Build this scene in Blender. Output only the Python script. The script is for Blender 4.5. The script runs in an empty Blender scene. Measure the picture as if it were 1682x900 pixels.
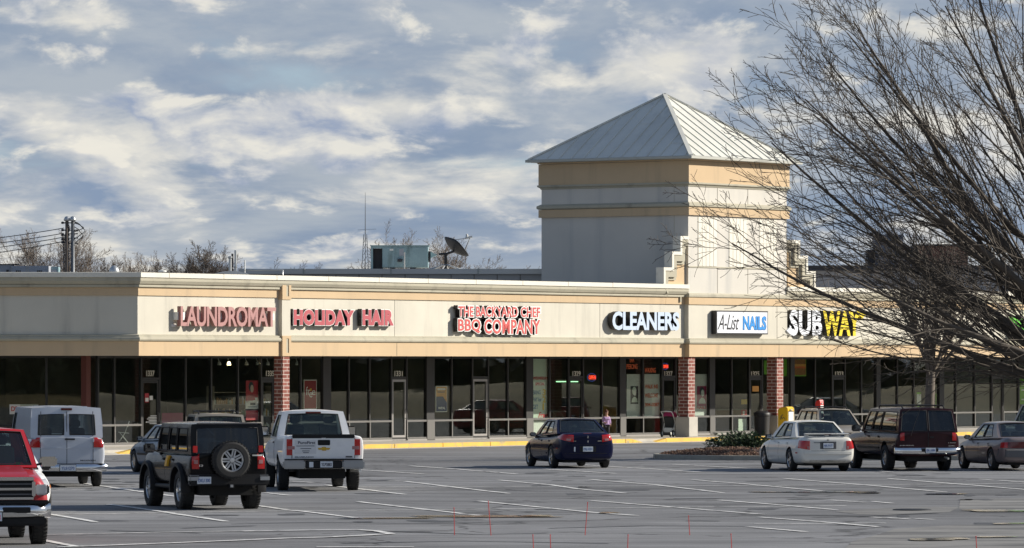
import bpy, bmesh, math, random
from mathutils import Vector, Matrix
import numpy as np

S = bpy.context.scene
COL = S.collection
# ------------------------------------------------------------------ camera
F, CX, HY, CH = 8600.0, 841.0, 597.0, 3.1       # focal length and principal point in photo pixels, horizon row, eye height
cam = bpy.data.objects.new('camera', bpy.data.cameras.new('camera'))
COL.objects.link(cam)
cam.location = (0, 0, CH)
cam.rotation_euler = (math.radians(90), 0, 0)
cam.data.sensor_width = 36.0
cam.data.lens = F / 1682 * 36
cam.data.shift_y = (HY - 450) / 1682
cam.data.clip_start = 0.5
cam.data.clip_end = 6000
S.camera = cam
S.view_settings.view_transform = 'Standard'
S.view_settings.look = 'None'
S.view_settings.exposure = 0.75
S.view_settings.gamma = 1
S.view_settings.use_curve_mapping = False
S.cycles.use_denoising = True
S.cycles.max_bounces = 7
S.cycles.transparent_max_bounces = 12
# ------------------------------------------------------------------ sun and sky
SUN_EL = math.radians(24.5)
SUN_H = Vector((0.984, 0.181, 0)).normalized()
SUN_DIR = Vector((SUN_H.x * math.cos(SUN_EL), SUN_H.y * math.cos(SUN_EL), math.sin(SUN_EL)))
sun = bpy.data.objects.new('sun', bpy.data.lights.new('sun', 'SUN'))
COL.objects.link(sun)
sun.data.energy = 4.0
sun.data.angle = math.radians(0.55)
sun.data.color = (1.0, 0.935, 0.83)
sun.rotation_euler = (-SUN_DIR).to_track_quat('-Z', 'Y').to_euler()
sun.location = (60, 100, 60)

W = bpy.data.worlds.new('World')
S.world = W
W.use_nodes = True
wt = W.node_tree
wt.nodes.clear()

def N(tree, kind, **kw):
    n = tree.nodes.new(kind)
    for k, v in kw.items():
        if k.startswith('i_'):
            key = k[2:]
            n.inputs[int(key) if key.isdigit() else key.replace('_', ' ')].default_value = v
        else:
            setattr(n, k, v)
    return n

def build_world():
    t = wt
    L = t.links.new
    def val(x):
        return x
    def math_(op, a, b=None, c=None, clamp=False):
        n = N(t, 'ShaderNodeMath', operation=op, use_clamp=clamp)
        for i, x in enumerate((a, b, c)):
            if x is None: continue
            if isinstance(x, (int, float)): n.inputs[i].default_value = x
            else: L(x, n.inputs[i])
        return n.outputs[0]
    def smooth(x, lo, hi):
        n = N(t, 'ShaderNodeMapRange', interpolation_type='SMOOTHSTEP')
        L(x, n.inputs[0]); n.inputs[1].default_value = lo; n.inputs[2].default_value = hi
        return n.outputs[0]
    def mix(f, a, b):
        n = N(t, 'ShaderNodeMix', data_type='RGBA')
        if isinstance(f, (int, float)): n.inputs[0].default_value = f
        else: L(f, n.inputs[0])
        for i, x in ((6, a), (7, b)):
            if isinstance(x, tuple): n.inputs[i].default_value = x + (1,)
            else: L(x, n.inputs[i])
        return n.outputs[2]
    tc = N(t, 'ShaderNodeTexCoord')
    sep = N(t, 'ShaderNodeSeparateXYZ'); L(tc.outputs['Generated'], sep.inputs[0])
    az = math_('ARCTAN2', sep.outputs[0], sep.outputs[1])
    el = math_('MAXIMUM', math_('ARCSINE', sep.outputs[2]), 0.0)
    # decks of cloud get thinner towards the horizon
    ev = math_('LOGARITHM', math_('ADD', math_('MULTIPLY', el, 30.0), 1.0), 2.718)
    ax = math_('MULTIPLY', az, 16.0)
    def vec(sx, sy, ox=0., oy=0., oz=0.):
        n = N(t, 'ShaderNodeCombineXYZ')
        L(math_('MULTIPLY_ADD', ax, sx, ox), n.inputs[0]); L(math_('MULTIPLY_ADD', ev, sy, oy), n.inputs[1]); n.inputs[2].default_value = oz
        return n.outputs[0]
    def noise(v, scale, detail, rough, dist=0.0, lac=2.0):
        n = N(t, 'ShaderNodeTexNoise', noise_dimensions='3D')
        L(v, n.inputs['Vector']); n.inputs['Scale'].default_value = scale; n.inputs['Detail'].default_value = detail
        n.inputs['Roughness'].default_value = rough; n.inputs['Distortion'].default_value = dist; n.inputs['Lacunarity'].default_value = lac
        return n.outputs[0]
    sky = N(t, 'ShaderNodeTexSky', sky_type='NISHITA', sun_disc=False)
    sky.sun_elevation = SUN_EL
    sky.sun_rotation = math.atan2(SUN_H.x, SUN_H.y)
    sky.air_density = 1.0; sky.dust_density = 0.6; sky.ozone_density = 1.3
    blue = mix(0.62, sky.outputs[0], (3.0, 4.3, 6.0))
    # 1. the broad grey-blue deck, in long bands
    def bank(px, py, rx, ry, amp):
        """where a bank of cloud (or a gap) lies, by direction"""
        a_ = math_('MULTIPLY', math_('SUBTRACT', az, (px - CX) / F), F / rx); e_ = math_('MULTIPLY', math_('SUBTRACT', el, (HY - py) / F), F / ry)
        q = math_('SUBTRACT', 1.0, math_('ADD', math_('MULTIPLY', a_, a_), math_('MULTIPLY', e_, e_)))
        return math_('MULTIPLY', smooth(q, -.3, 1.0), amp)
    def total(*bs):
        r = bs[0]
        for x in bs[1:]: r = math_('ADD', r, x)
        return r
    deck = noise(vec(.7, 2.9, 3.1, 7.7), 1.0, 8, .52, .3)
    deck2 = noise(vec(1.2, 5.6, 11., 2.2), 1.0, 10, .58, .25)
    gaps = total(bank(490, 135, 190, 34, -.045), bank(930, 85, 220, 34, -.08), bank(1235, 60, 110, 70, -.085), bank(560, 270, 500, 14, -.05))
    deckm = smooth(total(math_('MULTIPLY', deck, .6), math_('MULTIPLY', deck2, .4), gaps), .34, .46)
    deckc = mix(smooth(deck2, .34, .66), (2.1, 2.75, 3.85), (3.8, 4.2, 4.7))
    c = mix(math_('MULTIPLY', deckm, .95), blue, deckc)
    # 2. heaped clouds lit from the upper right: the difference between the density here and nearer the sun is the light
    def heap(c, sx, sy, ox, oy, lo, hi, dx, dy, bright, dark, amount, k, env, warp=.25):
        d0 = noise(vec(sx, sy, ox, oy), 1.0, 12, .57, warp)
        d1 = noise(vec(sx, sy, ox + dx, oy + dy), 1.0, 5, .5, warp)
        m = smooth(math_('ADD', d0, env), lo, hi)
        lit = math_('ADD', math_('MULTIPLY', math_('SUBTRACT', d0, d1), k), .50, clamp=True)
        cc = mix(lit, dark, bright)
        return mix(math_('MULTIPLY', m, amount), c, cc)
    env1 = total(bank(250, 205, 480, 62, .18), bank(560, 215, 260, 60, .12), bank(150, 330, 420, 60, .11), bank(860, 50, 420, 60, .06), bank(560, 290, 180, 34, .08), bank(1110, 110, 130, 80, .15), bank(720, 130, 300, 70, .04), bank(700, 400, 420, 22, .10), bank(1500, 250, 300, 120, .03), bank(120, 20, 260, 30, .06), bank(260, 120, 420, 36, -.10))
    c = heap(c, 1.5, 5.4, 7.4, 2.9, .49, .66, .10, .32, (7.0, 6.8, 6.2), (2.2, 2.9, 4.1), .94, 3.8, env1)
    c = heap(c, 3.4, 9.5, 9.4, 5.1, .53, .68, .14, .34, (7.7, 7.4, 6.6), (2.7, 3.3, 4.6), .85, 3.6, math_('MULTIPLY', env1, .75))
    # overhead the cloud breaks up and the sky is a deep clear blue
    high = smooth(el, .10, .42)
    zen = mix(0.5, sky.outputs[0], (.75, 1.35, 2.7))
    c = mix(math_('MULTIPLY', high, .86), c, zen)
    bg = N(t, 'ShaderNodeBackground'); bg.inputs[1].default_value = 0.067
    L(c, bg.inputs[0])
    out = N(t, 'ShaderNodeOutputWorld'); L(bg.outputs[0], out.inputs[0])
build_world()

# ------------------------------------------------------------------ measuring the place
def gp(px, py, z=0.0):
    Y = (CH - z) * F / (py - HY)
    return Vector(((px - CX) / F * Y, Y, z))
def dp(px, py, Y):
    return Vector(((px - CX) / F * Y, Y, CH - (py - HY) / F * Y))

ANG = math.radians(54.5)
U = Vector((math.cos(ANG), math.sin(ANG), 0))      # along the shop fronts, away to the right
NV = Vector((math.sin(ANG), -math.cos(ANG), 0))    # out of the shop fronts
O = Vector((7.08, 209.9, 0))                       # front corner of the tower bay on the ground
BM = Matrix(((U.x, -NV.x, 0, O.x), (U.y, -NV.y, 0, O.y), (0, 0, 1, 0), (0, 0, 0, 1)))  # local (u, depth inwards, z)
def fu(px, d=0.0):
    k = (px - CX) / F
    ox, oy = O.x - d * NV.x, O.y - d * NV.y
    return (k * oy - ox) / (U.x - k * U.y)
def fz(px, py, d=0.0):
    u = fu(px, d)
    return CH - (py - HY) * (O.y + u * U.y - d * NV.y) / F
def BW(u, d, z=0.0):
    return BM @ Vector((u, d, z))

# ------------------------------------------------------------------ mesh and object helpers
class MB:
    def __init__(s): s.v = []; s.f = []; s.m = []
    def add(s, vs, fs, m=0):
        o = len(s.v); s.v += [tuple(v) for v in vs]
        s.f += [tuple(i + o for i in f) for f in fs]; s.m += [m] * len(fs)
        return s
    def quad(s, a, b, c, d, m=0): return s.add([a, b, c, d], [(0, 1, 2, 3)], m)
    def box(s, x0, x1, y0, y1, z0, z1, m=0):
        vs = [(x, y, z) for z in (z0, z1) for y in (y0, y1) for x in (x0, x1)]
        return s.add(vs, [(0, 2, 3, 1), (4, 5, 7, 6), (0, 1, 5, 4), (2, 6, 7, 3), (0, 4, 6, 2), (1, 3, 7, 5)], m)
    def obox(s, c, ax, ay, az, m=0):
        c, ax, ay, az = map(Vector, (c, ax, ay, az))
        vs = [c + ax * i + ay * j + az * k for k in (-1, 1) for j in (-1, 1) for i in (-1, 1)]
        return s.add(vs, [(0, 2, 3, 1), (4, 5, 7, 6), (0, 1, 5, 4), (2, 6, 7, 3), (0, 4, 6, 2), (1, 3, 7, 5)], m)
    def tube(s, pts, rad, n=8, m=0, cap=True):
        pts = [Vector(p) for p in pts]
        if not isinstance(rad, (list, tuple)): rad = [rad] * len(pts)
        vs = []; up = None
        for i, p in enumerate(pts):
            t = (pts[min(i + 1, len(pts) - 1)] - pts[max(i - 1, 0)]).normalized()
            if up is None:
                up = Vector((0, 0, 1)) if abs(t.z) < .9 else Vector((1, 0, 0))
            a = t.cross(up).normalized(); b = a.cross(t).normalized(); up = b
            for k in range(n):
                th = 2 * math.pi * k / n
                vs.append(p + (a * math.cos(th) + b * math.sin(th)) * rad[i])
        fs = [(i * n + k, i * n + (k + 1) % n, (i + 1) * n + (k + 1) % n, (i + 1) * n + k) for i in range(len(pts) - 1) for k in range(n)]
        if cap:
            fs.append(tuple(range(n - 1, -1, -1))); o = (len(pts) - 1) * n; fs.append(tuple(o + k for k in range(n)))
        return s.add(vs, fs, m)
    def cyl(s, a, b, r, n=16, m=0): return s.tube([a, b], r, n, m)
    def lathe(s, prof, axis='z', c=(0, 0, 0), n=24, m=0):
        c = Vector(c); vs = []
        for (r, h) in prof:
            for k in range(n):
                th = 2 * math.pi * k / n; x, y = r * math.cos(th), r * math.sin(th)
                vs.append(c + Vector({'z': (x, y, h), 'y': (x, h, y), 'x': (h, x, y)}[axis]))
        fs = [(i * n + k, i * n + (k + 1) % n, (i + 1) * n + (k + 1) % n, (i + 1) * n + k) for i in range(len(prof) - 1) for k in range(n)]
        return s.add(vs, fs, m)
    def prism(s, poly, d0, d1, plane='xz', m=0):
        def P(a, b, d): return {'xz': (a, d, b), 'yz': (d, a, b), 'xy': (a, b, d)}[plane]
        n = len(poly)
        vs = [P(a, b, d0) for a, b in poly] + [P(a, b, d1) for a, b in poly]
        fs = [tuple(range(n)), tuple(range(2 * n - 1, n - 1, -1))] + [(i, (i + 1) % n, n + (i + 1) % n, n + i) for i in range(n)]
        return s.add(vs, fs, m)
    def sweep(s, path, prof, m=0):
        """closed profile of (outward offset, z) along a plan polyline, mitred; outward is the right hand side"""
        path = [Vector(p) for p in path]; k = len(prof); vs = []
        for i, p in enumerate(path):
            ns = []
            for a, b in ((i - 1, i), (i, i + 1)):
                if a >= 0 and b < len(path):
                    t = (path[b] - path[a]).normalized(); ns.append(Vector((t.y, -t.x)))
            mm = ns[0] if len(ns) == 1 else (ns[0] + ns[1]) / (1 + ns[0].dot(ns[1]))
            for (o, z) in prof: vs.append((p.x + mm.x * o, p.y + mm.y * o, z))
        fs = [(i * k + j, i * k + (j + 1) % k, (i + 1) * k + (j + 1) % k, (i + 1) * k + j) for i in range(len(path) - 1) for j in range(k)]
        fs += [tuple(range(k)), tuple((len(path) - 1) * k + j for j in range(k - 1, -1, -1))]
        return s.add(vs, fs, m)
    def mesh(s, name, mats, smooth=False, fix=True, bevel=0):
        me = bpy.data.meshes.new(name); me.from_pydata(s.v, [], s.f)
        for mt in (mats if isinstance(mats, (list, tuple)) else [mats]): me.materials.append(mt)
        me.polygons.foreach_set('material_index', s.m)
        if fix:
            bm = bmesh.new(); bm.from_mesh(me)
            bmesh.ops.recalc_face_normals(bm, faces=bm.faces)
            if bevel:
                bmesh.ops.bevel(bm, geom=[e for e in bm.edges if e.is_manifold and e.calc_face_angle(0) > .6], offset=bevel, segments=2, affect='EDGES', clamp_overlap=True)
            bm.to_mesh(me); bm.free()
        if smooth:
            me.polygons.foreach_set('use_smooth', [True] * len(me.polygons))
            if smooth != 1: me.set_sharp_from_angle(angle=math.radians(smooth))
        me.update()
        return me
    def build(s, name, mats, parent=None, smooth=False, fix=True, bevel=0):
        return link(name, s.mesh(name, mats, smooth, fix, bevel), parent)

def link(name, data, parent=None):
    o = bpy.data.objects.new(name, data); COL.objects.link(o)
    if parent: o.parent = parent
    return o
def tag(o, label=None, cat=None, group=None, kind=None):
    for k, v in (('label', label), ('category', cat), ('group', group), ('kind', kind)):
        if v: o[k] = v
    return o
def thing(name, label, cat, loc=(0, 0, 0), rz=0.0, group=None):
    o = link(name, None); o.location = loc; o.rotation_euler = (0, 0, rz)
    return tag(o, label, cat, group)
def baked(o_tmp):
    dg = bpy.context.evaluated_depsgraph_get(); dg.update()
    me = bpy.data.meshes.new_from_object(o_tmp.evaluated_get(dg), depsgraph=dg)
    d = o_tmp.data; bpy.data.objects.remove(o_tmp)
    return me
def copy_tree(o, parent=None):
    c = o.copy(); COL.objects.link(c)
    if parent: c.parent = parent
    for ch in list(o.children): copy_tree(ch, c)
    return c

# ------------------------------------------------------------------ materials
MAT = {}
def pbr(name, col, rough=.6, metal=0., coat=0., spec=.5, bump=None, vary=None, emis=None, trans=0., grime=None):
    """bump: (scale, strength); vary: (scale, amount, detail) brightness mottling; grime: (scale, colour, lo, hi)"""
    m = bpy.data.materials.new(name); m.use_nodes = True; t = m.node_tree; b = t.nodes['Principled BSDF']
    b.inputs['Base Color'].default_value = tuple(col) + (1,); b.inputs['Roughness'].default_value = rough
    b.inputs['Metallic'].default_value = metal; b.inputs['Coat Weight'].default_value = coat; b.inputs['Coat Roughness'].default_value = .04
    b.inputs['Specular IOR Level'].default_value = spec
    if trans: b.inputs['Transmission Weight'].default_value = trans
    if emis: b.inputs['Emission Color'].default_value = tuple(emis[0]) + (1,); b.inputs['Emission Strength'].default_value = emis[1]
    if vary or grime or bump: tc = N(t, 'ShaderNodeTexCoord')
    src = None
    if vary:
        n = N(t, 'ShaderNodeTexNoise', i_Scale=vary[0], i_Detail=vary[2] if len(vary) > 2 else 6, i_Roughness=.6); t.links.new(tc.outputs['Object'], n.inputs['Vector'])
        mr = N(t, 'ShaderNodeMapRange'); mr.inputs[1].default_value = .3; mr.inputs[2].default_value = .7; mr.inputs[3].default_value = 1 - vary[1]; mr.inputs[4].default_value = 1 + vary[1]
        t.links.new(n.outputs[0], mr.inputs[0])
        mx = N(t, 'ShaderNodeVectorMath', operation='SCALE'); mx.inputs[0].default_value = col
        t.links.new(mr.outputs[0], mx.inputs['Scale']); src = mx.outputs[0]
    if grime:
        mp = N(t, 'ShaderNodeMapping'); mp.inputs['Scale'].default_value = grime[4] if len(grime) > 4 else (1, 1, 1); t.links.new(tc.outputs['Object'], mp.inputs[0])
        n = N(t, 'ShaderNodeTexNoise', i_Scale=grime[0], i_Detail=7, i_Roughness=.62); t.links.new(mp.outputs[0], n.inputs['Vector'])
        mr = N(t, 'ShaderNodeMapRange', interpolation_type='SMOOTHSTEP'); mr.inputs[1].default_value = grime[2]; mr.inputs[2].default_value = grime[3]; t.links.new(n.outputs[0], mr.inputs[0])
        mx = N(t, 'ShaderNodeMix', data_type='RGBA'); mx.inputs[7].default_value = tuple(grime[1]) + (1,); t.links.new(mr.outputs[0], mx.inputs[0])
        if src: t.links.new(src, mx.inputs[6])
        else: mx.inputs[6].default_value = tuple(col) + (1,)
        src = mx.outputs[2]
    if src: t.links.new(src, b.inputs['Base Color'])
    if bump:
        n = N(t, 'ShaderNodeTexNoise', i_Scale=bump[0], i_Detail=5); t.links.new(tc.outputs['Object'], n.inputs['Vector'])
        bp = N(t, 'ShaderNodeBump', i_Strength=bump[1], i_Distance=.02); t.links.new(n.outputs[0], bp.inputs['Height']); t.links.new(bp.outputs[0], b.inputs['Normal'])
    MAT[name] = m
    return m
def glassy(name, tint, see, rough=.02, ior=1.5, base=(.01, .012, .012), wavy=0):
    """a sheet of glass: see-through part tinted, the rest a dark gloss"""
    m = bpy.data.materials.new(name); m.use_nodes = True; t = m.node_tree; t.nodes.clear()
    tr = N(t, 'ShaderNodeBsdfTransparent'); tr.inputs[0].default_value = tuple(tint) + (1,)
    df = N(t, 'ShaderNodeBsdfDiffuse'); df.inputs[0].default_value = tuple(base) + (1,)
    gl = N(t, 'ShaderNodeBsdfGlossy'); gl.inputs['Roughness'].default_value = rough; gl.inputs[0].default_value = (.95, .98, 1, 1)
    fr = N(t, 'ShaderNodeFresnel'); geo = N(t, 'ShaderNodeNewGeometry'); mr = N(t, 'ShaderNodeMapRange'); mr.inputs[3].default_value = ior; mr.inputs[4].default_value = 1 / ior
    t.links.new(geo.outputs['Backfacing'], mr.inputs[0]); t.links.new(mr.outputs[0], fr.inputs[0])     # a thin sheet mirrors alike from both sides
    if wavy:
        tc = N(t, 'ShaderNodeTexCoord'); nz = N(t, 'ShaderNodeTexNoise', i_Scale=wavy, i_Detail=2); t.links.new(tc.outputs['Object'], nz.inputs[0]); bp = N(t, 'ShaderNodeBump', i_Strength=.007, i_Distance=.02); t.links.new(nz.outputs[0], bp.inputs['Height']); t.links.new(bp.outputs[0], gl.inputs['Normal'])
    m1 = N(t, 'ShaderNodeMixShader'); m1.inputs[0].default_value = 1 - see; t.links.new(tr.outputs[0], m1.inputs[1]); t.links.new(df.outputs[0], m1.inputs[2])
    m2 = N(t, 'ShaderNodeMixShader'); t.links.new(fr.outputs[0], m2.inputs[0]); t.links.new(m1.outputs[0], m2.inputs[1]); t.links.new(gl.outputs[0], m2.inputs[2])
    o = N(t, 'ShaderNodeOutputMaterial'); t.links.new(m2.outputs[0], o.inputs[0])
    MAT[name] = m
    return m

pbr('stucco_cream', (.60, .565, .475), .9, bump=(60, .35), vary=(.35, .08), grime=(1.6, (.45, .425, .36), .50, .80, (1, 1, .10)))
pbr('stucco_orange', (.56, .415, .255), .9, bump=(60, .35), vary=(.35, .06), grime=(1.6, (.45, .34, .22), .5, .8, (1, 1, .10)))
pbr('stucco_tan', (.43, .40, .31), .9, bump=(60, .35), vary=(.4, .07), grime=(1.6, (.30, .28, .22), .52, .75, (1, 1, .3)))
pbr('stucco_tower', (.585, .555, .495), .9, bump=(60, .35), vary=(.3, .05), grime=(1.1, (.45, .44, .41), .48, .8, (1, 1, .08)))
pbr('coping_metal', (.70, .665, .57), .5, vary=(.6, .05), grime=(2, (.5, .47, .4), .58, .8))
pbr('roof_metal', (.66, .65, .58), .45, .0, vary=(.5, .07), grime=(.9, (.56, .55, .49), .5, .75, (1, 1, .3)))
pbr('roof_membrane', (.32, .315, .30), .85, vary=(.3, .12), grime=(.5, (.22, .22, .21), .5, .75))
pbr('gutter', (.42, .42, .37), .5)
pbr('joint', (.16, .14, .11), .9)
pbr('soffit', (.42, .39, .33), .9)
pbr('concrete', (.47, .44, .38), .85, bump=(40, .4), vary=(1.2, .10), grime=(.8, (.33, .31, .27), .5, .75))
pbr('kerb_concrete', (.30, .285, .24), .9, bump=(30, .5), vary=(2, .15), grime=(1.5, (.17, .16, .14), .5, .75))
pbr('yellow_paint', (.68, .43, .07), .75, bump=(40, .4), vary=(1.6, .10), grime=(2.6, (.40, .32, .16), .52, .66))
pbr('alu', (.33, .315, .30), .4, .6)
pbr('dark_frame', (.018, .017, .016), .45)
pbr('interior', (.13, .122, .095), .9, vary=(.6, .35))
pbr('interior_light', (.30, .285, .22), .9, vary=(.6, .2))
pbr('black', (.012, .012, .013), .45)
pbr('black_matt', (.02, .02, .02), .85)
pbr('white_sheet', (.72, .75, .70), .7)
pbr('post_red', (.11, .03, .022), .7)
glassy('shop_glass', (.90, .93, .90), .985, .01, 1.45, wavy=.7)
# bricks
def brick():
    m = bpy.data.materials.new('brick'); m.use_nodes = True; t = m.node_tree; b = t.nodes['Principled BSDF']; b.inputs['Roughness'].default_value = .9
    tc = N(t, 'ShaderNodeTexCoord'); sp = N(t, 'ShaderNodeSeparateXYZ'); t.links.new(tc.outputs['Object'], sp.inputs[0])
    ad = N(t, 'ShaderNodeMath', operation='ADD'); t.links.new(sp.outputs[0], ad.inputs[0]); t.links.new(sp.outputs[1], ad.inputs[1])
    cb = N(t, 'ShaderNodeCombineXYZ'); t.links.new(ad.outputs[0], cb.inputs[0]); t.links.new(sp.outputs[2], cb.inputs[1])
    br = N(t, 'ShaderNodeTexBrick', offset=.5); br.inputs['Scale'].default_value = 1; br.inputs['Brick Width'].default_value = .40; br.inputs['Row Height'].default_value = .135
    br.inputs['Mortar Size'].default_value = .016; br.inputs['Mortar Smooth'].default_value = .1; br.inputs['Bias'].default_value = -.2
    br.inputs[1].default_value = (.20, .058, .043, 1); br.inputs[2].default_value = (.29, .105, .08, 1); br.inputs[3].default_value = (.50, .41, .36, 1)
    t.links.new(cb.outputs[0], br.inputs[0])
    n = N(t, 'ShaderNodeTexNoise', i_Scale=9, i_Detail=6); t.links.new(tc.outputs['Object'], n.inputs[0])
    mr = N(t, 'ShaderNodeMapRange'); mr.inputs[3].default_value = .75; mr.inputs[4].default_value = 1.2; t.links.new(n.outputs[0], mr.inputs[0])
    vm = N(t, 'ShaderNodeVectorMath', operation='SCALE'); t.links.new(br.outputs[0], vm.inputs[0]); t.links.new(mr.outputs[0], vm.inputs['Scale']); t.links.new(vm.outputs[0], b.inputs[0])
    bp = N(t, 'ShaderNodeBump', i_Strength=.6, i_Distance=.015, invert=True); t.links.new(br.outputs[1], bp.inputs['Height']); t.links.new(bp.outputs[0], b.inputs['Normal'])
    MAT['brick'] = m
brick()

# ------------------------------------------------------------------ lettering
def text_mesh(txt, mats, w, h, depth, bold=0.0, shear=0.0, name='lettering', arrange=1.0, back=0.0, spacing=1.0, bevel=0.0):
    """extruded text fitted to w x h, standing in the local x-z plane, front towards -y; mats = (face, side)"""
    cu = bpy.data.curves.new('txt', 'FONT'); cu.body = txt; cu.size = 1; cu.extrude = .05; cu.offset = bold; cu.shear = shear
    cu.resolution_u = 3; cu.space_character = spacing; cu.align_x = 'LEFT'
    if '\n' in txt: cu.align_x = 'CENTER'
    o = bpy.data.objects.new('txt', cu); COL.objects.link(o)
    me = baked(o); bpy.data.curves.remove(cu)
    n = len(me.vertices); co = np.empty(n * 3); me.vertices.foreach_get('co', co); co = co.reshape(-1, 3)
    lo, hi = co.min(0), co.max(0); sp = np.maximum(hi - lo, 1e-6)
    out = np.empty_like(co)
    out[:, 0] = (co[:, 0] - lo[0]) / sp[0] * w; out[:, 2] = (co[:, 1] - lo[1]) / sp[1] * h
    out[:, 1] = back - (co[:, 2] - lo[2]) / sp[2] * depth
    me.vertices.foreach_set('co', out.ravel())
    me.materials.clear()
    for m in mats: me.materials.append(m)
    front = back - depth
    idx = []
    for p in me.polygons:
        idx.append(0 if all(abs(out[v][1] - front) < 1e-4 for v in p.vertices) else len(mats) - 1)
    me.polygons.foreach_set('material_index', idx)
    me.name = name; me.update()
    return me

# ================================================================== the ground
def ground():
    m = bpy.data.materials.new('asphalt'); m.use_nodes = True; t = m.node_tree; b = t.nodes['Principled BSDF']; L = t.links.new
    tc = N(t, 'ShaderNodeTexCoord')
    def nz(scale, det, rough, sc=(1, 1, 1), dist=0):
        mp = N(t, 'ShaderNodeMapping'); mp.inputs['Scale'].default_value = sc; mp.inputs['Rotation'].default_value = (0, 0, math.radians(-6)); L(tc.outputs['Object'], mp.inputs[0])
        n = N(t, 'ShaderNodeTexNoise', i_Scale=scale, i_Detail=det, i_Roughness=rough, i_Distortion=dist); L(mp.outputs[0], n.inputs[0]); return n.outputs[0]
    def rng(x, a, b_, c, d):
        n = N(t, 'ShaderNodeMapRange', interpolation_type='SMOOTHSTEP'); L(x, n.inputs[0])
        for i, v in enumerate((a, b_, c, d)): n.inputs[i + 1].default_value = v
        return n.outputs[0]
    def mul(a, c):
        n = N(t, 'ShaderNodeMath', operation='MULTIPLY'); L(a, n.inputs[0])
        if isinstance(c, float): n.inputs[1].default_value = c
        else: L(c, n.inputs[1])
        return n.outputs[0]
    v = rng(nz(.06, 5, .55), .35, .65, .82, 1.16)
    v = mul(v, rng(nz(.5, 7, .65, (.35, 1, 1)), .3, .7, .72, 1.20))
    v = mul(v, rng(nz(30, 2, .5), .2, .8, .85, 1.15))
    stain = rng(nz(.16, 6, .6, (.25, 1.0, 1), .6), .54, .68, 1.0, .58)     # oil and damp
    v = mul(v, stain)
    crack = N(t, 'ShaderNodeTexVoronoi', feature='DISTANCE_TO_EDGE', i_Scale=.11)
    wv = N(t, 'ShaderNodeTexNoise', i_Scale=.6, i_Detail=5); L(tc.outputs['Object'], wv.inputs[0])
    av = N(t, 'ShaderNodeVectorMath', operation='MULTIPLY_ADD'); L(wv.outputs[1], av.inputs[0]); av.inputs[1].default_value = (4, 4, 0); L(tc.outputs['Object'], av.inputs[2]); L(av.outputs[0], crack.inputs[0])
    v = mul(v, rng(crack.outputs[0], .004, .014, .45, 1.0))
    cm = N(t, 'ShaderNodeVectorMath', operation='SCALE'); cm.inputs[0].default_value = (.195, .196, .200); L(v, cm.inputs['Scale'])
    L(cm.outputs[0], b.inputs[0])
    b.inputs['Roughness'].default_value = .93; b.inputs['Specular IOR Level'].default_value = .25
    bp = N(t, 'ShaderNodeBump', i_Strength=.5, i_Distance=.02); L(nz(45, 3, .6), bp.inputs['Height']); L(bp.outputs[0], b.inputs['Normal'])
    MAT['asphalt'] = m
    g = MB().quad((-2500, -500, 0), (2500, -500, 0), (2500, 4500, 0), (-2500, 4500, 0))
    tag(g.build('parking_lot', m), kind='structure')
ground()

def paint():
    m = bpy.data.materials.new('line_paint'); m.use_nodes = True; t = m.node_tree; b = t.nodes['Principled BSDF']; L = t.links.new; b.inputs['Roughness'].default_value = .8
    tc = N(t, 'ShaderNodeTexCoord'); n = N(t, 'ShaderNodeTexNoise', i_Scale=2.6, i_Detail=8, i_Roughness=.7); L(tc.outputs['Object'], n.inputs[0])
    r = N(t, 'ShaderNodeMapRange', interpolation_type='SMOOTHSTEP'); r.inputs[1].default_value = .46; r.inputs[2].default_value = .66; L(n.outputs[0], r.inputs[0])
    mx = N(t, 'ShaderNodeMix', data_type='RGBA'); mx.inputs[6].default_value = (.74, .73, .70, 1); mx.inputs[7].default_value = (.22, .22, .215, 1); L(r.outputs[0], mx.inputs[0]); L(mx.outputs[2], b.inputs[0])
    MAT['line_paint'] = m
    m2 = m.copy(); m2.name = 'worn_paint'
    for nd in m2.node_tree.nodes:
        if nd.type == 'MAP_RANGE': nd.inputs[1].default_value = .36; nd.inputs[2].default_value = .70
    MAT['worn_paint'] = m2
paint()
BAYS = [[(135, 794), (228, 807.5), (290, 816)], [(180, 829), (259, 840), (372, 857)], [(60, 842), (110, 850), (158, 858)], [(60, 886), (130, 899)],
    [(437, 810), (473, 814)], [(478, 791), (515, 793)], [(535, 797), (665, 812.5)], [(590, 772), (698, 779)], [(672, 765.5), (752, 771), (820, 777)],
    [(638, 790.3), (661, 790.8)], [(665, 791), (740, 800), (836, 811)], [(400, 827.5), (472, 838)], [(482, 838.6), (585, 851)], [(587, 824.5), (763, 844.5)], [(771, 846), (800, 848)],
    [(786, 823.5), (972, 842), (1045, 847.6)], [(820, 789), (905, 797), (945, 803), (1026, 810.5)], [(969, 788), (1080, 797), (1188, 810)], [(1138, 788.5), (1220, 795), (1352, 807)],
    [(972, 823), (1075, 831), (1170, 839)], [(1178, 839.5), (1253, 845.5)], [(1180, 822), (1270, 829), (1375, 838)], [(1105, 763), (1170, 766.5), (1225, 769.5)], [(895, 771), (1010, 778)], [(960, 764), (1060, 770), (1152, 776)],
    [(795, 774.5), (848, 779)], [(1290, 786.5), (1420, 797), (1552, 808.5)], [(1458, 786.5), (1580, 796), (1700, 806)], [(1610, 787.5), (1630, 789)], [(1640, 789.5), (1700, 793.5)],
    [(1365, 822), (1420, 825.5)], [(1435, 824.5), (1464, 827)], [(1248, 850), (1340, 857), (1445, 866)], [(1432, 850), (1449, 851)], [(1457, 851), (1493, 853)], [(1505, 852.5), (1533, 854)], [(1228, 866), (1322, 874)],
    [(160, 776), (225, 779)], [(1540, 771), (1568, 773)], [(1600, 771), (1682, 774)], [(1445, 774.5), (1465, 775.5)]]
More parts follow.
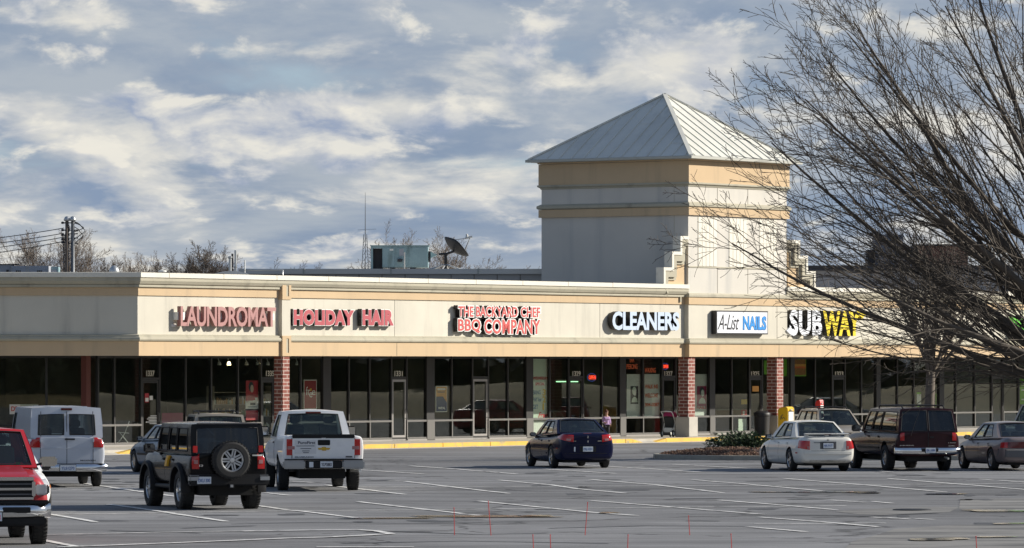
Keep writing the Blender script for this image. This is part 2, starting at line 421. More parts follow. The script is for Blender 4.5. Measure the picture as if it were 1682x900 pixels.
ROWS = [[(60, 846), (420, 840.3), (820, 836.5), (1120, 833.5), (1390, 831)], [(60, 806), (228, 803)], [(585, 800), (860, 799.2), (1240, 798), (1700, 794)], [(1240, 861), (1455, 859.5)], [(60, 879), (250, 875), (420, 872)], [(150, 790), (200, 789.5)]]
HOOK = [[(400, 873.6), (510, 871.6), (590, 871), (617, 873), (643, 877.6), (600, 880.2), (535, 883.3), (470, 885), (400, 888), (250, 894), (100, 899.5)], [(520, 899.5), (680, 899.2)]]
def stripes(name, lines, width, mat, z):
    g = MB(); rnd = random.Random(3)
    for ln in lines:
        p = [gp(*q) for q in ln]
        pts = [p[0]]
        for a, b in zip(p, p[1:]):
            k = max(1, int((b - a).length / 1.2))
            for i in range(1, k + 1): pts.append(a.lerp(b, i / k))
        ls, rs = [], []
        for i, q in enumerate(pts):
            tt = (pts[min(i + 1, len(pts) - 1)] - pts[max(i - 1, 0)]).normalized(); s = Vector((-tt.y, tt.x, 0))
            w = width * rnd.uniform(.42, .58); jit = s * rnd.uniform(-.02, .02)
            ls.append(q + s * w + jit); rs.append(q - s * w + jit)
        for i in range(len(pts) - 1):
            g.quad(*[(v.x, v.y, z) for v in (rs[i], rs[i + 1], ls[i + 1], ls[i])])
    return tag(g.build(name, MAT[mat]), kind='structure')
stripes('bay_lines', BAYS, .15, 'line_paint', .012)
stripes('row_lines', ROWS, .20, 'worn_paint', .008)
stripes('hook_line', HOOK, .20, 'line_paint', .016)

# wet patches, tar patches and a manhole
pbr('wet', (.028, .028, .03), .08, spec=.5, bump=(3, .05))
pbr('puddle_water', (.07, .07, .06), .10, spec=.6)
pbr('patch_asphalt', (.212, .206, .194), .92, vary=(.6, .22, 7), bump=(40, .4), grime=(.8, (.085, .085, .085), .45, .62, (.3, 1, 1)))
pbr('iron', (.015, .015, .016), .6, .3)
def blotch(g, cx, cy, rx, ry, seed, z, m=0):
    r = random.Random(seed); k = 40; c = gp(cx, cy)
    ph = [r.uniform(0, 6.28) for _ in range(5)]
    a = [(px, py) for px, py in []]
    pts = []
    for i in range(k):
        th = 2 * math.pi * i / k
        f = 1 + sum(.22 / (j + 1) * math.sin((j + 2) * th + ph[j]) for j in range(5))
        q = gp(cx + rx * f * math.cos(th), cy + ry * f * math.sin(th)); pts.append((q.x, q.y, z))
    g.add(pts, [tuple(range(k))], m)
g = MB()
for i, a in enumerate([(1420, 809.5, 28, 1.4), (1300, 809, 55, 1.0), (1370, 808.5, 25, .9), (790, 849, 120, 1.4), (880, 848.5, 36, 1.4), (640, 852, 70, 1.0), (1000, 843, 20, .9), (1555, 812, 40, .8), (960, 800.5, 10, .5)]): blotch(g, *a, 20 + i, .016)
tag(g.build('wet_stains', MAT['wet']), kind='structure')
g = MB()
for i, a in enumerate([(1400, 809.2, 8, .5), (1540, 887, 48, 2.2), (1640, 840, 60, 1.5), (1660, 861, 30, 1.0), (840, 848.5, 10, .8), (1635, 883, 30, 1.0)]): blotch(g, *a, 60 + i, .020)
tag(g.build('puddles', MAT['puddle_water']), kind='structure')
g = MB()
for poly in [[(1380, 834), (1575, 829), (1700, 818), (1720, 850), (1560, 862), (1470, 866), (1440, 882), (1320, 900.5), (1500, 904), (1720, 904), (1720, 870)], ]:
    pass
for z, poly in [(.004, [(1372, 841), (1400, 837.5), (1470, 834), (1540, 832.5), (1575, 833), (1560, 841), (1455, 846), (1410, 845)]), (.004, [(1577, 820), (1720, 818), (1720, 842), (1575, 836)]), (.004, [(1400, 889), (1436, 880), (1470, 869), (1560, 863), (1720, 857), (1720, 902), (1385, 903)])]:
    g.add([tuple(gp(*q).xy) + (z,) for q in poly], [tuple(range(len(poly)))])
tag(g.build('asphalt_patches', MAT['patch_asphalt']), kind='structure')
mh = MB(); c = gp(1498, 838.2)
mh.lathe([(0, .028), (.36, .028), (.40, .024), (.42, .0)], c=(0, 0, 0), n=28)
o = mh.build('manhole_cover', MAT['iron']); o.location = c
tag(o, 'dark round iron manhole cover set in the asphalt lot', 'manhole')

# oil drips where cars stand, and tarred seams across the lot
pbr('oil_stain', (.072, .072, .073), .7, vary=(3, .3))
g = MB(); rnd = random.Random(17)
for i in range(46):
    q = (rnd.uniform(60, 1660), rnd.choice((795, 803, 812, 822, 834, 846, 858, 790, 780)) + rnd.uniform(-3, 3)); sc = (q[1] - HY) / 230
    blotch(g, q[0], q[1], rnd.uniform(10, 34) * sc, rnd.uniform(.4, 1.4) * sc, 200 + i, .004 + .0006 * (i % 5))
tag(g.build('oil_stains', MAT['oil_stain']), kind='structure')
pbr('tar', (.022, .022, .023), .6)
stripes('tar_seams', [[(380, 861), (520, 858), (700, 860), (860, 857)], [(900, 868), (1060, 864), (1230, 865)], [(640, 873), (780, 878), (900, 876)], [(560, 893), (760, 889), (1000, 893)], [(300, 868), (420, 864)], [(1290, 846), (1420, 848), (1540, 843)], [(1010, 757), (1120, 760), (1240, 759)], [(610, 806), (760, 805), (900, 807)], [(180, 872), (330, 876)]], .13, 'tar', .0066)

# pavement in front of the shops with a painted kerb
CURB = -1.6
def pavement():
    root = link('sidewalk', None); root.matrix_world = BM; tag(root, kind='structure')
    g = MB(); g.box(-70, 60, CURB + .18, 3.6, .0, .15); g.build('paving', MAT['concrete'], root)
    ramps = [(fu(176, CURB), 2.6), (fu(1067, CURB), 2.3)]
    k = MB(); y = MB(); cuts = sorted([-70.0, 60.0] + [e for r in ramps for e in (r[0] - r[1] / 2, r[0] + r[1] / 2)])
    segs = [(-70, cuts[1]), (cuts[2], cuts[3]), (cuts[4], 60)]
    for a, b in segs:
        x = a
        while x < b - .05:
            e = min(x + 3.0, b); y.box(x + .006, e - .006, CURB, CURB + .172, .0, .165); x = e
    y.build('kerb', MAT['yellow_paint'], root, bevel=.015)
    for i in (1, 3):
        k.add([(cuts[i], CURB, .02), (cuts[i + 1], CURB, .02), (cuts[i + 1], CURB + .175, .06), (cuts[i], CURB + .175, .06), (cuts[i], CURB, .0), (cuts[i + 1], CURB, .0)], [(0, 1, 2, 3), (4, 5, 1, 0)])
        for e, sg in ((cuts[i], 1), (cuts[i + 1], -1)):
            k.add([(e, CURB, .15), (e + sg * .7, CURB, .02), (e + sg * .7, CURB + .175, .06), (e, CURB + .175, .152), (e, CURB, 0)], [(0, 1, 2, 3), (4, 1, 0)], 1)
    k.build('dropped_kerb', [MAT['concrete'], MAT['yellow_paint']], root, fix=False)
    gt = MB(); gt.box(-70, 60, CURB - .42, CURB - .002, -.05, .012); gt.build('gutter_strip', MAT['concrete'], root)
pavement()

# ================================================================== the shopping centre
MAIN = .22                       # main wall stands this far behind the tower bay
SF = 3.5                         # shop glass, depth behind the bay front
UB = fu(1293, 0)                 # right end of the tower bay
UC = fu(226, MAIN)               # corner where the left wing turns
WDIR = Vector((-U.x, NV.x))      # left wing runs parallel to the picture, in local (u, d)
WDIR = Vector((-math.cos(ANG), math.sin(ANG)))
mall = thing('shopping_centre', 'long cream and tan stucco strip mall with dark shop fronts and square tower', 'strip mall')
mall.matrix_world = BM

def part(mb, name, mats, parent=None, **k): return mb.build(name, mats if isinstance(mats, (list, tuple)) and not isinstance(mats, str) else MAT[mats], parent or mall, **k)

left = [(UC + WDIR.x * 45, MAIN + WDIR.y * 45), (UC, MAIN), (0.0, MAIN)]
right = [(UB, MAIN), (UB + 45, MAIN)]
bay = [(0, .45), (0, 0), (UB, 0), (UB, .45)]
P_WALL = [(0, 3.86), (0, 5.60), (-.3, 5.60), (-.3, 3.86)]
P_FASC = [(.10, 3.37), (.10, 3.87), (-.3, 3.87), (-.3, 3.37)]
P_MOLD = [(.08, 3.868), (.16, 3.90), (.18, 3.95), (.16, 4.01), (.11, 4.04), (.11, 4.09), (.002, 4.115), (-.28, 4.115), (-.28, 3.868)]
P_BAND = [(.05, 5.47), (.05, 5.75), (-.29, 5.75), (-.29, 5.47)]
P_CORN = [(.09, 5.745), (.13, 5.77), (.13, 5.84), (.10, 5.845), (.17, 5.875), (.235, 5.98), (.235, 6.12), (-.3, 6.12), (-.3, 5.745)]
P_COPE = [(.275, 6.10), (.275, 6.265), (-.40, 6.285), (-.40, 6.12), (.24, 6.12), (.24, 6.10)]
def cut(prof, e): return prof
for nm, path in (('left', left), ('right', right)):
    for name, prof, mt in (('wall', P_WALL, 'stucco_cream'), ('fascia_board', P_FASC, 'stucco_orange'), ('moulding', P_MOLD, 'stucco_tan'), ('wall_band', P_BAND, 'stucco_orange'), ('cornice', P_CORN, 'stucco_tan'), ('coping', P_COPE, 'coping_metal')):
        part(MB().sweep(path, prof), name, mt)
# bay under the tower
for name, prof, mt in (('wall', P_WALL, 'stucco_cream'), ('fascia_board', P_FASC, 'stucco_orange'), ('moulding', P_MOLD, 'stucco_tan'),
        ('wall_band', [(.05, 5.47), (.05, 5.75), (-.29, 5.75), (-.29, 5.47)], 'stucco_orange'), ('moulding', [(.06, 5.748), (.10, 5.78), (.10, 5.86), (.03, 5.93), (-.29, 5.93), (-.29, 5.748)], 'stucco_tan')):
    part(MB().sweep(bay, prof), name, mt)
# joints in the stucco and in the coping
def piece(name, mt, parent, *b): return MB().box(*b).build(name, MAT[mt], parent)
for px in (648, 985): piece('stucco_joint', 'joint', mall, fu(px, MAIN), fu(px, MAIN) + .022, MAIN - .104, MAIN + .2, 3.375, 3.862)
for px in (648, 985): piece('stucco_joint', 'joint', mall, fu(px, MAIN), fu(px, MAIN) + .02, MAIN - .004, MAIN + .2, 4.12, 5.46)
piece('stucco_joint', 'joint', mall, fu(1276, 0), fu(1276, 0) + .025, -.004, .2, 4.12, 5.46)
piece('stucco_joint', 'joint', mall, fu(1276, 0), fu(1276, 0) + .022, -.104, .2, 3.375, 3.862)
u = UC + 1.4
while u < -2.6: piece('coping_joint', 'joint', mall, u, u + .014, MAIN - .279, MAIN + .3, 6.105, 6.289); u += 3.05
u = UB + 3
while u < UB + 20: piece('coping_joint', 'joint', mall, u, u + .014, MAIN - .279, MAIN + .3, 6.105, 6.289); u += 3.05

# pilaster above the red brick column, with sunk panels
def column(px_l, px_c, px_r, d0):
    """lit face between px_c and px_r on the plane d0"""
    u0, u1 = fu(px_c, d0), fu(px_r, d0); w = u1 - u0
    c = MB().box(u0, u1, d0, d0 + w, .9, 3.40); co = part(c, 'column', 'brick')
    p = MB().box(u0 - .09, u1 + .09, d0 - .09, d0 + w + .09, .15, .96); part(p, 'pedestal', 'concrete', co, bevel=.02)
    return u0, u1
column(447, 464.5, 475.5, .06)
column(1116, 1130.6, 1141.5, .0)
column(1263, 1276, 1286.5, .0)
pu0, pu1 = fu(463.3, .05), fu(477, .05)
g = MB(); g.box(pu0, pu1, .05, MAIN + .1, 3.36, 6.13)
part(g, 'pilaster', 'stucco_cream')
for z0, z1 in ((3.365, 4.10), (5.40, 6.125)):
    g = MB(); a, b, c, e = pu0 - .012, pu1 + .012, pu0 + .22, pu1 - .12
    g.box(a, c, .02, MAIN + .08, z0, z1); g.box(e, b, .02, MAIN + .08, z0, z1); g.box(c, e, .02, MAIN + .08, z0, z0 + .12); g.box(c, e, .02, MAIN + .08, z1 - .10, z1)
    part(g, 'pilaster_frame', 'stucco_orange')
    part(MB().box(c + .002, e - .002, .046, MAIN + .06, z0 + .121, z1 - .101), 'sunk_panel', 'stucco_tan')

# stepped parapets either side of the tower
def steps(sgn, u0, tops, run):
    """staircase rising towards the tower; u0 = outer foot, sgn = +1 rises to the right"""
    line = [(u0 - sgn * .05, 6.275)]
    u = u0
    for z in tops:
        line += [(u, line[-1][1]), (u, z)]; u += sgn * run
    line.append((u, tops[-1])); end = u
    def off(d): return [(x + sgn * d, z - d) for x, z in line]
    def band(d0, d1):
        a, b = off(d0), off(d1)
        a[-1] = (end, a[-1][1]); b[-1] = (end, b[-1][1])
        return a, b
    def strip(d0, d1, y0, y1, name, mt):
        a, b = band(d0, d1); n = len(a); g = MB()
        vs = [(x, y, z) for y in (y0, y1) for l in (a, b) for x, z in l]
        fs = []
        for i in range(n - 1):
            fs += [(i, i + 1, n + i + 1, n + i), (2 * n + i, 3 * n + i, 3 * n + i + 1, 2 * n + i + 1), (i, 2 * n + i, 2 * n + i + 1, i + 1), (n + i, n + i + 1, 3 * n + i + 1, 3 * n + i)]
        fs += [(0, n, 3 * n, 2 * n), (n - 1, 3 * n - 1, 4 * n - 1, 2 * n - 1)]
        g.add(vs, fs); return part(g, name, mt)
    strip(0, .13, MAIN - .277, MAIN + .10, 'stepped_coping', 'coping_metal')
    strip(.131, .38, MAIN - .24, MAIN + .09, 'stepped_cornice', 'stucco_tan')
    strip(.381, .50, MAIN - .13, MAIN + .085, 'stepped_moulding', 'stucco_tan')
    g = MB(); poly = off(.5); poly[-1] = (end, poly[-1][1]); poly[0] = (poly[0][0], 5.5)
    pts = [(x, max(z, 5.5)) for x, z in poly] + [(end, 5.472)] + [(poly[0][0], 5.472)]
    g.prism(pts[1:], MAIN - .056, MAIN + .08); part(g, 'stepped_panel', 'stucco_orange')
    return end
steps(1, fu(1081, MAIN), [6.93, 7.57, 8.2], .60)
steps(-1, UB + 2.12, [6.93, 7.57, 8.2], .60)
for s, x0 in ((0, -.62), (1, UB + .12)):
    g = MB(); g.box(x0, x0 + .52, MAIN - .12, MAIN + .2, 6.0, 6.055); g.box(x0 + .18 - s * .1, x0 + .26 - s * .1, MAIN - .12, MAIN + .2, 5.56, 5.999); part(g, 'trim_strip', 'stucco_tan')

# ------------------------------------------------------------------ the tower
T0 = .05
# ray through px 889.5 meets the plane u = .05
k = (889.5 - CX) / F
T1 = ((k * (O.y + .05 * U.y)) - (O.x + .05 * U.x)) / (-NV.x + k * NV.y)
TU0, TU1 = .05, fu(1292, .05)
tpath = [(TU0, T1), (TU0, T0), (TU1, T0), (TU1, T1), (TU0, T1)]
def ring(prof, name, mt, parent=None):
    g = MB()
    c = [(TU0, T1), (TU0, T0), (TU1, T0), (TU1, T1)]
    out = []
    for (o, z) in prof:
        out.append([(TU0 - o, T1 + o, z), (TU0 - o, T0 - o, z), (TU1 + o, T0 - o, z), (TU1 + o, T1 + o, z)])
    vs = [p for r in out for p in r]; n = len(prof)
    fs = [(i * 4 + j, i * 4 + (j + 1) % 4, ((i + 1) % n) * 4 + (j + 1) % 4, ((i + 1) % n) * 4 + j) for i in range(n) for j in range(4)]
    g.add(vs, fs); return part(g, name, mt, parent)
def tz(y): return CH + (HY - y) / F * BW(TU0, T0).y
tower = ring([(0, 5.6), (0, tz(260)), (-.3, tz(260)), (-.3, 5.6)], 'tower_wall', 'stucco_tower')
ring([(.09, tz(299)), (.09, tz(264)), (-.2, tz(264)), (-.2, tz(299))], 'tower_band', 'stucco_orange')
ring([(.10, tz(263.5)), (.13, tz(262)), (.13, tz(260.5)), (-.2, tz(260.5)), (-.2, tz(263.5))], 'tower_trim', 'stucco_orange')
ring([(.02, tz(306)), (.05, tz(303.5)), (.13, tz(301.5)), (.13, tz(298.8)), (-.2, tz(298.8)), (-.2, tz(306))], 'tower_moulding', 'stucco_tan')
ring([(.09, tz(353)), (.09, tz(340)), (-.2, tz(340)), (-.2, tz(353))], 'tower_band', 'stucco_orange')
ring([(.095, tz(339.5)), (.15, tz(338)), (.15, tz(334)), (.02, tz(331)), (-.2, tz(331)), (-.2, tz(339.5))], 'tower_moulding', 'stucco_tan')
# panel joints and the louvred panels on the sunny face
zj = tz(437)
for px in (1178, 1228, 1279):
    for a, b in ((5.94, tz(437)), (tz(331), tz(306))): piece('stucco_joint', 'joint', mall, fu(px, T0), fu(px, T0) + .03, T0 - .004, T0 + .1, a, b)
g = MB()
g.box(TU0 - .002, TU1 + .002, T0 - .03, T0 + .1, zj - .05, zj)
dj = (1105 - 889.5)
kk = (1107.5 - CX) / F; dj = ((kk * (O.y + .05 * U.y)) - (O.x + .05 * U.x)) / (-NV.x + kk * NV.y)
g.box(TU0 - .004, TU0 + .1, dj - .012, dj + .012, 6.0, tz(353)); g.box(TU0 - .004, TU0 + .1, dj - .012, dj + .012, tz(331), tz(306))
part(g, 'wall_ledge', 'stucco_tan')
for a, b in ((1146, 1177), (1197, 1226), (1247, 1275)):
    g = MB(); u0, u1 = fu(a, T0), fu(b, T0); z0, z1 = zj + .02, tz(353) - .06
    n = 5
    for i in range(n):
        x0 = u0 + (u1 - u0) * i / n; x1 = u0 + (u1 - u0) * (i + 1) / n
        g.box(x0 + .035, x1 - .035, T0 - .022, T0 + .1, z0, z1)
    g.box(u0, u1, T0 - .012, T0 + .09, z0, z1)
    zz = z0 + (z1 - z0) * .52
    g.box(u0 - .01, u1 + .01, T0 - .03, T0 + .08, zz - .03, zz + .03)
    part(g, 'louvre_panel', 'coping_metal')

# hipped metal roof with standing seams
e = .40
ez = tz(256.5)
ac = Vector(((TU0 + TU1) / 2, (T0 + T1) / 2, 0)); aw = BM @ ac
AZ = CH + (HY - 155) / F * aw.y
A = Vector((ac.x, ac.y, AZ))
ec = [Vector(p + (ez,)) for p in ((TU0 - e, T1 + e), (TU0 - e, T0 - e), (TU1 + e, T0 - e), (TU1 + e, T1 + e))]
g = MB()
for i in range(4):
    a, b = ec[i], ec[(i + 1) % 4]
    g.add([a, b, A], [(0, 1, 2)])
    nrm = (b - a).cross(A - a).normalized()
    if nrm.z < 0: nrm = -nrm
    mid = (a + b) / 2; along = (b - a).normalized(); slope = (A - mid); L_ = (b - a).length / 2
    n = 6
    rr = random.Random(i + 5)
    for j in range(-n, n + 1):
        s = j * L_ / (n + .5); frac = 1 - abs(s) / L_
        p0 = mid + along * s; p1 = p0 + slope * frac * .985
        g.obox((p0 + p1) / 2 + nrm * .015, along * .014, (p1 - p0) / 2, nrm * .022)
        if rr.random() < .55 and frac > .25:
            q = p0 + slope * frac * rr.uniform(.25, .85); w = L_ / (n + .5)
            if abs(s + w) < L_ * (1 - 0.2): g.obox(q + along * w / 2 + nrm * .004, along * w * .48, slope.normalized() * .012, nrm * .008)
    c = b
    g.obox((c + A) / 2 + Vector((0, 0, .02)), (A - c) / 2, (A - c).cross(Vector((0, 0, 1))).normalized() * .085, Vector((0, 0, .035)))
roof = part(g, 'tower_roof', 'roof_metal', fix=False)
g = MB()
vs = []
for o, z in ((e + .03, ez + .02), (e + .08, ez), (e + .08, ez - .10), (-.1, ez - .12), (-.1, ez - .03)):
    vs += [(TU0 - o, T1 + o, z), (TU0 - o, T0 - o, z), (TU1 + o, T0 - o, z), (TU1 + o, T1 + o, z)]
g.add(vs, [(i * 4 + j, i * 4 + (j + 1) % 4, ((i + 1) % 5) * 4 + (j + 1) % 4, ((i + 1) % 5) * 4 + j) for i in range(5) for j in range(4)])
part(g, 'eave_gutter', 'gutter', roof)

# ------------------------------------------------------------------ roofs, soffit, rooms
mit = lambda o: Vector((UC, MAIN)) + ((Vector((0, -1)) + Vector((-WDIR.y, WDIR.x)) * 1.0) * 0)
nrm_w = Vector((-WDIR.y, WDIR.x)) * 1.0
# outward normal of the wing segment (travel is towards the corner, -WDIR)
tw = -WDIR; nw = Vector((tw.y, -tw.x)); nm_ = Vector((0, -1))
MI = (nw + nm_) / (1 + nw.dot(nm_))
def corner(o): return Vector((UC, MAIN)) + MI * o
ci = corner(-(SF - MAIN))                 # inner corner of the shop glass
bk = corner(-11)
far = lambda p: p + WDIR * 45
def poly3(pts, z): return [(p.x, p.y, z) for p in pts]
front = [far(corner(-.25)), corner(-.25), Vector((80, MAIN + .25))]
gl = [far(ci), ci, Vector((80, SF))]
back = [far(bk), bk, Vector((80, MAIN + 11))]
def slab(a, b, z0, z1, name, mt):
    g = MB()
    for i in range(2):
        q = [a[i], a[i + 1], b[i + 1], b[i]]
        g.add(poly3(q, z0) + poly3(q, z1), [(3, 2, 1, 0), (4, 5, 6, 7), (0, 1, 5, 4), (1, 2, 6, 5), (2, 3, 7, 6), (3, 0, 4, 7)])
    return part(g, name, mt, fix=False)
slab([far(corner(-.02)), corner(-.02), Vector((80, MAIN + .02))], gl, 3.38, 3.46, 'soffit', 'soffit')
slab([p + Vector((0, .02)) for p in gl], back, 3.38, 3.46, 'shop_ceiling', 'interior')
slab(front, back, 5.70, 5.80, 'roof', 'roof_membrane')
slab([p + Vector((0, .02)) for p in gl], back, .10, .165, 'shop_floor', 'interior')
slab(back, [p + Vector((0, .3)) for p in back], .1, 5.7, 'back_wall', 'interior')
# partitions between the shops
g = MB()
for px in (535, 706, 868, 1021, 1168, 1297, 1441, 1545):
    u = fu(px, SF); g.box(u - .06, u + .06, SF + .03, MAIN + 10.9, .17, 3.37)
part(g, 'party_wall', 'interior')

# ------------------------------------------------------------------ shop fronts
ZS, ZT, ZR = .21, 3.375, fz(610, 692, SF)
ci_px = CX + F * BW(ci.x, ci.y).x / BW(ci.x, ci.y).y
print('inner corner px', ci_px, 'rail', ZR, 'UB', UB, 'T1', T1, 'tower', TU1 - TU0)
MUL = [187, 231, 261, 304, 346, 390, 428, 450, 493, 535, 572, 606, 642, 667, 705, 741, 775, 801, 833, 868, 902, 933, 957, 988, 1021, 1055, 1087, 1109, 1168, 1201, 1230, 1251, 1300, 1338, 1366, 1387, 1414, 1441, 1473, 1500, 1545, 1569, 1600, 1628, 1647, 1672, 1704, 1736]
PIER = {535: .46, 705: .5, 868: .46, 1021: .42, 1168: .40, 1300: .3, 1545: .4, 1441: .34}
DOOR = {231: 261, 428: 450, 642: 667, 775: 801, 933: 957, 1087: 1109, 1230: 1251, 1366: 1387, 1500: 1545 if False else None, 1628: 1647}
MU = [max(ci.x + .06, fu(160, SF))] + [fu(p, SF) for p in MUL]
PXS = [160] + MUL
pbr('rail_alu', (.135, .13, .122), .45, .2)  # also stands in for sunlit metal low on the shop fronts
def glass_frame(u0, u1, is_door, parent, wl=.05):
    f = MB(); d0, d1 = SF - .05, SF + .07
    f.box(u0 - .035, u0 + .035, d0, d1, ZS + .0, ZT)
    f.box(u0 + .036, u1 - .036, d0 + .02, d1, ZT - .09, ZT - .001)
    if not is_door:
        f.box(u0 + .036, u1 - .036, d0 + .012, d1, ZR - .035, ZR + .035)
    else:
        f.box(u0 + .036, u1 - .036, d0 + .012, d1, 2.50, 2.60)
    f.box(u0 + .036, u1 - .036, d0 + .012, d1, ZS, ZS + .07)
    return f.build('frame', MAT['dark_frame'], parent)
for i in range(len(PXS) - 1):
    a, b = PXS[i], PXS[i + 1]; u0, u1 = MU[i], MU[i + 1]
    pier = PIER.get(a, .0)
    if pier:
        part(MB().box(u0 - pier / 2, u0 + pier / 2, SF - .07, SF + .08, .16, ZT), 'shop_pier', 'dark_frame')
    l, r = u0 + pier / 2, u1 - PIER.get(b, 0) / 2
    is_door = DOOR.get(a) == b
    g = MB()
    if is_door:
        g.box(l + .036, r - .036, SF, SF + .012, 2.60, ZT - .05)
        w = part(g, 'transom_window', 'shop_glass'); glass_frame(l, r, True, w)
        dr = MB(); d0 = SF - .03; s = .085
        dr.box(l + .04, l + .04 + s, d0, SF + .03, .17, 2.49); dr.box(r - .04 - s, r - .04, d0, SF + .03, .17, 2.49)
        dr.box(l + .04 + s, r - .04 - s, d0, SF + .03, 2.40, 2.49); dr.box(l + .04 + s, r - .04 - s, d0, SF + .03, .17, .36)
        do = part(dr, 'door', 'dark_frame' if a not in (642, 775) else 'alu')
        MB().box(l + .04 + s, r - .04 - s, SF, SF + .012, .361, 2.399).build('pane', MAT['shop_glass'], do)
        h = MB(); h.tube([(r - .10, d0 - .0, 1.0), (r - .10, d0 - .06, 1.02), (r - .10, d0 - .06, 1.32), (r - .10, d0, 1.34)], .016, 8); h.build('handle', MAT['rail_alu'], do)
        part(MB().box(l, r, SF - .10, SF + .04, .15, .169), 'threshold', 'rail_alu')
    else:
        g.box(l + .036, r - .036, SF, SF + .012, ZS + .05, ZT - .05)
        w = part(g, 'window', 'shop_glass'); glass_frame(l, r, False, w)
        f = MB(); f.box(l + .0, r - .0, SF - .066, SF - .04, ZR - .04, ZR + .03); f.box(l - .03, l + .03, SF - .068, SF - .052, ZS + .01, ZR + .04); f.box(l + .0, r - .0, SF - .062, SF - .03, ZS + .01, ZS + .07)  # paler strips up to rail height imitate sun on the dark frame
        f.build('rail', MAT['rail_alu'], w)
        part(MB().box(l, r, SF - .09, SF + .1, .15, ZS), 'window_sill', 'alu')
    if pier: part(MB().box(u0 - pier / 2 + .02, u0 + pier / 2 - .02, SF - .085, SF - .071, .17, ZR + .03), 'pier_sunlit_front', 'rail_alu')  # lower pier front paler, sunlight put into its colour
# left wing shop front, parallel to the wing
def on_wing(mb, name, mt, parent=None):
    o = mb.build(name, MAT[mt], parent or mall)
    if parent is None: o.location = (ci.x, ci.y, 0); o.rotation_euler = (0, 0, math.atan2(tw.y, tw.x))
    return o
wx = [-.02]
while wx[-1] > -26: wx.append(wx[-1] - 1.75)
for x1, x0 in zip(wx, wx[1:]):
    w = on_wing(MB().box(x0 + .04, x1 - .04, 0, .012, ZS + .05, ZT - .05), 'window', 'shop_glass')
    f = MB(); f.box(x0 - .04, x0 + .04, -.05, .07, ZS, ZT); f.box(x0 + .041, x1 - .041, -.03, .07, ZT - .09, ZT - .001); f.box(x0 + .041, x1 - .041, -.04, .07, ZR - .035, ZR + .035); f.box(x0 + .041, x1 - .041, -.04, .07, ZS, ZS + .07)
    on_wing(f, 'frame', 'dark_frame', w)
    on_wing(MB().box(x0, x1, -.09, .1, .15, ZS), 'window_sill', 'alu')
px_post = 141
Yp = BW(ci.x, ci.y).y - 1.2
q = BM.inverted() @ Vector(((px_post - CX) / F * Yp, Yp, 0))
MB().box(q.x - .12, q.x + .12, q.y - .12, q.y + .12, .15, 3.39).build('post', MAT['post_red'], mall)

# house numbers over the doors and little spotlights under the ceiling
pbr('number_white', (.62, .60, .52), .6)
for px, s in ((246.5, '1337'), (443, '1335'), (654, '1331'), (788, '1329') if False else (946.5, '1329'), (1097.5, '1327'), (1240, '1325'), (1378, '1323'), (1637, '1321')):
    u0, u1 = fu(px - 6.6, SF), fu(px + 6.6, SF)
    o = link('house_number', text_mesh(s, [MAT['number_white']], u1 - u0, .21, .01, bold=.02), mall); o.location = (u0, SF - .012, fz(px, 618, SF))

# back part of the roof: a higher hall behind, parallel to the left wing
hall = thing('rear_hall', 'flat roofed grey hall with pale parapet band behind the shop fronts', 'building', (0, 216, 0))
def X_(px, Y): return (px - CX) / F * Y
h0, h1 = X_(398, 216), X_(1010, 216)
hz = lambda py, Y=216: CH + (HY - py) / F * Y
pbr('hall_grey', (.45, .43, .40), .85, vary=(.4, .1))
pbr('hall_cap', (.66, .63, .57), .7, vary=(.5, .1))
MB().box(h0, h1, 0, 26, 0, hz(450)).build('wall', MAT['hall_grey'], hall)
MB().box(h0 - .12, h1, -.12, 26, hz(450), hz(441.5)).build('parapet', MAT['hall_cap'], hall)
x = h0 + 2.5
while x < h1: piece('parapet_joint', 'gutter', hall, x, x + .06, -.15, -.12, hz(450) - .03, hz(441.5) + .02); x += 3.6
x = h0 + 1
while x < h1: piece('wall_joint', 'joint', hall, x, x + .03, -.012, 0, 5.8, hz(451)); x += .95

rear2 = thing('rear_hall', 'grey panelled hall with dark roof edge behind the sandwich shop sign', 'building', (0, 240, 0))
a0, a1 = X_(1285, 240), X_(1750, 240); hz2 = lambda py: hz(py, 240)
pbr('hall_blue', (.36, .35, .35), .85, vary=(.3, .12))
pbr('roof_dark', (.05, .052, .062), .7)
MB().box(a0, a1, 0, 24, 0, hz2(444.5)).build('wall', MAT['hall_blue'], rear2)
MB().box(a0 - .15, a1, -.15, 24, hz2(444.5), hz2(436)).build('roof_edge', MAT['roof_dark'], rear2)
x = a0 + .8
while x < a1 - .5: piece('wall_joint', 'joint', rear2, x, x + .03, -.012, 0, 5.8, hz2(445)); x += 1.6

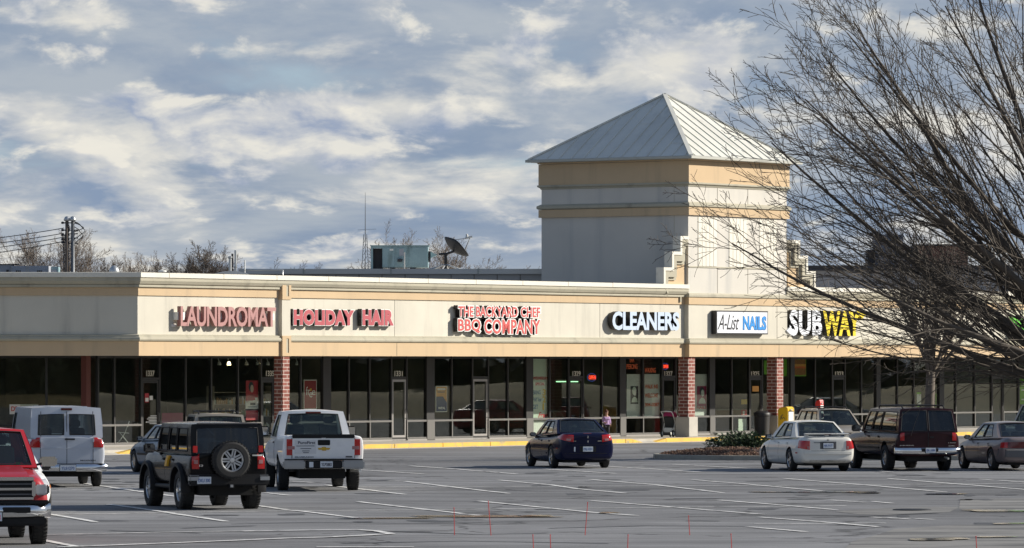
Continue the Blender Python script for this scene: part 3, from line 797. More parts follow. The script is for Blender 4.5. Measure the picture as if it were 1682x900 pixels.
# ================================================================== shop signs
pbr('sign_pink', (.42, .215, .20), .4, vary=(3, .05)); pbr('sign_red', (.44, .085, .10), .4); pbr('sign_coral', (.60, .095, .085), .4)
pbr('sign_white', (.74, .76, .80), .4); pbr('sign_trim', (.82, .80, .76), .45); pbr('sign_blue_white', (.52, .61, .74), .35); pbr('sign_yellow', (.80, .62, .02), .4)
pbr('sign_side_dark', (.018, .016, .016), .5); pbr('sign_side_pink', (.30, .14, .13), .5); pbr('sign_black', (.012, .012, .014), .4); pbr('sign_blue', (.03, .27, .68), .4); pbr('sign_blue_dark', (.02, .10, .30), .4)
pbr('sign_green', (.13, .55, .05), .4); pbr('metal_grey', (.42, .42, .40), .45, .5)
def put(o, u, d, z, parent=None):
    """place a thing of the facade by its facade coordinates"""
    o.matrix_world = BM @ Matrix.Translation((u, d, z))
    return o
def letters(parent, txt, px0, px1, py_top, py_bot, d_back, depth, mats, name='lettering', **k):
    """channel letters filling a box of the photo on the main wall; the sign's origin stands at wall depth 0"""
    d = d_back - depth
    u0, u1 = fu(px0, d), fu(px1, d); z0 = fz((px0 + px1) / 2, py_bot, d); z1 = fz((px0 + px1) / 2, py_top, d)
    o = link(name, text_mesh(txt, [MAT[m] for m in mats], u1 - u0, z1 - z0, depth, **k), parent)
    base = BM.inverted() @ parent.matrix_world.translation
    o.location = (u0 - base.x, d_back - base.y, z0 - base.z)
    return o
def sign(name, label, px, py, cat='sign', group=None, d=None):
    d = MAIN if d is None else d
    return put(thing(name, label, cat, group=group), fu(px, d), d, fz(px, py, d))
W_ = MAIN
sg = sign('laundromat_sign', 'pink channel letters reading LAUNDROMAT on the cream wall left of the pilaster', 296, 537)
letters(sg, 'LAUNDROMAT', 297, 453.5, 503.5, 536.5, W_ - .14, .16, ('sign_pink', 'sign_side_pink'), bold=.026, spacing=.96)
b = BM.inverted() @ sg.matrix_world.translation
def bx(parent, u0, u1, d0, d1, z0, z1, name, mt, bevel=0):
    b = BM.inverted() @ parent.matrix_world.translation
    return MB().box(u0 - b.x, u1 - b.x, d0 - b.y, d1 - b.y, z0 - b.z, z1 - b.z).build(name, MAT[mt], parent, bevel=bevel)
bx(sg, fu(287, W_), fu(446, W_), W_ - .13, W_ - .002, fz(287, 524, W_) , fz(287, 513, W_), 'raceway', 'sign_trim')
bx(sg, fu(286, W_) - .05, fu(286, W_) + .35, W_ - .20, W_ - .001, fz(287, 525.5, W_), fz(287, 512.5, W_), 'switch_box', 'sign_trim')
bx(sg, fu(281, W_), fu(289, W_), W_ - .02, W_ - .001, fz(285, 536.5, W_), fz(285, 532, W_), 'permit_plate', 'sign_trim')

sg = sign('hair_salon_sign', 'chunky red channel letters reading HOLIDAY HAIR right of the pilaster', 480, 537)
for txt, a, c in (('HOLIDAY', 481.5, 583), ('HAIR', 594.5, 648)):
    letters(sg, txt, a, c, 507.5, 535.5, W_ - .04, .20, ('sign_trim', 'sign_side_dark'), 'letter_shell', bold=.085, spacing=1.08)
    letters(sg, txt, a + 1.1, c - 1.1, 508.6, 534.4, W_ - .24, .012, ('sign_red', 'sign_red'), 'letter_face', bold=.060, spacing=1.08)

sg = sign('barbecue_sign', 'two line red and white lettering THE BACKYARD CHEF BBQ COMPANY over empty shop', 752, 549)
for txt, a, c, t, bt in (('THE', 753.5, 778, 503, 520), ('BACKYARD', 782.5, 850.5, 503.5, 520.5), ('CHEF', 856, 887.5, 504.5, 521), ('BBQ', 753, 789.5, 524, 547), ('COMPANY', 796, 887.5, 524.5, 548.5)):
    letters(sg, txt, a - 1.4, c + 1.4, t - 1.5, bt + 1.5, W_ - .06, .20, ('sign_trim', 'sign_side_dark'), 'letter_shell', bold=.085, spacing=1.06)
    letters(sg, txt, a, c, t, bt, W_ - .26, .012, ('sign_coral', 'sign_coral'), 'letter_face', bold=.018, spacing=1.06)

sg = sign('cleaners_sign', 'pale blue white channel letters reading CLEANERS beside the tower bay', 1005, 543)
letters(sg, 'CLEANERS', 1006, 1116, 512, 542.5, W_ - .05, .24, ('sign_blue_white', 'sign_side_dark'), bold=.036, spacing=.98)

sg = sign('nail_salon_sign', 'white box sign reading A-List NAILS in black script and blue capitals', 1169, 549, d=0)
u0, u1 = fu(1176.5, -.26), fu(1261.5, -.26); z0, z1 = fz(1219, 549, -.26), fz(1219, 510.5, -.26)
bx(sg, u0, u1, -.255, -.03, z0, z1, 'sign_cabinet', 'sign_black')
bx(sg, u0 + .07, u1 - .05, -.262, -.256, z0 + .05, z1 - .05, 'sign_face', 'sign_white')
letters(sg, 'A-List', 1179, 1214.5, 516.5, 541.5, -.263, .006, ('sign_black', 'sign_black'), 'script_letters', shear=.42, bold=-.002, spacing=.92)
letters(sg, 'NAILS', 1220.3, 1259, 519, 542.5, -.263, .006, ('sign_blue_dark', 'sign_blue_dark'), 'letter_outline', bold=.045, spacing=1.0)
letters(sg, 'NAILS', 1221, 1258, 519.6, 541.6, -.270, .006, ('sign_blue', 'sign_blue'), 'letter_face', bold=.03, spacing=1.02)

sg = sign('sandwich_shop_sign', 'white and yellow channel letters reading SUBWAY behind the bare branches', 1293, 551)
D = W_ - .05
letters(sg, 'SUB', 1297, 1350.5, 509, 551.5, D, .22, ('sign_white', 'sign_side_dark'), 'white_letters', bold=.042, spacing=1.06)
letters(sg, 'WAY', 1352, 1413, 510.5, 552, D, .22, ('sign_yellow', 'sign_side_dark'), 'yellow_letters', bold=.046, spacing=1.05)
def arrow(px0, px1, py, h, left, mt, name):
    d = D - .22; b = BM.inverted() @ sg.matrix_world.translation
    u0, u1 = fu(px0, d) - b.x, fu(px1, d) - b.x; zc = fz((px0 + px1) / 2, py, d) - b.z; hh = h
    if left: poly = [(u0, zc), (u0 + .38, zc + hh), (u0 + .38, zc + hh * .4), (u1, zc + hh * .4), (u1, zc - hh * .4), (u0 + .38, zc - hh * .4), (u0 + .38, zc - hh)]
    else: poly = [(u1, zc), (u1 - .38, zc + hh), (u1 - .38, zc + hh * .4), (u0, zc + hh * .4), (u0, zc - hh * .4), (u1 - .38, zc - hh * .4), (u1 - .38, zc - hh)]
    MB().prism(poly, d - b.y - .003, D - b.y).build(name, MAT[mt], sg)
arrow(1291.5, 1304, 543.5, .20, True, 'sign_white', 'arrow')
arrow(1407, 1422.5, 517, .20, False, 'sign_yellow', 'arrow')
sg = sign('tax_office_sign', 'bright green box sign at the right end behind thick branches', 1662, 557)
u0, u1 = fu(1664.5, W_ - .26), fu(1710, W_ - .26)
bx(sg, u0, u1, W_ - .255, W_ - .02, fz(1680, 556.5, W_ - .26), fz(1680, 521, W_ - .26), 'sign_cabinet', 'sign_green')

# ================================================================== things in the windows
pbr('paper_red', (.42, .035, .045), .6); pbr('paper_maroon', (.30, .03, .035), .6); pbr('paper_white', (.74, .74, .70), .7); pbr('paper_orange', (.62, .30, .06), .6); pbr('paper_blue', (.025, .055, .16), .6)
pbr('paper_sage', (.62, .70, .60), .7); pbr('ink_red', (.55, .04, .05), .6); pbr('ink_blue', (.03, .17, .36), .6); pbr('ink_yellow', (.70, .48, .04), .6); pbr('ink_orange', (.62, .12, .03), .6); pbr('paper_grey', (.68, .71, .68), .7)
pbr('ink_dark', (.03, .04, .05), .6); pbr('paper_magenta', (.32, .03, .10), .6); pbr('skin_print', (.55, .42, .34), .7); pbr('paper_green', (.16, .42, .03), .6); pbr('ink_white', (.80, .80, .76), .6)
pbr('neon_red', (.9, .1, .05), .5, emis=((1, .07, .03), .9)); pbr('neon_blue', (.1, .2, .7), .5, emis=((.10, .2, 1), .15))
PD = SF + .10
def poster(name, label, px0, px1, py0, py1, mt, frame=None, d=PD, cat='poster', group=None):
    u0, u1 = fu(px0, d), fu(px1, d); pc = (px0 + px1) / 2; z0, z1 = fz(pc, py1, d), fz(pc, py0, d)
    t = put(thing(name, label, cat, group=group), u0, d, z0)
    t['_w'] = u1 - u0; t['_h'] = z1 - z0
    MB().box(0, u1 - u0, 0, .01, 0, z1 - z0).build('sheet', MAT[mt], t)
    if frame: MB().box(-.03, u1 - u0 + .03, .002, .014, -.03, z1 - z0 + .03).build('border', MAT[frame], t)
    return t
def rect(t, x0, x1, z0, z1, mt, name, lift=.003):
    w, h = t['_w'], t['_h']
    return MB().box(x0 * w, x1 * w, -lift, -.0005, z0 * h, z1 * h).build(name, MAT[mt], t)
def words_on(t, txt, x0, x1, z0, z1, mt, name='printed_words', lift=.004, **k):
    w, h = t['_w'], t['_h']
    o = link(name, text_mesh(txt, [MAT[mt]], (x1 - x0) * w, (z1 - z0) * h, .003, **k), t); o.location = (x0 * w, -lift, z0 * h); return o
def bust(t, x0, x1, z0, z1, hair, skin, cloth):
    """a printed head and shoulders"""
    w, h = t['_w'], t['_h']
    def ell(cx, cz, rx, rz, mt, nm, y):
        g = MB(); g.add([((cx + rx * math.cos(a)) * w, y, (cz + rz * math.sin(a)) * h) for a in [i * math.pi / 10 for i in range(20)]], [tuple(range(20))]); g.build(nm, MAT[mt], t, fix=False)
    dx, dz = x1 - x0, z1 - z0; c = (x0 + x1) / 2
    ell(c - .04 * dx, z0 + .70 * dz, .30 * dx, .26 * dz, hair, 'printed_hair', -.004)
    g = MB(); g.add([((x0 + dx * a) * w, -.005, (z0 + dz * b_) * h) for a, b_ in ((.05, 0), (.95, 0), (.85, .22), (.6, .34), (.4, .34), (.15, .22))], [tuple(range(6))]); g.build('printed_shoulders', MAT[cloth], t, fix=False)
    ell(c + .05 * dx, z0 + .60 * dz, .19 * dx, .20 * dz, skin, 'printed_face', -.006)
t = poster('window_poster', 'red portrait poster of a dark haired woman in salon window', 404, 424, 625, 661, 'paper_red')
bust(t, .1, .8, .1, .98, 'ink_dark', 'skin_print', 'paper_maroon'); rect(t, .58, .95, .05, .22, 'paper_white', 'printed_tag')
t = poster('window_notice', 'white printed notice under the red portrait poster', 403.5, 425, 658, 671.5, 'paper_white', cat='notice'); rect(t, .35, .75, .45, .75, 'ink_dark', 'printed_mark'); rect(t, .15, .85, .2, .28, 'ink_dark', 'printed_line')
poster('window_poster', 'plain red sheet lowest in the salon window stack', 404, 424, 674, 690, 'paper_red')
t = poster('window_poster', 'maroon poster reading free in white letters beside the brick column', 500, 519.5, 625, 671, 'paper_maroon', 'paper_white')
words_on(t, 'fr', .12, .46, .48, .78, 'ink_white'); words_on(t, 'e', .62, .92, .48, .65, 'ink_white'); words_on(t, 'e', .40, .66, .40, .58, 'ink_white'); rect(t, .46, .60, .64, .72, 'ink_yellow', 'printed_dot')
t = poster('window_poster', 'orange and navy poster hanging in the empty shop window', 716.5, 734, 635, 675.5, 'paper_orange', 'paper_white')
w, h = t['_w'], t['_h']; g = MB(); g.prism([(0, 0), (w, 0), (w, h * .36), (w * .62, h * .60), (0, h * .60)], -.003, -.0005); g.build('blue_field', MAT['paper_blue'], t)
words_on(t, 'WPAL', .18, .86, .08, .18, 'ink_white', bold=.02); rect(t, .12, .86, .86, .93, 'paper_white', 'printed_line'); rect(t, .12, .80, .76, .80, 'ink_dark', 'printed_line')
t = poster('painted_window_sheet', 'tall pale sheet painted WEDNESDAY SPECIAL with 3 2 1 offer', 874.5, 901, 588, 688, 'paper_sage', cat='banner')
words_on(t, 'WEDNESDAY', .04, .94, .645, .695, 'ink_red', bold=.03); words_on(t, 'SPECIAL', .18, .76, .55, .60, 'ink_red', bold=.03)
for a, n_, z in (('BRING', '3', .40), ('PAY for', '2', .285), ('GET', '1', .165)):
    words_on(t, a, .03, {'BRING': .50, 'PAY for': .56, 'GET': .34}[a], z, z + .07, 'ink_blue', bold=.015); words_on(t, n_, .62, .62 + (.20 if n_ != '1' else .1), z - .02, z + .09, 'ink_yellow', bold=.03)
words_on(t, 'Free', .36, .92, .02, .11, 'ink_red', bold=.03, shear=.3)
poster('white_panel', 'plain white panel filling the pane under the painted sheet', 874, 902, 690, 719, 'paper_white', cat='panel')
t = poster('lettered_panel', 'grey white window panel with a dark framed portrait print', 1029.5, 1053, 614.5, 684.5, 'paper_grey', cat='window panel')
rect(t, .26, .80, .30, .72, 'ink_dark', 'printed_frame'); bust(t, .30, .78, .34, .72, 'paper_sage', 'white_sheet', 'paper_sage')
t = poster('lettered_panel', 'grey white window panel lettered WALK INS WELCOME in orange', 1058.5, 1084, 614.5, 684.5, 'paper_grey', cat='window panel')
words_on(t, 'WALK INS', .02, .86, .66, .76, 'ink_orange', bold=.03); words_on(t, 'WELCOME', .02, .88, .45, .55, 'ink_orange', bold=.03); words_on(t, '304-0087', .02, .94, .24, .33, 'ink_orange', bold=.03)
t = poster('lettered_panel', 'grey white window panel with magenta NAILS portrait right of the column', 1141.5, 1165, 614.5, 684.5, 'paper_grey', cat='window panel')
rect(t, .14, .80, .25, .72, 'paper_magenta', 'printed_frame'); bust(t, .22, .78, .31, .72, 'ink_dark', 'white_sheet', 'white_sheet'); words_on(t, 'NAILS', .12, .80, .185, .25, 'ink_red', bold=.03)
def vinyl(name, label, txt, px0, px1, py0, py1, mt, **k):
    d = SF - .008; t = put(thing(name, label, 'window lettering'), fu(px0, d), d, fz((px0 + px1) / 2, py1, d))
    o = link('letters', text_mesh(txt, [MAT[mt]], fu(px1, d) - fu(px0, d), fz((px0 + px1) / 2, py0, d) - fz((px0 + px1) / 2, py1, d), .004, **k), t); return t
vinyl('window_lettering', 'orange EAR PIERCING lettering at the top of a dark pane', 'EAR\nPIERCING', 1029, 1047, 587, 606, 'ink_orange', bold=.02)
vinyl('window_lettering', 'orange WAXING lettering at the top of a dark pane', 'WAXING', 1059, 1077, 604, 612, 'ink_orange', bold=.02)
t = put(thing('window_lettering', 'small white block of fine print on the laundromat door', 'window lettering'), fu(240, SF - .008), SF - .008, fz(248, 697, SF - .008))
for k_, (a, b) in enumerate(((.25, .6), (.12, .72), (.05, .78), (.15, .7), (.0, .82), (.2, .62))): MB().box(a, b, 0, .004, .29 - k_ * .055, .32 - k_ * .055).build('print_line', MAT['ink_white'], t)
def neon(label, px0, px1, py0, py1):
    d = SF + .12; t = put(thing('neon_sign', label, 'neon sign'), fu(px0, d), d, fz((px0 + px1) / 2, py1, d)); w = fu(px1, d) - fu(px0, d); h = fz(px0, py0, d) - fz(px0, py1, d)
    o = link('letters', text_mesh('OPEN', [MAT['neon_red']], w * .8, h * .55, .02, bold=.01), t); o.location = (w * .1, 0, h * .22)
    MB().tube([(w / 2 + w * .50 * math.cos(a), .02, h / 2 + h * .50 * math.sin(a)) for a in [i * math.pi / 14 for i in range(29)]], .010, 6).build('ring', MAT['neon_blue'], t)
neon('red neon OPEN sign in a blue ring in the cleaners window', 965.5, 979.5, 613.5, 626)
neon('small red neon OPEN sign over the nail salon door', 1088, 1098, 596.5, 607)
t = poster('door_notice', 'pale red notice on the laundromat door', 238, 244.5, 646, 661, 'paper_red', d=SF - .012, cat='notice'); rect(t, .1, .9, .1, .5, 'paper_white', 'printed_block')
poster('door_notice', 'small white notice on the laundromat door', 246, 251, 650, 657, 'paper_white', d=SF - .012, cat='notice')
poster('window_poster', 'pink half curtain board low in the laundromat window', 266, 302, 678, 712, 'paper_magenta', d=SF + .4)
def sandwich(label, px0, px1, py0, py1, food):
    t = poster('sandwich_poster', label, px0, px1, py0, py1, 'paper_green', d=SF + .1)
    if food:
        w, h = t['_w'], t['_h']; rnd = random.Random(4)
        for k_, (mt, zc, hh) in enumerate((('bread', .74, .2), ('paper_orange', .56, .12), ('ink_orange', .45, .10), ('bread', .25, .2))):
            n = 24; g = MB(); up = [(w * (.36 + .62 * i / n), h * (zc + hh * (.8 + .25 * rnd.random()))) for i in range(n + 1)]; dn = [(x, h * (zc - hh * (.8 + .25 * rnd.random()))) for x, _ in reversed(up)]
            g.prism(up + dn, -.004 - .002 * k_, -.0005 - .002 * k_); g.build('printed_filling', MAT[mt], t)
    return t
pbr('bread', (.30, .13, .04), .7, vary=(14, .4))
sandwich('green poster with a big sandwich at the corner window top', 1287, 1324, 588, 618, True)
sandwich('narrow green poster peeping out left of the right hand column', 1255, 1264, 592, 615, False)
t = poster('window_poster', 'green poster with white lettering at the far right pane', 1675.5, 1700, 619, 664, 'paper_green'); words_on(t, 'R', .08, .32, .68, .84, 'ink_white', bold=.03); rect(t, .1, .9, .5, .55, 'ink_white', 'printed_line'); rect(t, .1, .7, .15, .2, 'ink_white', 'printed_line')
poster('window_poster', 'narrow green poster behind the leaning tree trunk', 1536.5, 1543, 646, 668, 'paper_green')
t = poster('door_notice', 'white notice with green edges on the sandwich shop door', 1506, 1513, 644, 668, 'paper_white', cat='notice'); rect(t, 0, 1, .85, 1, 'paper_green', 'printed_edge'); rect(t, 0, 1, .0, .15, 'paper_green', 'printed_edge')
t = poster('window_board', 'mint green board leaning low in the nail salon window', 1213, 1226, 688, 708, 'paper_sage', d=SF + .5, cat='board')
t = poster('window_card', 'yellow card on the nail salon sill', 1218, 1228, 656, 664, 'ink_yellow', d=SF + .3, cat='card')
t = poster('window_card', 'red figured card under the yellow card', 1218, 1228, 673, 683, 'ink_red', d=SF + .3, cat='card'); rect(t, .2, .5, .2, .8, 'paper_white', 'printed_mark')
t = poster('door_notice', 'orange notice on the nail salon door', 1236, 1246.5, 634, 643, 'paper_orange', d=SF - .012, cat='notice')
t = poster('laundry_banner', 'white banner with dark red capitals behind the van roof', 16, 63, 664, 680, 'paper_white', d=SF + 2.2, cat='banner'); words_on(t, 'DROP OFF', .05, .95, .3, .8, 'ink_red', bold=.02)
# shelves of bottles in the salon
pbr('shelf_wood', (.30, .26, .2), .7)
sh = put(thing('bottle_shelves', 'shelving full of small bottles behind the salon glass', 'shelves'), fu(352, SF + 1.0), SF + 1.0, .17)
w = fu(448, SF + 1) - fu(352, SF + 1)
g = MB()
for z in (.5, .95, 1.4, 1.85): g.box(0, w, 0, .35, z, z + .03)
g.box(-.03, 0, 0, .35, 0, 2.1); g.box(w, w + .03, 0, .35, 0, 2.1); g.build('shelf_frame', MAT['shelf_wood'], sh)
rnd = random.Random(8); mats = [pbr('bottle_%d' % i, c, .4) for i, c in enumerate([(.6, .6, .55), (.35, .4, .3), (.5, .3, .1), (.6, .55, .4)])]
g = MB()
for z in (.53, .98, 1.43):
    x = .06
    while x < w - .1:
        r = rnd.uniform(.025, .04); hh = rnd.uniform(.14, .3); g.lathe([(0, z), (r, z), (r, z + hh * .75), (r * .4, z + hh * .85), (r * .4, z + hh), (0, z + hh)], c=(x, .08, 0), n=8, m=rnd.randrange(4)); x += r * 2 + rnd.uniform(.01, .06)
o = g.build('bottles', mats, sh); tag(o, kind='stuff')
# little spotlights under the salon ceiling
pbr('lamp_white', (.7, .7, .66), .4); pbr('lamp_glow', (1, .8, .5), .4, emis=((1, .78, .45), 6))
for px, on in ((358, 0), (374, 1), (403, 0), (421, 0), (438, 0), (486, 0)):
    d = SF + .8; t = put(thing('spotlight', 'small lit warm spotlight under the salon ceiling' if on else 'small white ceiling spotlight behind the salon glass', 'spotlight', group=None if on else 'unlit ceiling spotlights in the salon'), fu(px, d), d, 3.18)
    MB().tube([(0, 0, .2), (0, -.02, .06), (.0, -.06, -.02)], [.012, .012, .03], 8).build('stem', MAT['lamp_white'], t)
    MB().lathe([(0, -.03), (.05, -.02), (.075, -.14), (.07, -.14), (0, -.05)], c=(0, -.06, 0), n=12).build('shade', MAT['lamp_glow' if on else 'lamp_white'], t, smooth=True)

# inside the other shops: counters, a clothes rail, green strip lights
pbr('strip_green', (.3, .9, .4), .4, emis=((.45, 1, .5), 1.4)); pbr('counter_wood', (.26, .17, .10), .6); pbr('cloth_a', (.30, .05, .06), .9); pbr('cloth_b', (.10, .14, .30), .9); pbr('cloth_c', (.55, .54, .50), .9); pbr('cloth_d', (.06, .06, .07), .9)
for px, py, ln, lab in ((914, 627.5, 16, 'longer green strip light inside the dry cleaners'), (938, 627.5, 11, 'shorter green strip light inside the dry cleaners')):
    d = SF + 2.0; t = put(thing('strip_light', lab, 'strip light'), fu(px, d), d, fz(px, py, d)); w = fu(px + ln, d) - fu(px, d)
    MB().box(0, w, -.02, .02, 0, .035).build('tube', MAT['strip_green'], t); MB().box(-.03, w + .03, -.05, .05, .036, .09).build('housing', MAT['lamp_white'], t)
for px0, px1, d, lab in ((908, 985, SF + 2.6, 'wooden counter across the dry cleaners'), (1176, 1225, SF + 2.2, 'wooden counter inside the nail salon'), (1342, 1432, SF + 2.6, 'wooden serving counter inside the sandwich shop')):
    t = put(thing('shop_counter', lab, 'counter'), fu(px0, d), d, .165); w = fu(px1, d) - fu(px0, d)
    MB().box(0, w, 0, .6, 0, .95).build('counter_front', MAT['counter_wood'], t); MB().box(-.04, w + .04, -.05, .65, .951, 1.0).build('counter_top', MAT['interior_light'], t, bevel=.01)
d = SF + 3.6; t = put(thing('clothes_rail', 'rail of bagged clothes at the back of the dry cleaners', 'clothes rail'), fu(910, d), d, .165); w = fu(1012, d) - fu(910, d)
MB().tube([(0, 0, 2.0), (w, 0, 2.0)], .02, 6).build('rail', MAT['metal_grey'], t); MB().tube([(0, 0, 0), (0, 0, 2.0)], .02, 6).build('post', MAT['metal_grey'], t); MB().tube([(w, 0, 0), (w, 0, 2.0)], .02, 6).build('post', MAT['metal_grey'], t)
g = MB(); rnd = random.Random(5); x = .1
while x < w - .1: g.box(x, x + .07, -.22, .22, rnd.uniform(.6, 1.0), 1.94, rnd.randrange(4)); x += rnd.uniform(.09, .22)
tag(g.build('clothes', [MAT['cloth_a'], MAT['cloth_b'], MAT['cloth_c'], MAT['cloth_d']], t), kind='stuff')

# white folding chair inside the laundromat
ch = put(thing('folding_chair', 'white folding chair standing inside the laundromat window', 'chair'), fu(203, SF + .5), SF + .5, .165); ch.rotation_euler.z += math.radians(40)
g = MB()
for s in (-.22, .22):
    g.tube([(s, .26, 0), (s, -.05, .45), (s, -.20, .86)], .014, 8); g.tube([(s * .9, -.24, 0), (s * .9, .14, .47)], .014, 8)
g.tube([(-.22, -.20, .86), (.22, -.20, .86)], .014, 8); g.build('frame', MAT['paper_white'], ch)
MB().obox((0, 0, .46), (.2, 0, 0), (0, .2, .02), (0, 0, .012)).build('seat', MAT['paper_white'], ch, bevel=.01)
MB().obox((0, -.175, .76), (.2, 0, 0), (0, -.012, 0), (0, -.02, .10)).build('backrest', MAT['paper_white'], ch, bevel=.01)

# ================================================================== things on the pavement
pbr('box_yellow', (.75, .45, .01), .35, coat=.3); pbr('box_red', (.55, .03, .025), .35); pbr('bin_black', (.014, .014, .015), .55)
def news_box(label, px, d, mt, decal, s=1.0):
    t = put(thing('newspaper_box', label, 'newspaper box'), fu(px, d), d, .15)
    g = MB(); g.prism([(-.22, 0), (.22, 0), (.22, .98), (.13, 1.06), (-.16, 1.10), (-.22, 1.02)], -.24, .24, 'yz')
    o = g.build('cabinet', MAT[mt], t, bevel=.02)
    MB().box(-.17, .17, -.232, -.22, .52, .90).build('paper_window', MAT['paper_white'], t); MB().box(-.19, .19, -.228, -.219, .50, .93).build('door_frame', MAT['ink_dark' if decal else 'paper_white'], t)
    MB().box(-.08, .08, -.26, -.219, .96, 1.0).build('coin_slot', MAT['metal_grey'], t)
    if decal:
        g = MB(); g.tube([(-.243, -.12, .62), (-.243, -.05, .70), (-.243, .02, .64), (-.243, .08, .74)], .012, 6); g.tube([(-.243, -.02, .80), (-.243, .05, .74), (-.243, .10, .60)], .012, 6); g.build('side_emblem', MAT['ink_dark'], t)
    return t
nb = news_box('bright yellow newspaper box in front of the right brick column', 1291, -.9, 'box_yellow', True)
nb.scale = (1.08, 1.08, 1.08)
news_box('red newspaper box behind the tan wagon roof', 1346, -.5, 'box_red', False).scale = (.6, .55, 1.32)
tb = put(thing('trash_can', 'black lidded trash can left of the right brick column', 'trash can'), fu(1251.5, .2), .2, .15)
g = MB(); g.lathe([(0, 0), (.26, 0), (.30, .05), (.33, .78), (.35, .80), (.35, .84), (0, .84)], n=20); g.build('bin', MAT['bin_black'], tb, smooth=30)
g = MB(); g.lathe([(.35, .842), (.36, .86), (.34, .93), (.22, 1.0), (0, 1.01)], n=20); g.build('lid', MAT['bin_black'], tb, smooth=30)

# the pushchair by the column
pbr('buggy_pink', (.42, .03, .12), .7); pbr('buggy_white', (.68, .70, .66), .45); pbr('buggy_dark', (.03, .035, .035), .7)
st = put(thing('stroller', 'pink hooded white framed stroller parked against the column', 'stroller'), fu(1101, .9), .9, .15); st.rotation_euler.z += math.radians(195)
for x, ys in ((.34, (-.24, .24)), (-.38, (-.12, .12))):
    for y in ys:
        g = MB(); g.lathe([(.06, -.02), (.13, -.025), (.14, 0), (.13, .025), (.06, .02)], 'y', (x, y, .14), 16); wl = g.build('wheel', MAT['buggy_dark'], st, smooth=40)
        MB().lathe([(0, -.024), (.075, -.022), (.075, .022), (0, .024)], 'y', (x, y, .14), 12).build('hub', MAT['buggy_white'], wl)
g = MB()
for y in (-.22, .22):
    g.tube([(-.36, y * .6, .18), (-.05, y, .48), (.34, y, .92), (.52, y, 1.02)], .02, 8); g.tube([(.34, y, .16), (.10, y, .52), (-.05, y, .62)], .018, 8)
g.tube([(.52, -.22, 1.02), (.55, 0, 1.03), (.52, .22, 1.02)], .02, 8); g.build('frame', MAT['buggy_white'], st, smooth=True)
g = MB(); g.prism([(-.25, .42), (.1, .36), (.32, .80), (.24, .84), (.04, .50), (-.24, .52)], -.19, .19); g.build('seat', MAT['buggy_dark'], st, bevel=.03)
g = MB()
prof = [(.02 + .30 * math.cos(a) * .95, .72 + .28 * math.sin(a)) for a in [math.radians(x) for x in range(20, 190, 17)]]
vs = [(x, y, z) for y in (-.21, -.12, 0, .12, .21) for x, z in [(px_, pz + .04 * (1 - abs(y) / .21)) for px_, pz in prof]]
n = len(prof); g.add(vs, [(i * n + j, i * n + j + 1, (i + 1) * n + j + 1, (i + 1) * n + j) for i in range(4) for j in range(n - 1)]); g.build('hood', MAT['buggy_pink'], st, smooth=True)
MB().obox((.2, 0, .28), (.16, 0, 0), (0, .17, 0), (0, 0, .09)).build('basket', MAT['buggy_white'], st, bevel=.03)

# ================================================================== things on the roofs
pbr('hvac_green', (.25, .37, .40), .5, vary=(1.2, .10), grime=(2, (.17, .25, .26), .55, .7, (1, 1, .3))); pbr('hvac_grey', (.36, .38, .42), .55, vary=(1, .08)); pbr('galv', (.55, .56, .55), .35, .7, vary=(2, .1)); pbr('dish_black', (.022, .022, .024), .5)
pbr('pole_wood', (.13, .105, .085), .9, vary=(2, .2)); pbr('mast_steel', (.16, .17, .18), .5, .6); pbr('wire', (.02, .02, .022), .6); pbr('dark_grille', (.035, .035, .04), .7)
def at(name, label, cat, px, py, Y, rz=0, group=None):
    return thing(name, label, cat, dp(px, py, Y), rz, group)
# big green air handler
Yh = 224; s = Yh / F
t = thing('air_handler', 'large weathered green rooftop air handler beside the satellite dish', 'air handler', dp(610, 443, Yh))
def uo(px): return (px - 610) * s
H = (443 - 404) * s
g = MB(); g.box(uo(628), uo(703), 0, 1.7, .10, H); g.build('cabinet', MAT['hvac_green'], t, bevel=.015)
g = MB(); g.box(uo(609), uo(612.5), .05, 1.8, .0, H + .0); g.box(uo(612.5), uo(628), .02, .10, H - .10, H); g.box(uo(612.5), uo(628), 1.6, 1.7, 0, H - .1); g.build('hood_frame', MAT['hvac_green'], t)
MB().box(uo(612.6), uo(627.9), .35, .40, .05, H - .101).build('intake_grille', MAT['dark_grille'], t)
g = MB()
for a, b in ((629.5, 648), (651, 668), (671.5, 701)): g.box(uo(a), uo(b), -.015, -.001, .16, H - .08)
g.build('access_panel', MAT['hvac_green'], t)
MB().box(uo(640), uo(646), -.02, -.016, H - .2, H - .12).build('rating_plate', MAT['paper_white'], t)
MB().box(uo(656), uo(663), -.02, -.016, H - .42, H - .12).build('rating_plate', MAT['hvac_grey'], t)
g = MB(); g.box(uo(653), uo(661), -.22, -.016, .34, .46); g.build('drain_hood', MAT['dark_grille'], t)
MB().box(uo(608), uo(705), -.04, 1.75, H, H + .035).build('top_cap', MAT['hvac_green'], t)
MB().box(uo(703.2), uo(707), .3, .9, .35, .8).build('vent_louvre', MAT['dark_grille'], t)
g = MB(); g.prism([(uo(707.2), .50), (uo(707.2), .78), (uo(718), .64)], .2, .9); g.build('rain_hood', MAT['hvac_green'], t)
g = MB(); g.box(uo(640), uo(648), .1, .5, -.2, .099); g.box(uo(673), uo(683), .1, .5, -.2, .099); g.box(uo(612), uo(703), .2, 1.5, -.25, -.201); g.build('curb', MAT['dark_grille'], t)
g = MB(); g.cyl((uo(664.5), -.25, -.5), (uo(664.5), -.25, .74), .03, 8); g.build('conduit', MAT['galv'], t)
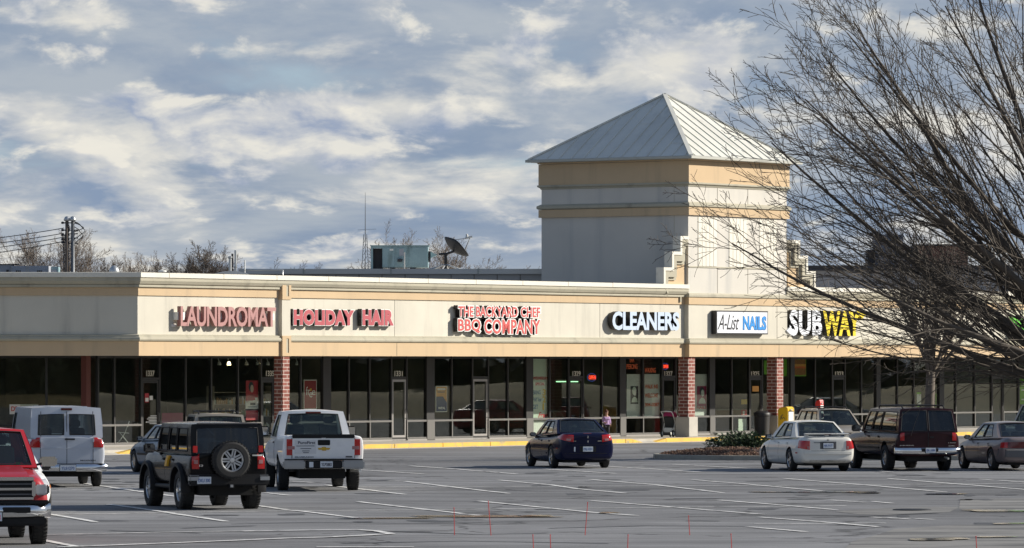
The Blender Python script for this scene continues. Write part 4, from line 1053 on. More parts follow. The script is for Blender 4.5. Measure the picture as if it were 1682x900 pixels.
# satellite dish
Yd = 220; t = at('satellite_dish', 'black satellite dish on a tripod mount with feed arm', 'satellite dish', 732, 441, Yd)
s = Yd / F
g = MB(); g.cyl((0, 0, -.02), (0, 0, .62), .07, 10); g.tube([(-.28, 0, .60), (.05, 0, .62), (.35, .02, .72)], .05, 8); g.build('mast', MAT['dish_black'], t)
g = MB()
for a in (20, 140, 260, 80, 200, 320): g.tube([(0, 0, .18), (.75 * math.cos(math.radians(a)), .75 * math.sin(math.radians(a)), -.04)], .03, 6)
g.build('tripod', MAT['galv'], t)
ax = Vector((.62, .30, .72)).normalized()         # where the dish looks
e1 = ax.cross(Vector((0, 1, 0))).normalized(); e2 = ax.cross(e1).normalized(); c0 = Vector((.33, 0, .78))
g = MB(); prof = [(0, 0), (.22, .02), (.42, .075), (.60, .16), (.68, .21), (.69, .20), (.60, .135), (.42, .05), (.22, -.005), (0, -.03)]
n = 24; vs = []
for r, hh in prof:
    for k in range(n):
        a = 2 * math.pi * k / n; q_ = .80 / (abs(math.cos(a)) ** 4 + abs(math.sin(a)) ** 4) ** .25; vs.append(c0 + ax * hh + (e1 * math.cos(a + .6) + e2 * math.sin(a + .6)) * r * q_)
g.add(vs, [(i * n + k, i * n + (k + 1) % n, (i + 1) * n + (k + 1) % n, (i + 1) * n + k) for i in range(len(prof) - 1) for k in range(n)]); g.build('reflector', MAT['dish_black'], t, smooth=True)
lnb = c0 + ax * .62 + Vector((.30, 0, .06))
g = MB(); g.tube([c0 + e1 * .45 + ax * .14, lnb], .018, 6); g.tube([c0 - e1 * .45 + ax * .14, lnb], .018, 6); g.tube([Vector((.45, 0, -.0)), lnb], .012, 6); g.build('feed_arm', MAT['metal_grey'], t)
g = MB(); g.tube([lnb + Vector((-.2, 0, .0)), lnb + Vector((.1, 0, .06))], .05, 8); g.lathe([(0, 0), (.05, .02), (.05, .14), (0, .15)], c=lnb + Vector((-.12, 0, .02)), n=10); g.build('feed_horn', MAT['paper_white'], t)
# lattice antenna mast
Ya = 300; s = Ya / F; t = at('antenna_mast', 'thin lattice antenna mast left of the green air handler', 'antenna', 600, 470, Ya)
g = MB(); top = (470 - 385) * s
for a in (90, 210, 330):
    g.tube([(.28 * math.cos(math.radians(a)), .28 * math.sin(math.radians(a)), 0), (.10 * math.cos(math.radians(a)), .10 * math.sin(math.radians(a)), top)], .02, 5)
z = 0
while z < top - .3:
    f = 1 - .64 * z / top; f2 = 1 - .64 * (z + .35) / top
    for i in range(3):
        a, b = math.radians(90 + 120 * i), math.radians(210 + 120 * i); g.tube([(.28 * f * math.cos(a), .28 * f * math.sin(a), z), (.28 * f2 * math.cos(b), .28 * f2 * math.sin(b), z + .35)], .009, 4)
    z += .35
g.build('lattice', MAT['mast_steel'], t)
g = MB(); zt_ = (470 - 316) * s; g.tube([(0, 0, top - .2), (0, 0, (470 - 345) * s), (0, 0, zt_)], [.03, .02, .010], 6); zc = (470 - 377) * s
g.tube([(-.42, 0, zc - .02), (.62, 0, zc + .03)], .008, 5); g.tube([(0, -.4, zc), (0, .4, zc)], .008, 5); g.build('whip_aerial', MAT['mast_steel'], t)
# vent stacks
def stack(label, px, pt, pb, wpx, Y, mt, cap=False, group=None):
    t = at('vent_pipe', label, 'vent pipe', px, pb, Y, group=group); s = Y / F; r = wpx * s / 2; h = (pb - pt) * s
    MB().cyl((0, 0, 0), (0, 0, h), r, 16).build('pipe', MAT[mt], t, smooth=40)
    if cap: MB().lathe([(r * .9, h - .06), (r * 1.5, h - .02), (r * 1.5, h + .03), (0, h + .06)], n=14).build('cap', MAT[mt], t, smooth=40)
    else: MB().lathe([(r * 1.001, h * .3), (r * 1.15, h * .31), (r * 1.15, h * .34), (r * 1.001, h * .35)], n=14).build('clamp', MAT['metal_grey'], t)
stack('bright steel vent pipe, tallest of the three together', 387, 411, 452, 4.2, 205, 'galv')
stack('short steel vent pipe with a wide cap left of the tallest', 378, 422.5, 452, 5.0, 204.4, 'galv', True)
stack('dark vent pipe squeezed between two steel ones', 381.8, 416.5, 452, 3.6, 206, 'dark_grille')
stack('thin white vent pipe standing alone', 402, 427.5, 452, 2.2, 205, 'paper_white')
stack('squat white vent cap just behind the corner coping', 266.5, 445.5, 452, 9, 193, 'paper_white', True)
t = at('roof_ventilator', 'weathered mushroom roof ventilator on the left wing', 'ventilator', 187.5, 452, 196); MB().cyl((0, 0, -.2), (0, 0, .13), .09, 12).build('neck', MAT['dark_grille'], t); MB().lathe([(.19, .10), (.20, .16), (.15, .28), (.06, .36), (0, .37)], n=16).build('cowl', MAT['galv'], t, smooth=True)
t = at('roof_curb', 'low curved sheet metal hump behind the coping', 'roof hood', 380, 456, 201); g = MB(); g.prism([(-.95, 0), (-.6, .16), (-.2, .24), (.2, .25), (.55, .18), (.85, .05), (.95, 0)], -.5, .5); g.build('hood', MAT['galv'], t, smooth=30)
# conduit on the coping near the pilaster
t = at('roof_pipe', 'thin bent grey pipe hooked over the coping by the pilaster', 'pipe', 464, 452, 192.2); g = MB(); g.tube([(-1.3, .3, .2), (-.05, .3, .21), (0, .25, .19), (0.0, .2, -.3)], .028, 8); g.build('pipe', MAT['galv'], t, smooth=True)
# grey boxes far left
t = at('rooftop_unit', 'long grey rooftop unit with slotted vents at far left', 'rooftop unit', 0, 452, 205); s = 205 / F
g = MB(); g.box(-1.2, 17 * s, .1, 1.5, 0, 17.5 * s); g.box(17.2 * s, 80 * s, 0, 1.4, 0, 15.5 * s); g.build('cabinet', MAT['hvac_grey'], t, bevel=.01)
g = MB(); g.box(-1.25, 31 * s, .05, 1.55, 17.6 * s, 18.6 * s); g.build('top_panel', MAT['dark_grille'], t)
g = MB()
for px in (26, 29, 32, 61, 64, 67): g.box(px * s, (px + 2) * s, -.012, -.001, 5 * s, 8 * s)
g.box(10 * s, 14 * s, .08, .099, 2 * s, 9 * s); g.build('vent_slots', MAT['dark_grille'], t)
g = MB()
for px in (18, 43, 46, 79): g.box(px * s, (px + 1) * s, -.012, -.001, 0, 15.4 * s)
g.build('panel_seams', MAT['metal_grey'], t)
t = at('rooftop_unit', 'small blue grey rooftop box beside the utility poles', 'rooftop unit', 81, 452, 206); MB().box(0, 15 * s, 0, .8, 0, 14 * s).build('cabinet', MAT['hvac_green'], t, bevel=.01); MB().box(3 * s, 12 * s, -.012, -.001, 3 * s, 9 * s).build('access_panel', MAT['hvac_grey'], t)
# roof boxes behind the big tree on the right
pbr('plant_blue', (.17, .185, .22), .6); pbr('brick_far', (.25, .13, .09), .9, vary=(2, .2))
t = thing('rooftop_unit', 'dark slate rooftop housing half hidden by the branches at right', 'rooftop unit', dp(1438, 445, 262)); s = 262 / F
MB().box(0, 46 * s, 0, 2.2, 0, 60 * s).build('cabinet', MAT['plant_blue'], t); MB().box(-12 * s, 0, .2, 2, 0, 35 * s).build('side_hood', MAT['dark_grille'], t); MB().box(46.2 * s, 66 * s, .3, 2, 0, 40 * s).build('annex', MAT['plant_blue'], t)
t = thing('penthouse', 'brown brick roof penthouse behind the thick branches', 'penthouse', dp(1506, 445, 275)); s = 275 / F
MB().box(0, 84 * s, 0, 3, 0, 41 * s).build('wall', MAT['brick_far'], t); MB().box(-.1, 84 * s + .1, -.1, 3.1, 41 * s, 44 * s).build('roof_cap', MAT['dark_grille'], t)

# ------------------------------------------------------------------ utility poles and wires behind the roof
Yp = 262; s = Yp / F
def pole(label, px, pt):
    t = thing('utility_pole', label, 'utility pole', Vector(((px - CX) * s, Yp, 0))); h = CH + (HY - pt) * s
    g = MB(); g.tube([(0, 0, 0), (0, 0, h)], [.13, .085], 12); g.build('pole', MAT['pole_wood' if px < 115 else 'mast_steel'], t, smooth=True)
    MB().lathe([(.0, h + .22), (.10, h + .18), (.17, h + .05), (.15, h - .02), (0, h - .04)], n=12).build('pole_cap', MAT['galv'], t, smooth=True)
    return t, h
t1, h1 = pole('wooden utility pole on the left carrying four wires', 110, 362)
t2, h2 = pole('steel utility pole with looping cables on the right', 119.5, 362)
g = MB()
for k_, py in enumerate((366, 378, 386, 393, 398)):
    z = CH + (HY - py) * s; g.tube([(-.22, 0, z), (.12, 0, z)], .035, 6); g.lathe([(0, -.06), (.07, -.04), (.07, .05), (0, .07)], c=(-.22, 0, z), n=8)
g.tube([(-.15, 0, CH + (HY - 395) * s), (-.15, 0, 4)], .035, 6); g.build('insulator_arms', MAT['dark_grille'], t1)
g = MB()
for py in (366, 378, 384, 391, 400): z = CH + (HY - py) * s; g.tube([(-.2, 0, z), (.26, 0, z)], .03, 6)
g.build('brackets', MAT['dark_grille'], t2)
g = MB()
for a, b, rr_ in ((366, 381, .46), (363, 393, .52), (372, 400, .42)):
    z0, z1 = CH + (HY - a) * s, CH + (HY - b) * s
    g.tube([(.05 + rr_ * math.sin(math.pi * i / 14) * (1.0 + .1 * math.sin(i)), .03, z0 + (z1 - z0) * i / 14) for i in range(15)], .022, 6)
for a, b in ((370, 400), (366, 395)):
    z0, z1 = CH + (HY - a) * s, CH + (HY - b) * s
    g.tube([(-.28 + .12 * math.sin(math.pi * i / 10 * 2), -.03, z0 + (z1 - z0) * i / 10) for i in range(11)], .02, 6)
g.build('drop_cables', MAT['wire'], t2, smooth=True)
for i, (py, pl, desc) in enumerate(((374.5, 391.5, 'top power line running left from the wooden pole'), (383, 400, 'second power line from the top left of the poles'), (389.5, 407, 'third power line from the top left of the poles'), (396.5, 415.5, 'lowest power line running left from the wooden pole'))):
    a = Vector(((105 - CX) * s, Yp, CH + (HY - py) * s)); sl = (pl - py) / 105 * s / s
    pts = []
    for k_ in range(25):
        px = 105 - k_ * 24; q = px - 105
        pts.append(((px - CX) * s, Yp - k_ * .2, CH + (HY - (py + (pl - py) * (-q / 105) * 1.15 - .15 * (pl - py) * (q / 105) ** 2)) * s))
    o = MB().tube(pts, .02, 5).build('power_line', MAT['wire'], None, smooth=True)
    tag(o, desc, 'power line', 'power lines left of the poles')

# ================================================================== trees
def bark(name, col, spec=.4):
    return pbr(name, col, .75, spec=spec, vary=(6, .3))
bark('bark_near', (.088, .072, .056)); bark('bark_far', (.12, .095, .075)); bark('bark_pale', (.22, .18, .145)); bark('bark_mid', (.125, .102, .080))
def grow(paths, p, d, L, r, lev, P, rnd):
    """one branch as a bent path, then its own side branches; paths = list of (level, points, radii)"""
    n = P['seg'][lev]; pts = [p.copy()]; rad = [r]; q = p.copy(); dd = d.normalized(); step = L / n
    dirs = [dd.copy()]
    r1 = max(P['rmin'], r * P['taper'][lev])
    for i in range(n):
        dd = (dd + Vector((rnd.gauss(0, 1), rnd.gauss(0, 1), rnd.gauss(0, 1))) * P['wig'][lev] + Vector((0, 0, 1)) * P['up'][lev] / n + P.get('pull', Vector((0, 0, 0))) / n).normalized()
        q = q + dd * step; pts.append(q.copy()); dirs.append(dd.copy()); rad.append(r + (r1 - r) * (i + 1) / n)
    paths.append((lev, pts, rad))
    if lev + 1 >= len(P['seg']): return
    k = P['kids'][lev]; az = rnd.uniform(0, 6.28)
    for j in range(k):
        f = P['start'][lev] + (1 - P['start'][lev]) * (j + rnd.random() * .8) / k
        x = f * n; i = min(int(x), n - 1); pt = pts[i].lerp(pts[i + 1], x - i); pd = dirs[i]
        az += 2.4 + rnd.uniform(-.5, .5)
        a = pd.cross(Vector((0, 0, 1))); a = a.normalized() if a.length > 1e-3 else Vector((1, 0, 0)); b = a.cross(pd).normalized()
        side = a * math.cos(az) + b * math.sin(az)
        ang = math.radians(rnd.uniform(*P['ang'][lev]))
        nd = pd * math.cos(ang) + side * math.sin(ang)
        rr = rad[i] * P['rk'][lev]
        grow(paths, pt, nd, L * P['lk'][lev] * (1.15 - .75 * f) * rnd.uniform(.75, 1.2), max(P['rmin'], rr), lev + 1, P, rnd)
def tubes(paths, sides):
    V = []; Fc = []; o = 0
    for lev, pts, rad in paths:
        n = sides[min(lev, len(sides) - 1)]; m = len(pts)
        P_ = np.array([tuple(p) for p in pts]); T = np.gradient(P_, axis=0); T /= np.linalg.norm(T, axis=1)[:, None] + 1e-9
        ref = np.where(np.abs(T[:, 2:3]) < .9, np.array([[0, 0, 1.]]), np.array([[1., 0, 0]]))
        A_ = np.cross(T, ref); A_ /= np.linalg.norm(A_, axis=1)[:, None] + 1e-9; B_ = np.cross(A_, T)
        th = np.arange(n) * 2 * math.pi / n
        ringv = P_[:, None, :] + (A_[:, None, :] * np.cos(th)[None, :, None] + B_[:, None, :] * np.sin(th)[None, :, None]) * np.array(rad)[:, None, None]
        V.append(ringv.reshape(-1, 3))
        i = np.arange(m - 1)[:, None] * n; k = np.arange(n)[None, :]; k2 = (k + 1) % n
        Fc.append((np.stack([i + k, i + k2, i + n + k2, i + n + k], -1)).reshape(-1, 4) + o); o += m * n
    return np.concatenate(V), np.concatenate(Fc)
def tube_obj(name, paths, sides, mat, parent):
    V, Fc = tubes(paths, sides); me = bpy.data.meshes.new(name)
    me.vertices.add(len(V)); me.vertices.foreach_set('co', V.ravel().astype(np.float32))
    me.loops.add(Fc.size); me.loops.foreach_set('vertex_index', Fc.ravel().astype(np.int32))
    me.polygons.add(len(Fc)); me.polygons.foreach_set('loop_start', (np.arange(len(Fc)) * 4).astype(np.int32)); me.polygons.foreach_set('loop_total', np.full(len(Fc), 4, np.int32))
    me.polygons.foreach_set('use_smooth', [True] * len(Fc)); me.materials.append(mat); me.update(calc_edges=True); me.validate()
    return link(name, me, parent)

# the big bare tree at the right: low fork, limbs fanning up and to the left
def near_tree():
    Y0 = 58.0; rnd = random.Random(12); base = Vector((7.35, Y0, 0)); t = thing('bare_tree', 'big bare winter tree fanning dark branches in from the right edge', 'tree', base)
    trunk = []; fork = Vector((-.15, 0, 2.62))
    trunk.append((0, [Vector((0, 0, 0)), Vector((.02, 0, .3)), Vector((-.04, 0, 1.1)), Vector((-.10, .02, 2.1)), fork], [.24, .18, .15, .15, .14]))
    P = dict(seg=[22, 14, 8, 5], kids=[12, 8, 5, 0], start=[.16, .12, .12, 0], ang=[(12, 30), (16, 38), (20, 52), (0, 0)], lk=[.50, .46, .42, 0], rk=[.40, .42, .5, 0],
             taper=[.12, .2, .4, .6], wig=[.035, .05, .08, .11], up=[.30, .14, .05, 0], rmin=.0028)
    limbs = []
    spec = []
    # (elevation in degrees, swing away from / towards the camera in degrees, length, radius)
    for el_, sw, L, r in ((8, 8, 4.0, .022), (12, -14, 4.9, .026), (16, 14, 5.2, .032), (21, -6, 5.4, .042), (23, 20, 5.5, .040), (26, -20, 5.6, .052), (29, 4, 5.7, .055), (33, -12, 5.7, .048), (37, 24, 5.8, .05), (41, -26, 5.8, .048), (45, 6, 5.9, .058), (49, -10, 5.9, .05), (54, 28, 5.8, .055), (59, -18, 5.9, .05), (66, 12, 5.9, .055), (74, -28, 5.8, .05), (82, 20, 5.8, .06)):
        spec.append((el_, 180 + sw, L, r))
    for el_, az in ((70, 90), (60, -80), (45, 40), (55, -20), (30, 110), (28, -110)):
        spec.append((el_, az, 5.2, .05))
    for i, (el_, az, L, r) in enumerate(spec):
        e, a = math.radians(el_), math.radians(az); d = Vector((math.cos(e) * math.cos(a), math.cos(e) * math.sin(a), math.sin(e)))
        lvis = abs(((az + 180) % 360) - 180) > 145
        PP = dict(P)
        if lvis and el_ < 24: PP['kids'] = [9, 6, 4, 0]
        if not lvis: PP['kids'] = [7, 4, 2, 0]
        st_ = fork + Vector((rnd.uniform(-.10, .10), rnd.uniform(-.10, .10), rnd.uniform(-.25, .15)))
        PP['up'] = [.26 if el_ < 60 else .06, .14, .05, 0]
        grow(limbs, st_, d, L * .945 * rnd.uniform(.95, 1.04), r * 1.22, 0, PP, rnd)
    tube_obj('trunk', trunk, [14], MAT['bark_near'], t)
    tube_obj('limbs', [p for p in limbs if p[0] <= 1], [9, 5], MAT['bark_near'], t)
    tube_obj('twigs', [p for p in limbs if p[0] > 1], [4, 4, 4, 3], MAT['bark_near'], t)
    print('near tree paths', len(limbs))
near_tree()

def vase_tree(name, label, base, height, spread, seed, mat, n_limb=7, fork=.3, dens=1.0, trunk_r=.13, lean=0.0, group=None, rmin=.008, up=.5):
    rnd = random.Random(seed); t = thing(name, label, 'tree', base, group=group)
    fz_ = height * fork; top = Vector((lean, 0, fz_))
    tr = [(0, [Vector((0, 0, 0)), Vector((lean * .1, 0, fz_ * .1)), Vector((lean * .55, rnd.uniform(-.05, .05), fz_ * .55)), top], [trunk_r * 1.35, trunk_r * 1.05, trunk_r * .95, trunk_r * .85])]
    P = dict(seg=[10, 7, 5, 4], kids=[int(11 * dens), int(9 * dens), int(6 * dens), 0], start=[.15, .12, .12, 0], ang=[(16, 42), (20, 48), (22, 56), (0, 0)], lk=[.50, .46, .44, 0], rk=[.42, .45, .5, 0], taper=[.18, .28, .4, .6], wig=[.08, .10, .13, .15], up=[up, up * .6, .2, 0], rmin=rmin)
    limbs = []
    for i in range(n_limb):
        az = 2 * math.pi * i / n_limb + rnd.uniform(-.3, .3); out = rnd.uniform(.35, 1.0) * spread
        d = Vector((math.cos(az) * out, math.sin(az) * out, (height - fz_) * rnd.uniform(.75, 1.0)))
        grow(limbs, top - Vector((0, 0, rnd.uniform(0, fz_ * .2))), d, d.length * .92, trunk_r * .42, 0, P, rnd)
    grow(limbs, top, Vector((0, 0, 1)), (height - fz_) * .9, trunk_r * .45, 0, P, rnd)
    tube_obj('trunk', tr, [12], MAT[mat], t)
    tube_obj('branches', limbs, [6, 4, 4, 3], MAT[mat], t)
    return t
# tree on the planted island
vase_tree('bare_tree', 'smaller bare tree growing from the island behind the maroon wagon', gp(1523, 746, .15), 7.5, 2.5, 5, 'bark_mid', 12, .36, .92, .17, .12, rmin=.0045, up=.30)
# winter trees beyond the roofs
for px, pt, Y, spr, seed, mt, lab, dens in (
    (88, 380, 330, 3.6, 21, 'bark_pale', 'pale bare tree behind the wooden utility pole', 1.0),
    (150, 424, 340, 3.0, 22, 'bark_far', 'dark bare tree just right of the steel pole', 1.0),
    (196, 426, 350, 2.6, 23, 'bark_pale', 'low bare tree behind the mushroom roof ventilator', .9),
    (232, 422, 345, 2.4, 24, 'bark_pale', 'low bare tree above the left parapet corner', .9),
    (340, 402, 320, 2.5, 25, 'bark_far', 'rounded bare tree left of the three vent pipes', 1.1),
    (300, 434, 330, 1.6, 31, 'bark_far', 'small bare tree at the foot of the rounded one', .8),
    (482, 430, 350, 1.8, 26, 'bark_far', 'small bare tree top over the rear parapet', .7),
    (565, 428, 350, 2.2, 27, 'bark_pale', 'small bare tree left of the lattice mast', .6),
    (655, 385, 345, 2.6, 28, 'bark_pale', 'pale bare tree directly behind the green air handler', .7),
    (722, 388, 330, 3.4, 29, 'bark_pale', 'pale bare tree behind the satellite dish', .9),
    (852, 429, 350, 1.0, 30, 'bark_pale', 'tiny bare tree top left of the tower wall', .6)):
    h = CH + (HY - pt) * Y / F
    vase_tree('bare_tree', lab, Vector(((px - CX) / F * Y, Y, 0)), h, spr, seed, mt, 16, .28, dens * 1.3, .13, .1, 'bare trees beyond the roofs', rmin=.0065)

# ================================================================== planted island
pbr('mulch', (.10, .052, .034), .95, vary=(6, .5), bump=(18, 1.0)); pbr('chip_a', (.15, .075, .045), .9); pbr('chip_b', (.26, .17, .11), .9); pbr('chip_c', (.07, .04, .028), .9)
ia, ib = gp(1066, 748.5), gp(1150, 755); ic = gp(1250, 756)
def isl_outline(inset):
    Yf = (gp(1180, 756).y); x0 = ia.x; dpt = 6.8; x1 = ia.x + 17.0; r = dpt / 2; pts = []
    cx, cy = x0 + r * 1.0, Yf + r
    for i in range(19):
        a = math.radians(270 - 180 * i / 18); pts.append((cx + (r - inset) * math.cos(a) * 1.0, cy + (r - inset) * math.sin(a)))
    pts += [(x1 - inset, Yf + dpt - inset), (x1 - inset, Yf + inset)]
    return pts
isl = link('planted_island', None); tag(isl, kind='structure')
o1, o2 = isl_outline(0), isl_outline(.18); n = len(o1); g = MB()
vs = [(x, y, 0) for x, y in o1] + [(x, y, .14) for x, y in isl_outline(.015)] + [(x, y, .15) for x, y in isl_outline(.04)] + [(x, y, .15) for x, y in o2] + [(x, y, .05) for x, y in o2]
g.add(vs, [(j * n + i, j * n + (i + 1) % n, (j + 1) * n + (i + 1) % n, (j + 1) * n + i) for j in range(4) for i in range(n)])
g.build('kerb', MAT['kerb_concrete'], isl)
g = MB(); k = 10; rings = []
import itertools
c = Vector((sum(p[0] for p in o2) / n, sum(p[1] for p in o2) / n))
vs = []
for j in range(k + 1):
    f = 1 - j / k
    for x, y in o2: vs.append((c.x + (x - c.x) * f, c.y + (y - c.y) * f, .12 + .20 * (1 - f ** 2.2)))
g.add(vs, [(j * n + i, j * n + (i + 1) % n, (j + 1) * n + (i + 1) % n, (j + 1) * n + i) for j in range(k) for i in range(n)]); g.build('mulch_bed', MAT['mulch'], isl, smooth=True)
g = MB(); rnd = random.Random(9)
for _ in range(5200):
    f = math.sqrt(rnd.random()) * .98; i = rnd.randrange(n); w_ = rnd.random(); a, b = o2[i], o2[(i + 1) % n]; x = c.x + ((a[0] + (b[0] - a[0]) * w_) - c.x) * f; y = c.y + ((a[1] + (b[1] - a[1]) * w_) - c.y) * f
    if x > ia.x + 12: continue
    z = .12 + .20 * (1 - f ** 2.2) + .012; d = Vector((rnd.gauss(0, 1), rnd.gauss(0, 1), rnd.gauss(0, .5))).normalized(); e_ = d.cross(Vector((rnd.gauss(0, 1), rnd.gauss(0, 1), rnd.gauss(0, 1)))).normalized()
    g.obox((x, y, z), d * rnd.uniform(.03, .075), e_ * rnd.uniform(.015, .03), d.cross(e_) * .008, rnd.randrange(3))
tag(g.build('mulch_chips', [MAT['chip_a'], MAT['chip_b'], MAT['chip_c']]), kind='stuff')
# low juniper
pbr('needle_a', (.035, .065, .026), .7); pbr('needle_b', (.055, .095, .034), .7); pbr('needle_c', (.022, .040, .020), .7)
def juniper():
    b0 = gp(1222, 740, .2); t = thing('juniper_shrub', 'low dark green spreading juniper on the mulched island', 'shrub', b0); rnd = random.Random(6)
    g = MB(); tw = []
    for i in range(170):
        az = rnd.uniform(0, 6.283); out = rnd.uniform(.15, 1); rx = 1.15; L = (.35 + .85 * out) * rnd.uniform(.8, 1.15)
        d = Vector((math.cos(az) * out * rx, math.sin(az) * out * rx, .28 + .55 * (1 - out) + rnd.uniform(0, .25))).normalized()
        p = Vector((math.cos(az) * .25 * out, math.sin(az) * .25 * out, .02)); pts = [p]; dd = d
        for s_ in range(5):
            dd = (dd + Vector((0, 0, -.10)) + Vector((rnd.gauss(0, .1), rnd.gauss(0, .1), rnd.gauss(0, .06)))).normalized(); pts.append(pts[-1] + dd * L / 5)
        tw.append((0, pts, [.012, .010, .008, .006, .005, .004]))
        for k_ in range(46):
            f = rnd.uniform(.22, 1) * 5; j = min(int(f), 4); q = pts[j].lerp(pts[j + 1], f - j)
            nd = (dd + Vector((rnd.gauss(0, .75), rnd.gauss(0, .75), rnd.gauss(.15, .6)))).normalized(); ln = rnd.uniform(.06, .15); sd = nd.cross(Vector((rnd.gauss(0, 1), rnd.gauss(0, 1), rnd.gauss(0, 1)))).normalized() * rnd.uniform(.012, .03)
            g.add([q - sd * .4, q + nd * ln * .5 - sd, q + nd * ln, q + nd * ln * .5 + sd, ], [(0, 1, 2, 3)], rnd.choice((0, 0, 1, 1, 2)))
    g.build('foliage', [MAT['needle_a'], MAT['needle_b'], MAT['needle_c']], t, fix=False); tube_obj('stems', tw, [4], MAT['bark_mid'], t)
juniper()
# slim red marker stakes pushed into cracks of the lot
pbr('stake_red', (.55, .05, .045), .55)
for i, (px, pb, pt, ln, where) in enumerate(((746.5, 879, 835, -.01, 'short red marker stake left of the taller stake by the wet streak'), (806.5, 879.5, 824, -.05, 'tall red marker stake leaning left beside the wet streak'), (961, 879, 826, .05, 'red marker stake leaning right at the end of the wet streak'),
        (1133, 879, 848, -.04, 'red marker stake standing alone right of centre'), (877, 915, 879.5, -.03, 'red marker stake cut by the frame under the tall stake'), (905, 915, 879.5, -.02, 'red marker stake cut by the frame below centre left'), (1030.5, 915, 879.5, .02, 'red marker stake cut by the frame below the solitary one'), (1202.5, 915, 878, -.03, 'red marker stake cut by the frame right of centre'), (1605, 912, 882, -.04, 'red marker stake among the patches near the right corner'))):
    b0 = gp(px, pb); h = (pb - pt) * b0.y / F; t = thing('marker_stake', where, 'marker stake', b0, group='red marker stakes on the lot')
    MB().tube([(0, 0, 0), (ln * h * 1.6, 0, h)], [.008, .007], 6).build('rod', MAT['stake_red'], t)
    MB().lathe([(0, 0), (.009, .004), (.009, .018), (0, .024)], c=(ln * h * 1.6, 0, h - .004), n=6).build('tip', MAT['stake_red'], t)

# ================================================================== the girl on the pavement
pbr('skin', (.42, .25, .17), .55); pbr('hair_auburn', (.10, .03, .018), .6, vary=(20, .3)); pbr('top_lilac', (.42, .28, .48), .8, vary=(8, .1)); pbr('trousers_black', (.02, .02, .024), .8); pbr('shoe', (.5, .48, .45), .6)
def skin_mesh(joints, edges, radii, mat, name, parent, sub=2):
    me = bpy.data.meshes.new(name); me.from_pydata(joints, edges, []); o = bpy.data.objects.new('tmp_skin', me); COL.objects.link(o)
    o.modifiers.new('s', 'SKIN'); sv = me.skin_vertices[0].data
    for i, r in enumerate(radii): sv[i].radius = (r, r) if not isinstance(r, tuple) else r
    sv[0].use_root = True
    m = o.modifiers.new('d', 'SUBSURF'); m.levels = sub; m.render_levels = sub
    out = baked(o); out.materials.clear(); out.materials.append(MAT[mat]); out.polygons.foreach_set('use_smooth', [True] * len(out.polygons))
    return link(name, out, parent)
